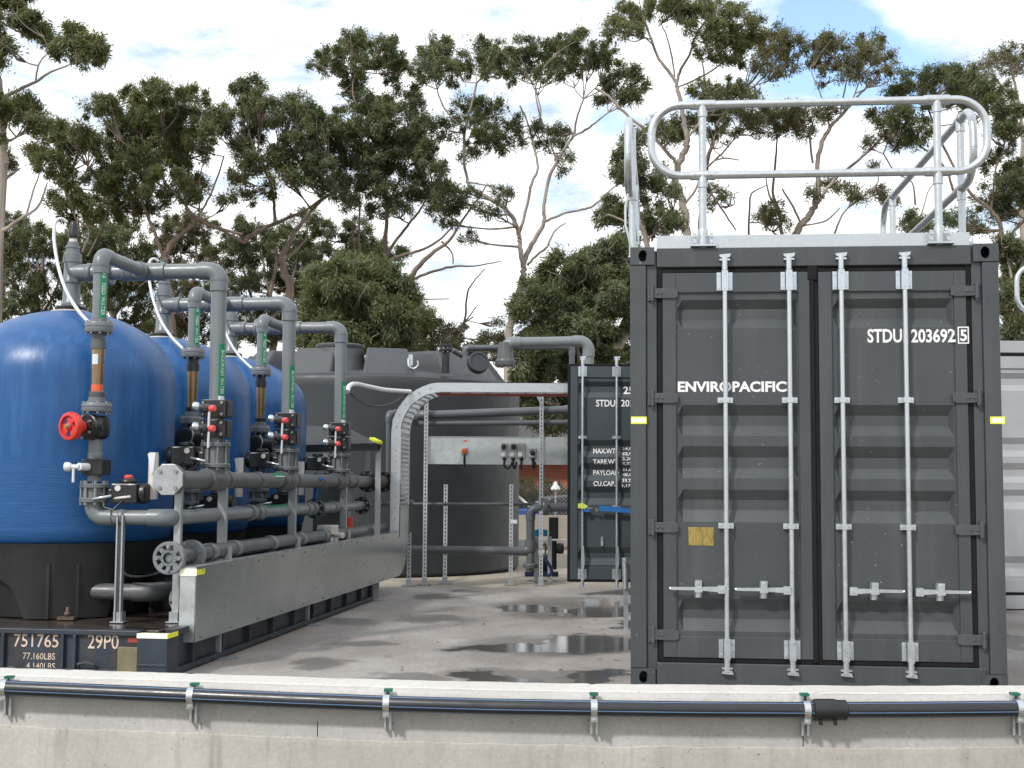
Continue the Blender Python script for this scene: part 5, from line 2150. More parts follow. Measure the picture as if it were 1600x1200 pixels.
posts = [(FR.px(191, 900, UF)[0], UF - .03, ZM + .02), (VR + .0, UH0 + .20, ZHD - .05), (VR + .02, UT + .12, ZHD - .06), (VR + .02, UT + STEP + .12, ZHD - .06), (VR + .02, UT + 2 * STEP + .12, ZHD - .06)]
for k, (v, u, zt) in enumerate(posts):
    th = thing('strut_post', STL[k], 'post', w(v, u, ZD), -FR.a, 'strut posts standing on the rack')
    b = MB()
    T = FR.m @ Matrix.Translation((v, u, ZD))
    T2 = T @ Matrix.Rotation(R(0), 4, 'Z')
    channel(b, T2 @ Matrix.Rotation(PI, 4, 'Z') if k < 1 else T2, zt - ZD, .05 if k < 2 else .07)
    b.build('channel', M['galv_dull'], th)
    b = MB()
    b.box((-.05, -.05, .0), (.05, .05, .008), T)
    b.box((-.032, -.032, .008), (.032, .032, .075), T)
    b.build('foot', M['galv_dull'], th)
    if k >= 2:
        b = MB()
        for q in (-.062, .062):
            b.box((q - .02, -.03, .32), (q + .02, .03, .50), T)
        b.build('junction_box', M['greybox'], th, .004)

# white drain spouts beside the vessels
sp0 = thing('white_spout', 'white plastic pipe stub beside the nearest blue vessel', 'pipe stub', w(FR.px(239, 740, UT - .7)[0], UT - .7, ZHD), -FR.a, 'white pipe stubs behind the top manifold')
US = UT - .70
v0 = FR.px(239.5, 740, US)[0]
b = MB()
z0, z1 = FR.px(240, 780, US)[1], FR.px(240, 707, US)[1]
b.lathe(w(v0, US, z0), UP, [(0, .036), ((z1 - z0) * .6, .036), (z1 - z0 - .03, .036), (z1 - z0, .034)], 16)
b.build('tube', M['whitepl'], sp0)
b = MB()
b.prism([w(v0 - .03, US - .04, z1 - .01), w(v0 + .03, US - .04, z1), w(v0 + .02, US - .045, z1 - .14), w(v0 + .005, US - .05, z1 - .16)], FR.d * .006)
b.build('flap', M['hose'], sp0)
offs = [FR.d * STEP, FR.d * (2 * STEP)]
for k in range(2):
    dup(tank, offs[k], LT[k])
    dup(ris, offs[k], ('grey riser pipe with two tap clamps feeding the middle blue vessel', 'grey riser pipe with two tap clamps standing in front of the black water tank')[k])
    dup(sp0, offs[k], ('white plastic pipe stub beside the middle blue vessel', 'white plastic pipe stub beside the farthest blue vessel')[k])

# ---- control cabinet, canopy and posts behind the manifolds
th = thing('control_cabinet', 'plain grey control cabinet standing behind the manifolds at the rack end', 'cabinet', P(515, 870, 14.4))
b = MB()
c0, c1 = P(488, 850, 14.4), P(545, 738, 14.4)
b.box((c0.x, 14.4, .35), (c1.x, 14.8, c1.z))
b.build('body', M['cabinet'], th, .01)
b = MB()
b.box((c0.x + .02, 14.385, .40), (c1.x - .02, 14.4, c1.z - .02))
b.build('door', M['cabinet'], th, .004)
b = MB()
b.box((c0.x + .02, 14.42, .01), (c0.x + .06, 14.46, .35))
b.box((c1.x - .06, 14.42, .01), (c1.x - .02, 14.46, .35))
b.build('leg', M['galv_dull'], th)
th = thing('canopy', 'dark sloping canopy sheet with a yellow tape end behind the manifolds', 'canopy', P(575, 900, 15.2))
b = MB()
q4 = [P(440, 668, 16.4), P(541, 672, 16.4), P(591, 697, 15.1), P(470, 700, 15.1)]
b.prism(q4, Vector((0, 0, .035)))
b.bar(q4[1] + Vector((0, 0, -.02)), q4[2] + Vector((0, 0, -.02)), .05, .06)
b.bar(q4[3] + Vector((0, 0, -.02)), q4[2] + Vector((0, 0, -.02)), .05, .06)
b.build('sheet', M['black'], th)
b = MB()
b.bar(q4[1].lerp(q4[2], .76) + Vector((.02, 0, .04)), q4[2] + Vector((.02, 0, .04)), .06, .03)
b.build('reflective_tape', M['tape_y'], th)
for px, Y in ((574, 15.9), (591, 15.2)):
    b = MB()
    pz = P(px, 700, Y)
    channel(b, Matrix.Translation((pz.x, Y, 0)), pz.z - (.0 if px > 580 else -.05), .06)
    b.build('post', M['galv_dull'], th)
th = thing('warning_disc', 'white half round sign board behind the actuator of the farthest riser', 'sign', P(515, 715, 14.3))
b = MB()
ctr = P(519, 717, 14.3)
poly = [P(490, 717, 14.3), P(495, 711, 14.3), P(506, 708.5, 14.3), P(519, 708.5, 14.3), P(519, 717, 14.3)]
b.prism(poly, Vector((0, .02, 0)))
b.build('board', M['white'], th)

# ================================================================== CABLE TRAY
FT = Frame((P(310, 756, 9.29).x, 9.29, 0), R(7.24))
tray = thing('cable_tray', 'galvanised cable tray with a long flat cover, turning up into an arch', 'cable tray')
tray.matrix_basis = FT.m.copy()
ztp = FT.px(311, 886, 0)[1]
zbt = FT.px(311, 1004, 0)[1]
vN = -.118
uN, uF_ = 6.78, 7.33                         # near and far rail of the vertical ladder
poly = [(0.0, zbt), (uN - .1, zbt)]
rad = uF_ - uN + .02
for k in range(0, 11):
    a = R(-90 + 9 * k)
    poly.append((uF_ - rad + rad * math.cos(a) - .0, zbt + rad + rad * math.sin(a)))
poly += [(uF_, zbt + rad + .28), (uN, zbt + rad + .28)]
for k in range(0, 7):
    a = R(0 - 15 * k)
    poly.append((uN - .16 + .16 * math.cos(a), ztp + .16 + .16 * math.sin(a)))
poly += [(0.0, ztp)]
b = MB()
pts = [FT.w(0, u, z) for u, z in poly]
n = len(pts)
# flat cover sheet, triangulated through bmesh ngon
b.add(pts + [p_ + FT.u * -.004 for p_ in pts], [tuple(range(n)), tuple(reversed(range(n, 2 * n)))] + [(i, i + n, (i + 1) % n + n, (i + 1) % n) for i in range(n)])
b.build('cover', M['alu'], tray)
b = MB()                                       # tray body behind the cover
b.box((vN, .0, zbt), (-.006, .004, ztp), FT.m)
b.box((vN, .004, ztp - .004), (-.006, uN - .15, ztp - .001), FT.m)
b.box((vN, .004, zbt + .001), (-.006, uN - .1, zbt + .004), FT.m)
b.box((vN, .004, zbt + .004), (vN + .003, uN, ztp - .004), FT.m)
b.build('trough', M['galv_sheet'], tray)
b = MB()
for u in (.12, .75, 1.4, 2.05, 2.7, 3.35, 4.0, 4.65, 5.3, 5.9):
    b.cyl(FT.w(.0, u, ztp - .03), FT.w(.006, u, ztp - .03), .010, 8)
    b.cyl(FT.w(.0, u, zbt + .03), FT.w(.006, u, zbt + .03), .010, 8)
for zz in (zbt + .03, ztp - .03):
    b.cyl(FT.w(-.1, -.004, zz), FT.w(-.1, 0, zz), .008, 8)
b.build('screw', M['bolt'], tray)
b = MB()
b.box((vN - .002, -.006, ztp - .062), (.004, -.001, ztp - .012), FT.m)
b.build('reflective_tape', M['tape'], tray)
b = MB()
b.box((.0015, .0, ztp - .058), (.005, .16, ztp - .020), FT.m)
b.build('reflective_tape', M['tape_y'], tray)
# the arch: two side rails and rungs
base_n, base_f = FT.w(-.06, uN, 0), FT.w(-.06, uF_, 0)
ZARCH = P(760, 597.5, base_n.y).z
RB = .62
XE = fx + 1.0


def arch_path(y, x0, z0):
    out = [(x0, y, z0), (x0, y, ZARCH - RB)]
    for k in range(1, 13):
        a = R(180 - 7.5 * k)
        out.append((x0 + RB + RB * math.cos(a), y, ZARCH - RB + RB * math.sin(a)))
    out.append((XE, y, ZARCH))
    return [Vector(p_) for p_ in out]


def sweep_rail(mb, path, y, th_, hgt):
    vs, fs = [], []
    m = len(path)
    for i, p_ in enumerate(path):
        d = (path[min(i + 1, m - 1)] - path[max(i - 1, 0)]).normalized()
        nrm = Vector((d.z, 0, -d.x))               # inward side
        for off in (0, hgt):
            for dy in (-th_ / 2, th_ / 2):
                q_ = p_ + nrm * off
                vs.append((q_.x, y + dy, q_.z))
    for i in range(m - 1):
        o = i * 4
        for a_, b_ in ((0, 1), (1, 3), (3, 2), (2, 0)):
            fs.append((o + a_, o + b_, o + 4 + b_, o + 4 + a_))
    fs += [(0, 2, 3, 1), ((m - 1) * 4, (m - 1) * 4 + 1, (m - 1) * 4 + 3, (m - 1) * 4 + 2)]
    mb.add(vs, fs)


zb0 = zbt + rad - .1
hh = .125
for (bp, nm) in ((base_n, 'side_rail'), (base_f, 'side_rail')):
    b = MB()
    pa = arch_path(bp.y, bp.x - .06, zb0 if bp is base_n else zb0 - .05)
    sweep_rail(b, pa, bp.y, .004, hh)
    sweep_rail(b, pa, bp.y + .012, .028, .006)
    pin = [p_.copy() for p_ in pa]
    for i in range(len(pin)):
        d = (pa[min(i + 1, len(pa) - 1)] - pa[max(i - 1, 0)]).normalized()
        pin[i] = pa[i] + Vector((d.z, 0, -d.x)) * (hh - .006)
    sweep_rail(b, pin, bp.y + .012, .028, .006)
    b.build(nm, M['galv'], tray)
b = MB()
pa = arch_path(base_n.y, base_n.x - .06, zb0)
pf = arch_path(base_f.y, base_f.x - .06, zb0)
samples = []
L0 = pa[1].z - pa[0].z
for k in range(int(L0 / .055)):
    q_ = (k + .5) * .055 / L0
    samples.append((pa[0].lerp(pa[1], q_), pf[0].lerp(pf[1], q_), Vector((1, 0, 0))))
for i in range(1, 13):
    d = (pa[i + 1] - pa[i - 1]).normalized()
    samples.append((pa[i], pf[i], Vector((d.z, 0, -d.x))))
Lh = XE - pa[13].x
for k in range(int(Lh / .25)):
    q_ = k * .25 / Lh
    samples.append((pa[13].lerp(pa[14], q_), pf[13].lerp(pf[14], q_), Vector((0, 0, -1))))
for (a_, c_, nrm) in samples:
    b.bar(a_ + nrm * .095, c_ + nrm * .095, .024, .02)
b.build('rungs', M['galv_dull'], tray)
b = MB()
for (a_, c_, z_) in ((pa[12], pf[12], 0),):
    b.box((a_.x, base_n.y + .05, ZARCH - hh - .012), (XE, base_f.y - .05, ZARCH - hh - .004))
b.build('red_lining', M['redwire'], tray)
q = MB()
for i in (2, 4, 6, 9, 11):
    d = (pa[i + 1] - pa[i - 1]).normalized()
    nn_ = Vector((d.z, 0, -d.x))
    q.cyl(pa[i] + nn_ * .06 + Vector((0, -.012, 0)), pa[i] + nn_ * .06, .010, 8)
for k in range(9):
    p_ = pa[0].lerp(pa[1], (k + .5) / 9) + Vector((.06, -.010, 0))
    q.cyl(p_, p_ + Vector((0, .01, 0)), .009, 8)
q.build('bolt', M['bolt'], tray)
for k, (px, py) in enumerate(((352, 1030), (478, 977), (566, 938))):
    g = PZ(px, py)
    uu = (g - FT.o).dot(FT.d)
    b = MB()
    T = FT.m @ Matrix.Translation((-.075, uu, 0))
    channel(b, T, zbt + .02, .055)
    b.box((-.04, -.05, .001), (.14, .09, .009), T)
    b.build('leg', M['galv_dull'], tray)
# white conduit and sagging black cable to the arch
th = thing('conduit', 'white corrugated conduit bending from the farthest riser to the tray arch', 'conduit', P(545, 610, 14.6))
b = MB()
ctl = [P(543, 612, 14.2), P(546, 603, 14.3), P(556, 600, 14.5), P(575, 604, 14.9), P(600, 609, 15.3), P(625, 611, 15.8), P(641, 612, 16.0)]
b.rings(catmull(ctl, 8), .026, 12)
b.build('tube', M['conduit'], th)
th = thing('cable', 'thin black cable sagging below the white conduit', 'cable', P(590, 635, 14.9))
b = MB()
b.rings(catmull([P(543, 610, 14.2), P(556, 622, 14.5), P(572, 632, 14.9), P(590, 635, 15.2), P(610, 631, 15.5), P(628, 621, 15.9), P(642, 611, 16.0)], 6), .010, 8)
b.build('line', M['black'], th)

# ================================================================== PERFORATED POSTS, PANEL, BACK PIPES
PBL = ['perforated galvanised post just right of the tray arch, leftmost of the row', 'tall perforated post at the left edge of the galvanised socket panel', 'short perforated post left of centre in front of the water tank',
       'short perforated post at the right edge of the water tank with a small white tag', 'tall perforated post crossing the right end of the socket panel']
perf = []
for k, (xt, yt, xb, yb) in enumerate(((646, 832, 638.5, 916), (666.5, 618, 663, 914), (697.5, 757, 695, 912), (801.5, 757, 798, 914), (848, 612, 845, 915))):
    g = PZ(xb, yb)
    th = thing('perforated_post', PBL[k], 'post', g, 0, 'perforated posts in front of the water tank')
    b = MB()
    zt = P(xt, yt, g.y).z
    channel(b, Matrix.Translation(g), zt, .052, .041, True)
    b.build('channel', M['galv'], th)
    b = MB()
    b.box((-.09, -.06, .001), (.09, .09, .009), Matrix.Translation(g))
    b.box((-.034, -.012, .009), (.034, -.004, .085), Matrix.Translation(g))
    b.build('foot', M['galv_dull'], th)
    if k == 3:
        q = MB()
        c_ = P(803, 815, g.y - .01)
        q.cbox(c_, (.085, .008, .05))
        q.build('tag', M['hose'], th)
    if k == 4:
        q = MB()
        q.bar(P(836, 612, g.y), P(846, 632, g.y), .045, .02)
        q.build('brace', M['galv_dull'], th)
    perf.append(g)
YPAN = perf[1].y + .047
th = thing('socket_panel', 'galvanised sheet panel with switch boxes hung across the perforated posts', 'panel', P(755, 724, YPAN))
b = MB()
c0, c1 = P(666, 725, YPAN), P(884, 683, YPAN)
cm_ = P(852, 700, YPAN).x
b.box((c0.x, YPAN, c0.z), (cm_, YPAN + .004, c1.z))
b.box((cm_ + .004, YPAN + .006, c0.z), (c1.x + .1, YPAN + .010, c1.z))
b.box((c0.x, YPAN - .012, c1.z - .004), (cm_, YPAN, c1.z))
b.build('sheet', M['galv_sheet'], th)


def switch(px0, px1, py0, py1, dial, cable):
    a, c = P(px0, py1, YPAN), P(px1, py0, YPAN)
    b = MB()
    b.box((a.x, YPAN - .07, a.z), (c.x, YPAN - .001, c.z))
    o = b.build('switch_box', M['greybox'], th, .008)
    for (dx, dy, dr) in dial:
        q = MB()
        p_ = P(dx, dy, YPAN - .07)
        q.lathe(p_, (0, -1, 0), [(0, dr), (.02, dr), (.024, dr * .6), (.05, dr * .45)], 14)
        q.build('dial', M['black'], o)
    q = MB()
    mx = (a.x + c.x) / 2
    q.cyl((mx - .02, YPAN - .086, a.z + .045), (mx - .02, YPAN - .07, a.z + .045), .032, 14)
    q.build('socket', M['hose'], o)
    q = MB()
    q.cyl((mx, YPAN - .035, a.z), (mx, YPAN - .035, a.z - .035), .022, 10)
    q.rings(catmull([Vector((mx, YPAN - .035, a.z - .03)), Vector((mx, YPAN - .05, a.z - .10)), Vector((mx + cable, YPAN - .05, a.z - .14)), Vector((mx + cable * 1.8, YPAN - .04, a.z - .09)), Vector((mx + cable * 2.0, YPAN + .02, a.z - .05))]), .014, 8)
    q.build('cable', M['black'], o)


switch(783, 793.5, 692, 715.5, ((787, 698, .032),), .05)
switch(796.5, 807.5, 692, 715.5, ((802.5, 698, .034),), .02)
switch(808.5, 821, 692, 715.5, (), .0)
switch(827, 838.5, 701, 716, ((832, 708, .034),), .015)
b = MB()
p_ = P(726, 705, YPAN)
b.box((p_.x - .045, YPAN - .045, p_.z - .05), (p_.x + .045, YPAN, p_.z + .05))
o = b.build('stop_box', M['greybox'], th, .006)
b = MB()
b.lathe(p_ + Vector((0, -.045, 0)), (0, -1, 0), [(0, .02), (.02, .02), (.022, .038), (.045, .036), (.05, .025)], 14)
b.build('stop_button', M['orange'], o)
b = MB()
b.rings([p_ + Vector((.0, -.03, -.05)), p_ + Vector((0, -.03, -.12)), p_ + Vector((.002, -.03, -.21))], [.012, .016, .014], 8)
b.build('cable', M['black'], o)
b = MB()
b.box(P(724, 690, YPAN) + Vector((0, -.003, 0)), P(730, 688, YPAN))
b.build('sticker', M['red'], th)

YB = perf[1].y + .16


def pipe_thing(name, label, pts, r, mm, bend=None, extras=None):
    th = thing(name, label, 'pipe', pts[0])
    b, ft = MB(), MB()
    b.pipe(pts, r, bend, 16, 1.16, ft)
    b.build('pipe', mm, th)
    if ft.v:
        ft.build('fitting', mm, th)
    return th


M['pvc_bg'] = mat('blue grey pvc with shade in colour', (0.082, 0.092, 0.102), 0.4, var=0.1)  # darker copy of the grey pvc, shade put into its colour
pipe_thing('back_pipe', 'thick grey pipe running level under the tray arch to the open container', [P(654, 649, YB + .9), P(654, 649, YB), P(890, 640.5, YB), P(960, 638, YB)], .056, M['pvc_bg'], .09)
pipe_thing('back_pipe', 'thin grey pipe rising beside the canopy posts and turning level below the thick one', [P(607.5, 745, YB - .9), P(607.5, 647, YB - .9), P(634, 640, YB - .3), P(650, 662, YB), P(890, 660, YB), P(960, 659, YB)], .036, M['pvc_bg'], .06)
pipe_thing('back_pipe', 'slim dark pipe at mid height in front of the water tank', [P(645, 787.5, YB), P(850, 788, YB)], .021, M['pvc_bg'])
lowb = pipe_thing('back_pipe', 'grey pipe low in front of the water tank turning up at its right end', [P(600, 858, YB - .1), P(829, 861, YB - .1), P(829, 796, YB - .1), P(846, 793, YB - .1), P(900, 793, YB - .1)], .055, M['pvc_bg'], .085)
b, bt = MB(), MB()
b.flange(P(852, 792, YB - .1), (1, 0, 0), .11, .07, 8, bt, .010)
b.flange(P(847, 787, YB - .1), (1, 0, 0), .09, .03, 8, None)
b.collar(P(829, 853, YB - .1), (0, 0, 1), .075, .14)
b.cyl(P(829, 861, YB - .1), P(829, 893, YB - .1), .055, 14)
b.flange(P(829, 884, YB - .1), (0, 0, 1), .10, .05, 8, bt, .01)
b.build('flange', M['pvc_dark'], lowb)
bt.build('bolt', M['bolt'], lowb)
# pump behind the row
yp = YB + .7
th = thing('pump', 'dark pump with blue valve parts standing between the water tank and the open container', 'pump', PZ(850, 905))
b = MB()
b.lathe(P(846, 880, yp), (1, 0, 0), [(-.16, .08), (-.15, .12), (.10, .13), (.12, .09), (.2, .05)], 18)
b.box(P(820, 900, yp) + Vector((0, -.12, 0)), P(872, 893, yp) + Vector((0, .15, 0)))
b.build('motor', M['pump'], th)
b = MB()
b.box(P(858, 842, yp - .25) , P(872, 808, yp - .10))
b.cyl(P(866, 845, yp - .2), P(866, 890, yp - .2), .035, 12)
b.lathe(P(874, 857, yp - .2), (1, 0, 0), [(-.05, .06), (0, .075), (.06, .07)], 14)
b.build('actuator', M['black'], th, .01)
b = MB()
b.box(P(834, 838, yp - .2), P(855, 827, yp - .05))
b.build('valve', M['pumpl'], th, .01)
b = MB()
b.rings(catmull([P(850, 872, yp - .3), P(858, 882, yp - .32), P(862, 893, yp - .3), P(856, 899, yp - .3), P(850, 893, yp - .3)]), .022, 8)
b.build('hose', M['pump'], th)
b = MB()
b.rings(catmull([P(836, 845, yp - .3), P(842, 858, yp - .33), P(852, 850, yp - .3), P(852, 866, yp - .3)]), .014, 8)
b.build('cable', M['rust'], th)
b = MB()
for px in (838, 859):
    c_ = P(px, 838, yp - .28)
    g_ = Vector((c_.x, c_.y, 0))
    b.box(g_ + Vector((-.028, -.02, 0)), c_ + Vector((.028, .02, 0)))
b.build('stand', M['galv_dull'], th)

# ================================================================== BLACK WATER TANK
TX, TY, TRr = -2.26, 20.75, 2.38
ZRIM = P(640, 585, TY - TRr).z
wt = thing('water_tank', 'large round grey black polyethylene water tank with a ribbed lid behind the arch', 'water tank', (TX, TY, 0))
b = MB()
prof = [(0, TRr - .05), (.05, TRr)]
prof += [(ZRIM - .16, TRr), (ZRIM - .06, TRr + .012), (ZRIM - .02, TRr - .005), (ZRIM, TRr - .05), (ZRIM + .035, TRr - .16)]
b.lathe((TX, TY, 0), (0, 0, 1), prof, 120)
b.build('shell', M['poly'], wt)
b = MB()
ZL0 = ZRIM + .03
b.lathe((TX, TY, ZL0), (0, 0, 1), [(0, TRr - .15), (.02, TRr - .2), (.10, 1.7), (.26, .9), (.30, .5)], 80)
for k in range(11):
    an = R(-90 + 14) + 2 * PI * k / 11
    T = Matrix.Translation((TX, TY, ZL0)) @ Matrix.Rotation(an, 4, 'Z')
    hb, ht_ = .40, .30
    r0, r1, r2 = .9, 1.86, 2.17
    hz = .40
    vs = [T @ Vector(p_) for p_ in ((r0, -hb * .5, .12), (r0, hb * .5, .12), (r2, hb, -.01), (r2, -hb, -.01), (r0, -ht_ * .45, hz + .05), (r0, ht_ * .45, hz + .05), (r1, ht_, hz), (r1, -ht_, hz))]
    b.add(vs, [(4, 5, 6, 7), (7, 6, 2, 3), (0, 4, 7, 3), (5, 1, 2, 6), (0, 1, 5, 4)])
b.build('lid', M['lid'], wt, .035)
b = MB()
mc = P(531, 560, TY - 1.55)
b.lathe((mc.x, mc.y, ZL0 - .02), (0, 0, 1), [(0, .46), (.06, .42), (.30, .36), (.42, .345), (.44, .36), (.475, .36), (.49, .33)], 30)
b.build('manhole', M['lid'], wt)
b = MB()
dc = P(745.5, 567, TY - 2.02)
b.lathe(dc + Vector((0, .10, 0)), (.30, -1, .25), [(0, .16), (.09, .155), (.10, .145), (.10, .12), (.085, .115)], 22)
b.build('vent_cap', M['poly'], wt)
b = MB()
hk = P(645, 567, TY - 1.98)
b.cbox(hk + Vector((-.03, 0, .04)), (.06, .05, .16))
b.rings(catmull([hk + Vector((-.06, -.04, .06)), hk + Vector((-.05, -.06, -.05)), hk + Vector((.02, -.06, -.09)), hk + Vector((.08, -.06, -.04)), hk + Vector((.07, -.06, .03))]), .016, 8)
b.build('lifting_hook', M['galv'], wt)
# vent pipe and overflow pipe on the lid
th = thing('vent_pipe', 'short upright vent pipe with a flanged top on the water tank lid', 'pipe', P(696, 582, TY - 1.9))
b = MB()
v0_, v1_ = P(696.5, 583, TY - 1.9), P(696.5, 547, TY - 1.9)
b.cyl(v0_, v1_, .055, 14)
b.build('pipe', M['black'], th)
b, bt = MB(), MB()
b.flange(v1_, (0, 0, 1), .10, .045, 8, bt, .012)
b.flange(v1_ + Vector((0, 0, .06)), (0, 0, 1), .10, .04, 8, None)
b.build('flange', M['black'], th)
bt.build('bolt', M['bolt'], th)
b = MB()
b.cyl(v1_ + Vector((.09, .2, .02)), P(722, 556, TY - 1.6), .04, 10)
b.build('side_arm', M['pvc_dark'], th)
yo = TY - 1.5
th = pipe_thing('overflow_pipe', 'thick grey pipe bridging from the water tank lid to the far container', [P(789.5, 572, yo), P(789.5, 535.5, yo), P(919.5, 533, yo), P(919.5, 590, yo)], .076, M['pvc'], .13)
b, bt = MB(), MB()
b.flange(P(789.5, 567, yo), (0, 0, 1), .15, .09, 8, bt, .016)
b.lathe(P(789.5, 567, yo), (0, 0, 1), [(0, .13), (.30, .10)], 18)
b.build('flange', M['pvc_dark'], th)
bt.build('bolt', M['bolt'], th)
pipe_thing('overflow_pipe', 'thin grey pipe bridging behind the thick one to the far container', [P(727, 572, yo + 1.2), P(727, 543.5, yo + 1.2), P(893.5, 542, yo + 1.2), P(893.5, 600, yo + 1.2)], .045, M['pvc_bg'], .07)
# ================================================================== BEYOND THE YARD
YFN = 28.0
th = thing('chain_link_fence', 'galvanised chain link fence with a concrete kerb behind the pump', 'fence', (2, YFN, 0))
zf0, zf1 = P(845, 841, YFN).z, P(845, 755, YFN).z
b = MB()
x0, x1 = -.6, 4.4
hgt = zf1 - zf0
n = int((x1 - x0 + hgt) / .085)
for k in range(n):
    xs_ = x0 - hgt + k * .085
    for sg in (1, -1):
        a_ = Vector((xs_, YFN, zf0)) if sg > 0 else Vector((xs_ + hgt, YFN + .006, zf0))
        c_ = Vector((xs_ + hgt, YFN, zf1)) if sg > 0 else Vector((xs_, YFN + .006, zf1))
        b.bar(a_, c_, .006, .006)
b.build('mesh', M['galv_dull'], th)
for xx in (-.3, 2.2, 4.3):
    b = MB()
    b.cyl((xx, YFN + .05, 0), (xx, YFN + .05, zf1 + .03), .03, 10)
    b.build('post', M['galv_dull'], th)
b = MB()
b.box((-3, YFN - .12, -.02), (9, YFN + .12, zf0 - .02))
b.build('kerb', M['wall'], th, .01)
# brick house
YH = 46.0
th = thing('brick_house', 'low red brick house with a dark roof beyond the chain link fence', 'house', (2, YH, 0))
zr = P(845, 716, YH).z
b = MB()
b.box((-7, YH, 0), (9, YH + 8, zr))
b.build('wall', M['brick'], th)
b = MB()
b.prism([(-7.5, YH - .6, zr - .08), (-7.5, YH + 8.6, zr - .08), (-7.5, YH + 4, zr + 1.4)], (17, 0, 0))
b.build('roof', M['roof'], th)
for xx in (-1.5, 5.3):
    b = MB()
    b.box((xx, YH - .03, .9), (xx + 1.4, YH - .005, 1.9))
    wdw = b.build('window', M['glass'], th)
    b = MB()
    for q in ((xx - .06, xx), (xx + .67, xx + .73), (xx + 1.4, xx + 1.46)):
        b.box((q[0], YH - .06, .84), (q[1], YH, 1.96))
    b.box((xx, YH - .055, 1.9), (xx + 1.4, YH, 1.96))
    b.box((xx, YH - .08, .84), (xx + 1.4, YH, .9))
    b.build('frame', M['carwhite'], wdw)


def car(label, loc, rz_, body_m, roof_m):
    th = thing('parked_car', label, 'car', loc, rz_, 'cars parked beyond the fence')
    # side outline, x = length
    b = MB()
    lo = [(-2.05, .32), (-2.1, .62), (-2.0, .88), (-1.1, .95), (1.0, .98), (1.95, .96), (2.08, .8), (2.1, .35)]
    b.prism([(x, -.84, z) for x, z in lo], (0, 1.68, 0))
    b.build('body', body_m, th, .07, world=False)
    b = MB()
    b.prism([(-1.0, -.70, .95), (-.45, -.62, 1.40), (1.3, -.62, 1.43), (1.85, -.70, .96)], (0, 1.36, 0))
    b.build('window', M['glass'], th, .05, world=False)
    b = MB()
    b.prism([(-.50, -.64, 1.39), (-.40, -.62, 1.46), (1.25, -.62, 1.49), (1.42, -.64, 1.40)], (0, 1.28, 0))
    for sg in (-1, 1):
        y = .685 * sg
        for (a_, c_) in (((-1.05, .96), (-.45, 1.42)), ((.25, .96), (.3, 1.42)), ((1.9, .97), (1.35, 1.42))):
            b.bar((a_[0], y + .03 * sg, a_[1]), (c_[0], y - .05 * sg, c_[1]), .05, .06)
    b.build('roof', roof_m, th, .03, world=False)
    for x in (-1.3, 1.28):
        for y in (-.78, .78):
            b = MB()
            b.lathe((x, y - .1, .31), (0, 1, 0), [(0, .22), (.0, .29), (.03, .31), (.17, .31), (.2, .29), (.2, .22)], 20)
            wh = b.build('wheel', M['tyre'], th, 0, world=False)
            b = MB()
            b.lathe((x, y - .095, .31), (0, 1, 0), [(0, .05), (.01, .21), (.18, .21), (.19, .05)], 16)
            b.build('rim', M['galv'], wh, 0, world=False)
    for sg in (-.6, .6):
        b = MB()
        b.cbox((2.085, sg, .78), (.05, .3, .16))
        b.build('tail_light', M['red'], th, .01, world=False)
        b = MB()
        b.cbox((-2.07, sg, .68), (.05, .34, .14))
        b.build('headlight', M['hose'], th, .01, world=False)
    return th


YC = 36.0
cx0 = P(838, 800, YC).x
car('blue hatchback with a white roof parked beyond the chain link fence', (cx0 - 2.02, YC, -.30), 0, M['carblue'], M['carwhite'])
car('dark car parked beyond the fence close to the far container', (P(868, 800, 39).x + 1.6, 39, .06), R(10), M['cardark'], M['cardark'])
th = thing('garden_lamp', 'small white dome lamp on a post beyond the fence', 'lamp', (P(868, 760, 33).x, 33, 0))
lc = P(868, 766, 33)
b = MB()
b.cyl((lc.x, 33, 0), lc, .022, 10)
b.build('post', M['galv_dull'], th)
b = MB()
b.lathe(lc, (0, 0, 1), [(0, .10), (.02, .12), (.08, .11), (.14, .06), (.2, .035), (.22, .01)], 16)
b.build('shade', M['carwhite'], th)
b = MB()
b.box((-6, 32.0, -.02), (10, 32.25, P(850, 805, 32).z))
o = b.build('garden_wall', M['plinth'], None)
tag(o, 'low sandy garden wall seen through the chain link fence', 'wall')

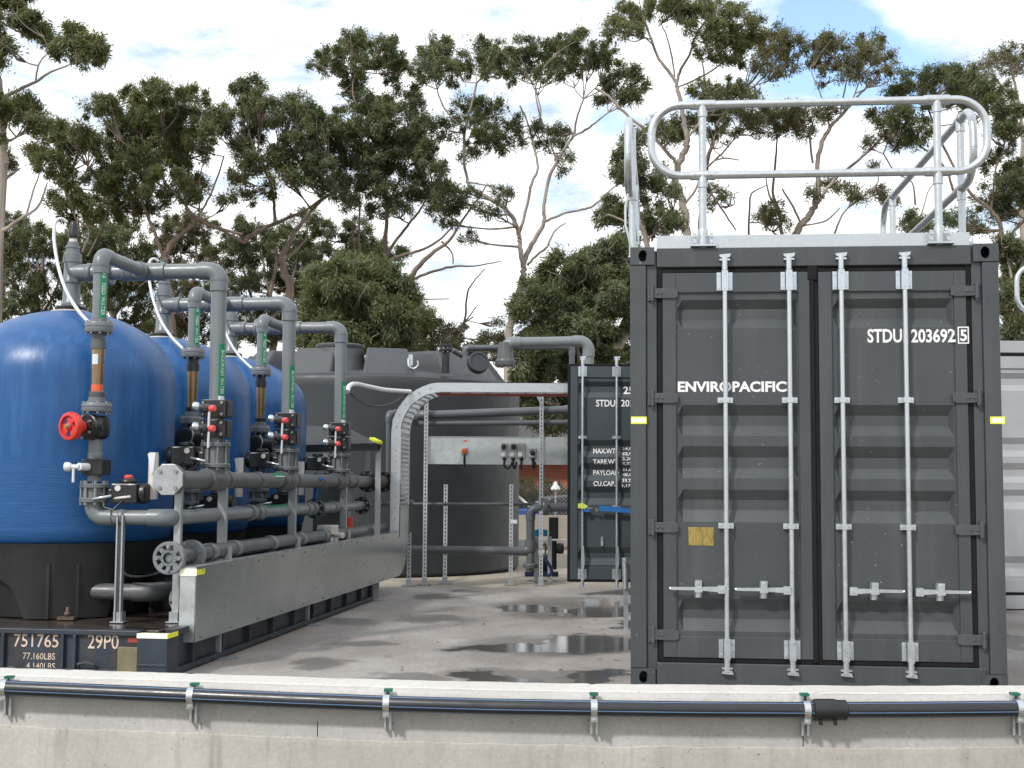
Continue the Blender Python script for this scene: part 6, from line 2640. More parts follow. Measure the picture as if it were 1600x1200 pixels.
# ================================================================== TREES
def leaf_cloud(clumps, Y, leaf_len, dens, droop=.5, seed=0):
    """clumps: (px, py, rx, ry[, dy]) in photograph pixels at distance Y; returns the leaf quads"""
    r = np.random.default_rng(seed)
    allv = []
    k = FPX / Y
    for c in clumps:
        px, py = c[0] + r.normal() * 3, c[1] + r.normal() * 2
        rx, ry = c[2] * r.uniform(.92, 1.15), c[3] * r.uniform(1.0, 1.3)
        dY = c[4] if len(c) > 4 else r.uniform(-1.6, 1.6)
        ctr = np.array(P(px, py, Y + dY))
        a, h = rx / k, ry / k
        dep = min(max(a, h), 1.5)
        # sub clusters on the upper shell
        ns = int(max(16, (a * h) / 0.011))
        th_ = r.uniform(0, 2 * PI, ns)
        cz_ = np.where(r.random(ns) < .82, r.uniform(-.15, 1.0, ns), r.uniform(-.8, -.1, ns))
        sr = np.sqrt(1 - cz_ ** 2)
        lump = 1 + .10 * np.sin(th_ * r.integers(2, 5) + r.uniform(0, 6)) + .07 * np.sin(cz_ * 5 + r.uniform(0, 6))
        rad_ = np.where(r.random(ns) < .72, r.uniform(.80, 1.0, ns), r.uniform(.25, .8, ns)) * lump
        sub = np.stack([np.cos(th_) * sr * a, np.sin(th_) * sr * dep, cz_ * h], 1) * rad_[:, None]
        nl = int(dens * 3.0 * rx * ry * (30.0 / Y) ** 2 * (32 / 30) ** 2)
        nl = max(nl, 90)
        wts = r.uniform(.3, 1.7, ns)
        idx = r.choice(ns, nl, p=wts / wts.sum())
        sg = .040 + .050 * r.random(ns)
        pos = ctr + sub[idx] + r.normal(0, 1, (nl, 3)) * sg[idx][:, None]
        L = leaf_len * r.uniform(.6, 1.3, nl)
        Wd = L * r.uniform(.095, .15, nl)
        sdir = sub / np.array([a, dep, h]) * .7 + r.normal(0, .55, (ns, 3))
        sdir[:, 2] -= droop
        d = sdir[idx] + r.normal(0, .62, (nl, 3))
        d /= np.linalg.norm(d, axis=1)[:, None]
        o = (pos - ctr) / np.array([a, dep, h]) * .9 + r.normal(0, .62, (nl, 3))
        o[:, 2] += .55
        s_ = np.cross(d, o)
        s_ /= np.linalg.norm(s_, axis=1)[:, None] + 1e-9
        p0 = pos
        mid = pos + d * (L * .45)[:, None]
        p2 = pos + d * L[:, None]
        q = np.stack([p0, mid + s_ * Wd[:, None], p2, mid - s_ * Wd[:, None]], 1)
        allv.append(q.reshape(-1, 3))
    return np.concatenate(allv)


def crown_mesh(name, V, m, parent):
    inv = np.array(full(parent).inverted())
    V = V @ inv[:3, :3].T + inv[:3, 3]
    n = len(V) // 4
    me = bpy.data.meshes.new(name)
    me.vertices.add(len(V))
    me.vertices.foreach_set('co', V.astype(np.float32).ravel())
    me.loops.add(len(V))
    me.loops.foreach_set('vertex_index', np.arange(len(V), dtype=np.int32))
    me.polygons.add(n)
    me.polygons.foreach_set('loop_start', np.arange(0, len(V), 4, dtype=np.int32))
    me.polygons.foreach_set('loop_total', np.full(n, 4, dtype=np.int32))
    me.update(calc_edges=True)
    me.materials.append(m)
    o = bpy.data.objects.new(name, me)
    C.objects.link(o)
    o.parent = parent
    return o


NLEAF = 0


def tree(label, Y, limbs, clumps, leaf='leaf_a', bark='bark', dens=1.5, seed=1, group='gum trees behind the yard', name='gum_tree', twigs=5, leaf_len=.098, auto=True):
    """limbs: lists of (px, py, width in px); the first one is the trunk and is carried down to the ground"""
    global NLEAF
    r = random.Random(seed)
    k = FPX / Y
    base = P(limbs[0][0][0], limbs[0][0][1], Y)
    th = thing(name, label, 'tree', (base.x, Y, -.02), 0, group)
    tr, br = MB(), MB()
    nodes = []
    for li, lm in enumerate(limbs):
        dY = 0 if li == 0 else r.uniform(-.25, .25)
        pts, rad_ = [], []
        for i, q in enumerate(lm):
            p_ = P(q[0], q[1], Y + (dY if i > 0 else 0))
            if li and i == 0:
                pass
            pts.append(p_)
            rad_.append(q[2] / k / 2 * (.70 if bark == 'bark_d' else .90))
        if li == 0 and pts[0].z > 0:
            pts.insert(0, Vector((pts[0].x + r.uniform(-.15, .15), Y, -.05)))
            rad_.insert(0, rad_[0] * 1.35)
        cp_ = catmull(pts, 5)
        rr = []
        for i in range(len(cp_)):
            f_ = i / 5
            j = min(int(f_), len(rad_) - 2)
            rr.append(rad_[j] + (rad_[j + 1] - rad_[j]) * min(1, f_ - j))
        cp_ = [p_ + Vector((r.uniform(-1, 1), r.uniform(-1, 1), r.uniform(-1, 1))) * rr[i] * .35 for i, p_ in enumerate(cp_)]
        (tr if li == 0 else br).rings(cp_, [max(x, .008) for x in rr], 9)
        nodes += [(p_, rr[i]) for i, p_ in enumerate(cp_) if p_.z > 2.0]
    cl3 = []
    for c in clumps:
        dy = r.uniform(-1.3, 1.3)
        cl3.append((c[0], c[1], c[2], c[3], dy))
        if not auto:
            continue
        ctr = P(c[0], c[1], Y + dy)
        # a branch from the nearest lower point of the limbs, then twigs through the clump
        best = min(nodes, key=lambda q: (q[0] - ctr).length + (2.0 * max(0, q[0].z - ctr.z)))
        dvec = ctr - best[0]
        if dvec.length < 4.5:
            midp = best[0] + dvec * .5 + Vector((r.uniform(-.2, .2), r.uniform(-.2, .2), -.10 * dvec.length * r.uniform(.2, 1)))
            rb = min(best[1] * .6, .035)
            br.rings(catmull([best[0], midp, ctr], 4), np.linspace(max(rb, .016), .010, 9).tolist(), 6)
            src = midp
        else:
            src = ctr + Vector((0, 0, -c[3] / k * .9))
        for q in range(twigs):
            e = ctr + Vector((r.uniform(-1, 1) * c[2] / k * .8, r.uniform(-.7, .7), r.uniform(-.2, .85) * c[3] / k))
            m_ = src.lerp(e, .5) + Vector((r.uniform(-.12, .12), r.uniform(-.12, .12), r.uniform(-.12, .02)))
            br.rings(catmull([src, m_, e], 4), np.linspace(.020, .006, 9).tolist(), 5)
    tr.build('trunk', M[bark], th)
    if br.v:
        br.build('branches', M[bark], th)
    V = leaf_cloud(cl3, Y, leaf_len, dens, .55, seed + 100)
    NLEAF += len(V) // 4
    crown_mesh('crown', V, M[leaf], th)
    return th


tree('tall gum cut by the left picture edge, with a bare limb reaching right', 27,
     [[(2, 290, 16), (6, 255, 14), (5, 200, 12), (3, 150, 10), (-8, 90, 8), (-4, 30, 6)], [(4, 152, 7), (30, 140, 6), (55, 128, 5), (80, 112, 4), (112, 100, 2)], [(56, 128, 3), (60, 103, 3), (72, 85, 2), (82, 78, 1)],
      [(-2, 285, 8), (18, 272, 5), (32, 262, 3)], [(0, 362, 8), (35, 340, 6), (60, 322, 4), (74, 285, 2)], [(40, 338, 4), (52, 300, 3), (62, 270, 2)]],
     [(15, 18, 42, 26), (48, 38, 24, 20), (66, 50, 16, 18), (6, 76, 14, 14), (112, 65, 26, 22), (140, 78, 24, 22), (136, 95, 18, 14), (40, 175, 26, 22), (15, 172, 24, 20), (52, 190, 14, 14), (10, 250, 16, 13), (-30, 60, 40, 40), (-30, 180, 30, 40)],
     'leaf_a', 'bark', 1.6, 3)
tree('broad gum with a wide domed crown above the nearest blue vessel', 31,
     [[(268, 520, 18), (258, 420, 15), (262, 390, 13), (280, 368, 11), (300, 350, 9), (290, 320, 7), (262, 290, 6), (240, 250, 5)], [(256, 400, 8), (240, 360, 7), (225, 325, 6), (215, 290, 4)], [(300, 350, 7), (318, 325, 5), (335, 290, 4), (350, 245, 3)], [(312, 335, 4), (312, 280, 3), (322, 240, 2)],
      [(290, 325, 9), (315, 345, 8), (345, 358, 7), (378, 366, 6)], [(128, 395, 6), (140, 360, 5), (118, 340, 4), (105, 300, 3)], [(138, 400, 5), (165, 340, 4), (172, 300, 3)]],
     [(250, 160, 55, 26), (210, 162, 42, 22), (160, 172, 26, 18), (295, 185, 34, 34), (312, 215, 24, 24), (260, 200, 55, 38), (205, 205, 42, 36), (175, 225, 30, 28), (240, 240, 55, 30), (285, 240, 40, 30), (215, 262, 40, 22), (172, 268, 28, 22), (165, 288, 22, 14), (205, 288, 34, 18), (255, 275, 34, 20),
      (290, 290, 30, 20), (300, 310, 18, 14), (85, 225, 36, 26), (65, 245, 26, 18), (80, 258, 26, 14), (115, 210, 34, 16), (80, 205, 18, 12), (135, 228, 22, 18), (108, 285, 20, 16), (102, 318, 22, 16), (150, 312, 28, 16), (195, 325, 32, 22), (235, 330, 28, 18), (180, 300, 30, 16), (125, 335, 30, 20), (245, 300, 28, 16)],
     'leaf_a', 'bark_d', 1.6, 4)
tree('gum with stepped crown standing left of the picture middle', 33,
     [[(452, 480, 20), (444, 430, 18), (441, 400, 14), (455, 375, 11), (470, 350, 9), (500, 315, 8), (530, 295, 5)], [(430, 350, 8), (428, 320, 7), (425, 295, 5), (415, 270, 4), (402, 250, 3)], [(380, 378, 12), (410, 358, 9), (445, 342, 8), (475, 330, 6), (505, 308, 4)], [(382, 380, 8), (355, 365, 7), (330, 350, 6), (300, 335, 4)], [(440, 410, 7), (462, 392, 6), (478, 372, 4), (480, 345, 3)]],
     [(400, 140, 28, 20), (412, 160, 26, 20), (380, 142, 18, 16), (352, 190, 28, 20), (378, 180, 34, 24), (345, 205, 18, 14), (395, 172, 30, 22), (392, 222, 28, 22), (405, 245, 24, 16), (380, 235, 18, 14), (460, 163, 22, 12), (480, 168, 18, 12), (450, 190, 30, 24), (480, 200, 30, 24), (500, 195, 20, 20), (465, 225, 36, 24), (500, 228, 34, 26),
      (470, 255, 40, 22), (440, 240, 22, 16), (505, 262, 34, 22), (385, 265, 26, 14), (372, 278, 16, 10), (450, 278, 24, 13), (480, 285, 26, 16), (378, 305, 26, 11), (352, 312, 14, 7), (420, 300, 18, 10), (505, 290, 28, 16)],
     'leaf_b', 'bark_d', 1.7, 5)
tree('densest gum, its dark crown filling the picture middle', 34,
     [[(598, 470, 14), (600, 420, 11), (602, 380, 10), (605, 340, 8), (602, 300, 7), (600, 260, 6), (575, 200, 5), (552, 150, 4), (556, 110, 3)], [(598, 412, 8), (612, 385, 7), (635, 355, 6), (655, 330, 5), (665, 312, 3)], [(598, 412, 9), (630, 398, 8), (655, 392, 6), (690, 372, 5), (715, 345, 3)], [(638, 440, 14), (652, 418, 11), (675, 395, 9), (700, 378, 7), (722, 345, 5), (742, 318, 4), (760, 290, 3)],
      [(640, 438, 8), (672, 426, 6), (705, 417, 5), (745, 415, 3), (783, 408, 2)], [(690, 378, 5), (706, 395, 4), (708, 412, 3)], [(563, 410, 5), (561, 370, 5), (562, 330, 4)], [(556, 400, 4), (552, 370, 4), (549, 345, 2)], [(602, 340, 6), (615, 300, 4), (630, 270, 3)]],
     [(545, 64, 26, 18), (560, 80, 30, 22), (522, 92, 24, 20), (505, 104, 18, 16), (540, 105, 34, 20), (575, 100, 24, 18), (600, 72, 20, 16), (612, 92, 26, 22), (622, 112, 28, 18), (548, 150, 20, 20), (570, 158, 18, 16), (628, 150, 26, 20), (648, 165, 20, 22), (585, 172, 34, 20), (600, 195, 44, 28), (555, 195, 32, 26), (540, 225, 30, 26), (580, 225, 44, 30),
      (625, 225, 40, 32), (655, 200, 22, 30), (660, 235, 22, 28), (560, 262, 42, 28), (600, 262, 44, 30), (640, 262, 36, 30), (672, 265, 22, 30), (665, 295, 26, 22), (690, 300, 18, 20), (540, 290, 30, 18), (575, 300, 34, 20), (615, 302, 36, 20), (592, 330, 22, 14), (625, 325, 20, 14), (545, 315, 18, 12), (682, 318, 20, 14), (700, 325, 16, 12), (640, 305, 22, 16)],
     'leaf_b', 'bark_d', 1.75, 6)
tree('slender pale gum with forked bare limbs and a flat topped crown behind the water tank', 35,
     [[(793, 560, 15), (797, 520, 14), (803, 485, 12), (815, 440, 11), (818, 415, 10), (812, 380, 8), (811, 365, 8), (800, 338, 8), (785, 322, 7), (760, 308, 7), (742, 297, 6), (731, 285, 5), (725, 245, 5), (727, 200, 5), (738, 160, 4), (745, 130, 3)], [(811, 365, 6), (818, 342, 5), (825, 315, 5), (830, 288, 5), (840, 262, 4), (832, 220, 4), (824, 190, 3), (812, 165, 3)],
      [(818, 415, 9), (826, 392, 9), (840, 365, 8), (850, 348, 7), (850, 322, 6), (858, 280, 6), (870, 252, 6), (880, 235, 5), (896, 212, 5), (901, 185, 3), (912, 155, 3)], [(895, 213, 4), (915, 203, 4), (930, 192, 3), (950, 176, 2)], [(852, 346, 5), (880, 334, 4), (905, 328, 4), (928, 321, 4), (950, 300, 3), (975, 280, 2)], [(824, 415, 5), (840, 398, 4), (855, 385, 4), (866, 362, 3), (884, 348, 2)],
      [(728, 285, 3), (765, 290, 3), (790, 300, 2)], [(832, 218, 3), (845, 180, 3), (840, 150, 2)], [(870, 250, 4), (856, 215, 3), (842, 175, 3), (836, 140, 2)], [(734, 200, 3), (712, 190, 3), (692, 165, 3), (683, 140, 2)], [(725, 235, 3), (745, 190, 2), (755, 175, 2)]],
     [(678, 75, 28, 18), (695, 92, 26, 18), (664, 92, 20, 18), (685, 116, 34, 22), (662, 118, 18, 14), (752, 72, 28, 16), (775, 82, 28, 20), (745, 100, 28, 22), (780, 110, 32, 22), (812, 86, 30, 20), (815, 115, 34, 20), (845, 78, 28, 18), (860, 95, 32, 26), (880, 75, 26, 16), (905, 76, 28, 20), (925, 90, 24, 22), (895, 108, 40, 20), (858, 120, 30, 16),
      (948, 98, 24, 22), (962, 118, 22, 20), (952, 145, 22, 18), (972, 152, 14, 16), (985, 118, 18, 18), (1000, 135, 16, 18), (985, 150, 16, 14), (720, 112, 20, 14), (735, 180, 36, 18), (765, 182, 32, 20), (790, 200, 22, 24), (745, 205, 40, 18), (700, 205, 20, 18), (795, 225, 20, 18), (765, 222, 26, 14), (742, 240, 22, 12), (845, 200, 18, 14), (868, 212, 18, 16),
      (858, 232, 22, 13), (890, 250, 8, 12), (878, 268, 8, 8), (720, 298, 22, 12), (735, 320, 24, 12), (785, 308, 16, 14), (770, 335, 16, 8), (732, 372, 13, 9), (700, 350, 16, 9)],
     'leaf_b', 'bark', 1.7, 7, twigs=3)
tree('tall gum with a pale sinuous trunk rising behind the left end of the front guardrail', 33,
     [[(1078, 520, 18), (1075, 400, 16), (1072, 350, 14), (1066, 310, 13), (1057, 285, 12), (1060, 258, 12), (1072, 230, 11), (1072, 205, 9), (1066, 175, 8), (1060, 145, 7), (1055, 128, 6), (1045, 112, 6), (1030, 92, 5), (1015, 55, 4), (1005, 25, 3)], [(1057, 130, 5), (1064, 108, 5), (1078, 85, 4), (1086, 58, 4), (1105, 30, 3)], [(1054, 120, 3), (1050, 90, 3), (1040, 50, 2)], [(1058, 256, 8), (1040, 235, 6), (1020, 212, 6), (1000, 196, 5), (975, 175, 5), (950, 150, 5), (930, 138, 4)],
      [(1060, 136, 3), (1085, 125, 3), (1110, 112, 3), (1128, 98, 2)], [(1074, 215, 5), (1090, 195, 4), (1100, 175, 3)], [(1068, 320, 5), (1085, 300, 4), (1100, 265, 3), (1125, 248, 3), (1155, 250, 2)], [(1100, 135, 3), (1100, 115, 3), (1096, 90, 2)]],
     [(975, 30, 30, 20), (1000, 15, 36, 18), (960, 45, 18, 16), (1040, 10, 36, 16), (985, 48, 18, 12), (1080, 10, 40, 18), (1120, 15, 40, 20), (1075, 30, 26, 14), (1100, 42, 30, 14), (1145, 38, 34, 22), (1160, 62, 30, 20), (1130, 65, 36, 20), (1145, 85, 34, 14), (1180, 50, 22, 18), (1110, 75, 24, 14), (1058, 200, 26, 18), (1042, 213, 20, 14), (1075, 200, 18, 16), (1030, 205, 16, 12),
      (1130, 138, 40, 13), (1105, 145, 24, 12), (1155, 148, 26, 10), (1115, 180, 30, 12), (1120, 215, 24, 12)],
     'leaf_a', 'bark', 1.6, 8)
tree('darker gum with a leaning brown stem between the guardrail posts', 36,
     [[(1100, 520, 14), (1095, 380, 12), (1098, 320, 10), (1105, 260, 9), (1115, 215, 8), (1130, 180, 6), (1165, 150, 4)], [(1160, 150, 4), (1185, 128, 4), (1200, 112, 3)], [(1104, 262, 5), (1128, 240, 4), (1150, 215, 3), (1175, 200, 2)], [(1222, 370, 9), (1218, 335, 8), (1208, 300, 6), (1212, 255, 5), (1214, 215, 3)], [(1215, 330, 5), (1202, 305, 4), (1196, 275, 2)], [(1170, 370, 5), (1172, 310, 4), (1180, 298, 3), (1198, 290, 2)], [(1110, 300, 5), (1130, 330, 4), (1150, 360, 3)]],
     [(1215, 58, 30, 20), (1235, 75, 26, 22), (1205, 90, 30, 20), (1230, 100, 26, 16), (1195, 68, 22, 16), (1208, 115, 20, 12), (1185, 105, 16, 10), (1120, 160, 34, 14), (1175, 172, 32, 14), (1165, 200, 30, 16), (1205, 182, 32, 16), (1225, 195, 28, 18), (1200, 205, 26, 12), (1240, 180, 18, 16), (1120, 190, 26, 16), (1205, 332, 22, 14), (1212, 348, 18, 12), (1195, 345, 14, 10), (1122, 300, 20, 12), (1135, 312, 12, 9), (1110, 318, 16, 10)],
     'leaf_d', 'bark_d', 1.5, 9)
tree('airy gum with a fan of fine branches above the middle of the front guardrail', 35,
     [[(1235, 430, 15), (1246, 365, 13), (1262, 342, 12), (1274, 318, 11), (1278, 290, 8), (1277, 258, 8), (1285, 222, 8), (1298, 198, 7), (1310, 185, 6), (1328, 165, 5), (1350, 140, 4), (1375, 115, 3)], [(1268, 330, 6), (1285, 305, 6), (1305, 280, 6), (1335, 255, 5), (1362, 232, 5), (1380, 212, 4)], [(1270, 255, 4), (1266, 215, 4), (1270, 190, 3)], [(1296, 200, 4), (1290, 170, 3), (1275, 130, 2)], [(1312, 182, 4), (1318, 150, 3), (1325, 115, 2)], [(1252, 350, 4), (1240, 325, 4), (1222, 295, 3)],
      [(1304, 365, 4), (1320, 330, 3), (1352, 305, 3), (1372, 285, 2)], [(1256, 352, 3), (1290, 345, 3), (1312, 325, 2)], [(1330, 162, 3), (1345, 120, 2)]],
     [(1300, 68, 34, 12), (1280, 78, 24, 16), (1315, 90, 38, 16), (1285, 100, 28, 16), (1360, 65, 24, 14), (1370, 80, 24, 18), (1350, 95, 30, 18), (1385, 100, 18, 16), (1375, 118, 26, 10), (1340, 118, 26, 10), (1300, 120, 28, 12), (1240, 185, 20, 22), (1258, 200, 16, 16), (1300, 175, 22, 14), (1280, 182, 18, 12), (1290, 285, 20, 10), (1268, 300, 16, 10), (1328, 298, 24, 11), (1345, 310, 16, 8), (1378, 302, 24, 11), (1392, 312, 14, 8), (1365, 260, 10, 6)],
     'leaf_d', 'bark', 1.35, 10, twigs=5)
tree('big gum with broad layered crown behind the right half of the guardrail', 34,
     [[(1572, 560, 16), (1570, 440, 14), (1566, 400, 12), (1562, 350, 10), (1545, 325, 8), (1520, 305, 7), (1495, 270, 6), (1470, 220, 5), (1450, 170, 4)], [(1565, 390, 8), (1585, 360, 7), (1605, 340, 6)], [(1490, 300, 6), (1480, 270, 5), (1462, 245, 5), (1440, 230, 4), (1420, 215, 3)], [(1548, 330, 5), (1560, 250, 4), (1585, 235, 3)], [(1430, 320, 5), (1425, 285, 3), (1400, 270, 3), (1380, 240, 3)], [(1440, 335, 3), (1450, 300, 2), (1460, 285, 2)]],
     [(1450, 122, 36, 16), (1490, 118, 40, 14), (1520, 128, 34, 20), (1545, 145, 30, 22), (1470, 140, 46, 20), (1430, 140, 30, 16), (1500, 148, 40, 18), (1530, 165, 36, 22), (1560, 175, 24, 28), (1440, 158, 36, 12), (1400, 150, 22, 10), (1375, 188, 28, 18), (1400, 195, 34, 24), (1428, 205, 28, 22), (1385, 210, 26, 18), (1360, 222, 14, 8), (1415, 225, 22, 12), (1580, 190, 28, 22), (1590, 210, 24, 18), (1570, 205, 24, 14),
      (1560, 255, 28, 20), (1585, 275, 26, 26), (1565, 290, 34, 22), (1545, 310, 30, 14), (1580, 320, 30, 18), (1560, 335, 26, 12), (1455, 355, 34, 13), (1430, 345, 24, 12), (1420, 355, 20, 8), (1500, 345, 26, 14), (1515, 360, 26, 12)],
     'leaf_b', 'bark_d', 1.6, 12)
tree('gum with a flat leaf shelf at the right picture edge', 40,
     [[(1600, 460, 12), (1596, 300, 9), (1598, 210, 7), (1590, 150, 5), (1580, 110, 4)], [(1594, 170, 4), (1570, 140, 3), (1545, 112, 3)], [(1596, 180, 3), (1615, 140, 3)]],
     [(1575, 82, 30, 12), (1555, 90, 26, 13), (1595, 88, 30, 16), (1538, 98, 18, 9), (1580, 102, 28, 12), (1610, 105, 24, 14), (1530, 105, 14, 7), (1625, 180, 30, 40), (1610, 300, 20, 60)],
     'leaf_d', 'bark', 1.6, 13)
tree('gum sapling foliage in the gap left of the near container roof rail', 30,
     [[(1010, 520, 12), (1012, 400, 10), (1000, 340, 8), (990, 290, 6), (985, 250, 4)], [(1005, 360, 5), (975, 345, 4), (950, 335, 3)], [(1008, 380, 4), (1035, 350, 3)], [(1010, 420, 5), (970, 395, 4)]],
     [(990, 225, 18, 22), (975, 245, 18, 18), (1000, 265, 22, 26), (970, 268, 16, 12), (985, 290, 22, 18), (1010, 300, 22, 20), (1030, 275, 14, 14), (955, 325, 26, 20), (975, 342, 24, 16), (945, 345, 16, 14), (1035, 345, 28, 14), (1020, 362, 24, 14), (1055, 350, 20, 12), (960, 385, 18, 12), (975, 375, 16, 10), (955, 405, 20, 12), (1045, 300, 16, 10)],
     'leaf_b', 'bark', 1.6, 14)
tree('dense low gum hanging over the far container', 25,
     [[(940, 640, 16), (945, 575, 18), (962, 545, 17), (985, 512, 15), (1000, 470, 10)], [(900, 640, 8), (905, 560, 7), (890, 500, 6), (880, 460, 4)], [(945, 570, 8), (930, 510, 6), (925, 460, 4)], [(860, 640, 7), (850, 560, 6), (845, 500, 4)]],
     [(885, 430, 40, 20), (860, 445, 36, 22), (910, 420, 34, 20), (940, 405, 32, 18), (960, 395, 28, 18), (975, 420, 26, 30), (930, 440, 44, 28), (880, 462, 44, 26), (840, 465, 28, 22), (850, 490, 40, 24), (900, 485, 46, 28), (950, 475, 40, 32), (965, 510, 34, 30), (905, 520, 46, 24), (855, 520, 40, 22), (840, 548, 34, 22), (880, 550, 44, 24), (930, 545, 44, 26), (970, 550, 34, 30),
      (900, 580, 44, 26), (860, 585, 40, 26), (950, 585, 40, 26), (835, 575, 26, 22), (990, 470, 20, 40), (830, 610, 30, 24), (868, 625, 34, 22), (840, 650, 30, 18), (880, 665, 26, 16), (820, 640, 22, 26)],
     'leaf_b', 'bark', 1.5, 15, leaf_len=.098)
tree('brownish gum low behind the water tank lid', 37,
     [[(690, 620, 12), (700, 560, 9), (715, 528, 6), (726, 500, 5), (730, 460, 4), (740, 440, 3), (758, 420, 2)], [(640, 560, 9), (668, 538, 8), (695, 525, 6), (720, 510, 4), (745, 478, 2)], [(725, 505, 3), (740, 495, 3)], [(628, 470, 4), (660, 468, 3), (702, 467, 2)], [(600, 590, 7), (640, 548, 6), (690, 540, 4)]],
     [(700, 515, 28, 16), (715, 530, 26, 14), (680, 530, 26, 14), (730, 545, 24, 14), (700, 548, 32, 16), (660, 540, 28, 18), (650, 515, 22, 14), (635, 545, 28, 22), (610, 550, 26, 18), (770, 545, 26, 20), (775, 525, 18, 12), (755, 560, 26, 18), (670, 565, 34, 14), (655, 490, 24, 14), (648, 465, 16, 16), (640, 500, 18, 16), (780, 505, 8, 8), (790, 560, 20, 16)],
     'leaf_d', 'bark_d', 1.6, 16)
# rounded bush and the dark under-storey on the left
tree('full round green gum bush above the black water tank', 25,
     [[(560, 600, 14), (558, 520, 11), (552, 470, 8), (545, 430, 5)], [(556, 510, 7), (590, 470, 5), (600, 440, 3)], [(556, 520, 6), (520, 470, 5), (505, 440, 3)]],
     [(555, 418, 40, 16), (595, 425, 32, 16), (520, 425, 34, 18), (560, 440, 50, 24), (610, 445, 34, 24), (505, 445, 34, 22), (545, 465, 50, 26), (600, 470, 44, 26), (500, 470, 36, 24), (635, 465, 20, 22), (560, 492, 50, 26), (610, 498, 40, 24), (515, 495, 40, 24), (545, 518, 50, 24), (600, 522, 44, 22), (495, 515, 34, 22), (640, 500, 24, 20), (480, 495, 24, 22), (560, 540, 50, 20), (510, 540, 40, 20), (620, 535, 30, 18)],
     'leaf_c', 'bark', 1.25, 17, leaf_len=.098)
UND = [('dark leafy gum filling the gap above the nearest vessel', 37, [(30, 355, 40, 20), (15, 385, 36, 28), (55, 385, 34, 26), (25, 420, 40, 28), (70, 420, 32, 28), (100, 395, 30, 26), (30, 455, 40, 26), (75, 455, 36, 24), (110, 435, 28, 24), (15, 485, 34, 20), (60, 490, 36, 20), (120, 465, 28, 20), (-20, 430, 40, 60), (130, 410, 24, 22), (-10, 510, 30, 20), (25, 524, 30, 20), (60, 510, 30, 20), (95, 524, 30, 20), (130, 510, 30, 20)], 60, 21, 'leaf_b'),
       ('dark leafy gum behind the elbow of the nearest feed pipe', 36, [(150, 365, 32, 22), (185, 355, 28, 18), (130, 385, 30, 22), (170, 392, 36, 24), (205, 380, 28, 20), (150, 420, 34, 24), (190, 420, 34, 22), (160, 450, 36, 22), (215, 410, 26, 22), (200, 450, 30, 20), (170, 475, 36, 18), (225, 440, 26, 20), (215, 475, 30, 18), (150, 510, 30, 20), (185, 524, 30, 20), (220, 510, 30, 20), (250, 524, 30, 20)], 175, 22, 'leaf_b'),
       ('dark leafy gum behind the horizontal pipes of the middle vessel', 38, [(260, 355, 28, 16), (290, 348, 26, 14), (285, 372, 34, 20), (320, 362, 26, 16), (250, 385, 28, 20), (305, 395, 36, 20), (265, 415, 32, 22), (310, 425, 36, 22), (345, 405, 28, 20), (260, 450, 34, 20), (300, 460, 36, 20), (345, 445, 30, 22), (330, 480, 34, 18), (275, 485, 34, 18), (255, 510, 30, 20), (285, 524, 30, 20), (315, 510, 30, 20), (345, 524, 30, 20)], 300, 23, 'leaf_d'),
       ('dark leafy gum between the middle and farthest risers', 37, [(390, 358, 26, 16), (375, 385, 34, 22), (410, 385, 28, 20), (440, 365, 30, 18), (455, 388, 36, 24), (385, 415, 36, 24), (425, 415, 34, 24), (465, 420, 36, 26), (385, 450, 36, 24), (430, 452, 38, 24), (470, 455, 34, 24), (400, 485, 36, 20), (450, 488, 38, 22), (490, 470, 28, 24), (430, 515, 40, 18), (470, 525, 34, 16), (395, 520, 30, 18), (370, 510, 30, 20), (400, 524, 30, 20), (440, 510, 30, 20), (480, 524, 30, 20), (515, 510, 30, 20)], 425, 24, 'leaf_b'),
       ('dark leafy gum behind the round bush', 38, [(500, 362, 28, 18), (530, 375, 32, 20), (560, 365, 28, 18), (585, 380, 30, 18), (500, 392, 34, 20), (540, 400, 40, 18), (580, 400, 36, 16), (610, 395, 24, 14), (485, 415, 30, 18), (470, 345, 22, 14)], 535, 25, 'leaf_b'),
       ('dark leafy gum seen past the right side of the near container', 30, [(1575, 385, 24, 18), (1592, 405, 24, 22), (1578, 430, 26, 22), (1598, 450, 26, 24), (1580, 470, 24, 22), (1595, 500, 26, 22), (1580, 520, 24, 20), (1600, 535, 26, 20), (1615, 470, 26, 40)], 1590, 26, 'leaf_b')]
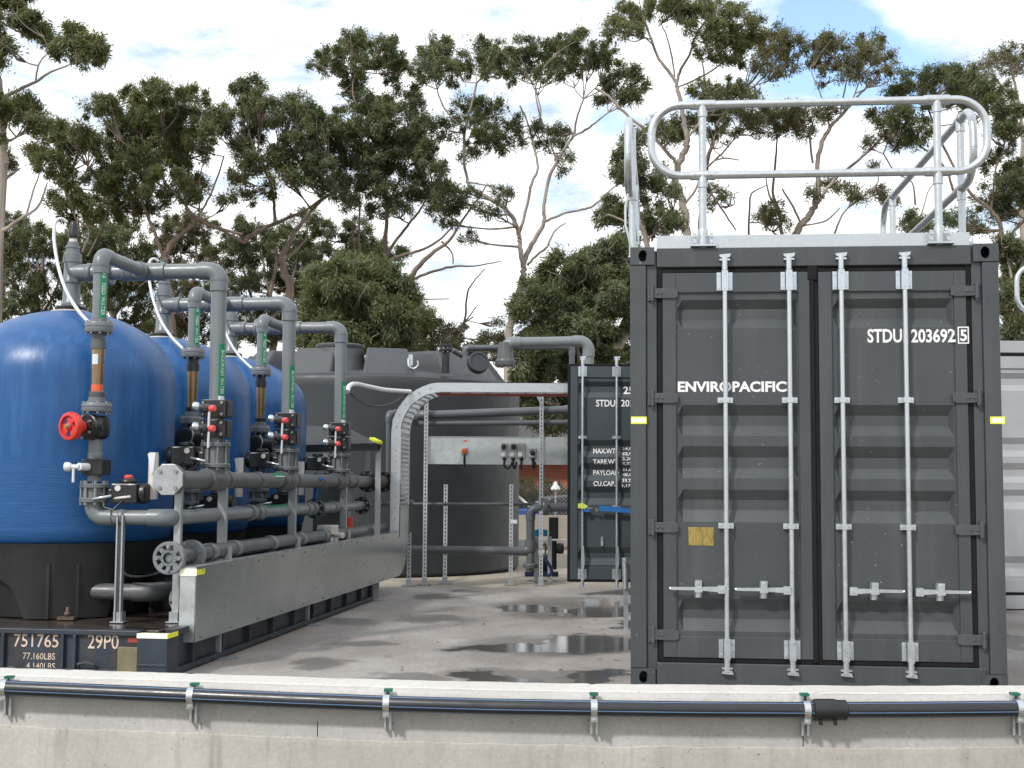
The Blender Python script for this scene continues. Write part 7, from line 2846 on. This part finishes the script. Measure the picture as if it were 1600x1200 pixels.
for (lab, Y, cl, bx, sd_, lm) in UND:
    top = min(c[1] for c in cl)
    tree(lab, Y, [[(bx, 600, 14), (bx + 4, 520, 12), (bx - 3, 460, 9), (bx + 8, 410, 6), (bx + 2, top + 20, 3)], [(bx, 520, 7), (bx - 30, 470, 5), (bx - 45, 420, 3)], [(bx, 500, 7), (bx + 26, 455, 5), (bx + 40, 400, 3)], [(bx - 3, 470, 5), (bx - 14, 410, 4), (bx - 26, 370, 2)]],
         cl, lm, 'bark_d' if sd_ % 2 else 'bark', 2.1, sd_, leaf_len=.098)
th = tag(thing('hedge', 'x', 'hedge', (P(840, 790, 42).x, 42, 0)), 'dark clipped hedge below the brick wall seen through the fence', 'hedge')
b = MB()
for q in range(8):
    b.cyl((-2.4 + q * 1.0, 42, 0), (-2.4 + q * 1.0, 42, .7), .04, 6)
b.build('stems', M['bark_d'], th)
V = leaf_cloud([(x, y, 20, 15, 0) for x in range(720, 940, 20) for y in (772, 792, 808)], 42, .10, 1.6, .2, 77)
crown_mesh('foliage', V, M['leaf_b'], th)
# fallen gum leaves blown over the yard
r_ = np.random.default_rng(5)
LV = []
for (cx_, cy_, n_, sx_, sy_) in ((-1.0, 14.5, 60, .8, 2.2), (.3, 11.5, 40, 1.0, 2.2), (-.6, 16.4, 50, 1.6, .5), (.6, 9.3, 22, .8, .8)):
    for q in range(n_):
        x, y = r_.normal(cx_, sx_), r_.normal(cy_, sy_)
        if y < 7.7 or x < -2.2 + .127 * (y - 8.9) + .25:
            continue
        an = r_.uniform(0, 6.28)
        L, wd = r_.uniform(.03, .075), r_.uniform(.006, .012)
        d, s_ = np.array([math.cos(an), math.sin(an), r_.uniform(-.05, .2)]), np.array([-math.sin(an), math.cos(an), .1])
        p0 = np.array([x, y, .006])
        LV.append(np.stack([p0, p0 + d * L * .5 + s_ * wd, p0 + d * L, p0 + d * L * .5 - s_ * wd]))
LV = np.concatenate(LV)
me = MB()
me.add([Vector(v) for v in LV], [(4 * q, 4 * q + 1, 4 * q + 2, 4 * q + 3) for q in range(len(LV) // 4)])
lit = me.build('leaf_litter', mat('dry fallen leaf', (0.11, 0.07, 0.04), 0.7, var=0.4, scale=9))
tag(lit, 'dry gum leaves scattered over the yard concrete', 'leaf litter', None, 'stuff')
print('leaves', NLEAF)
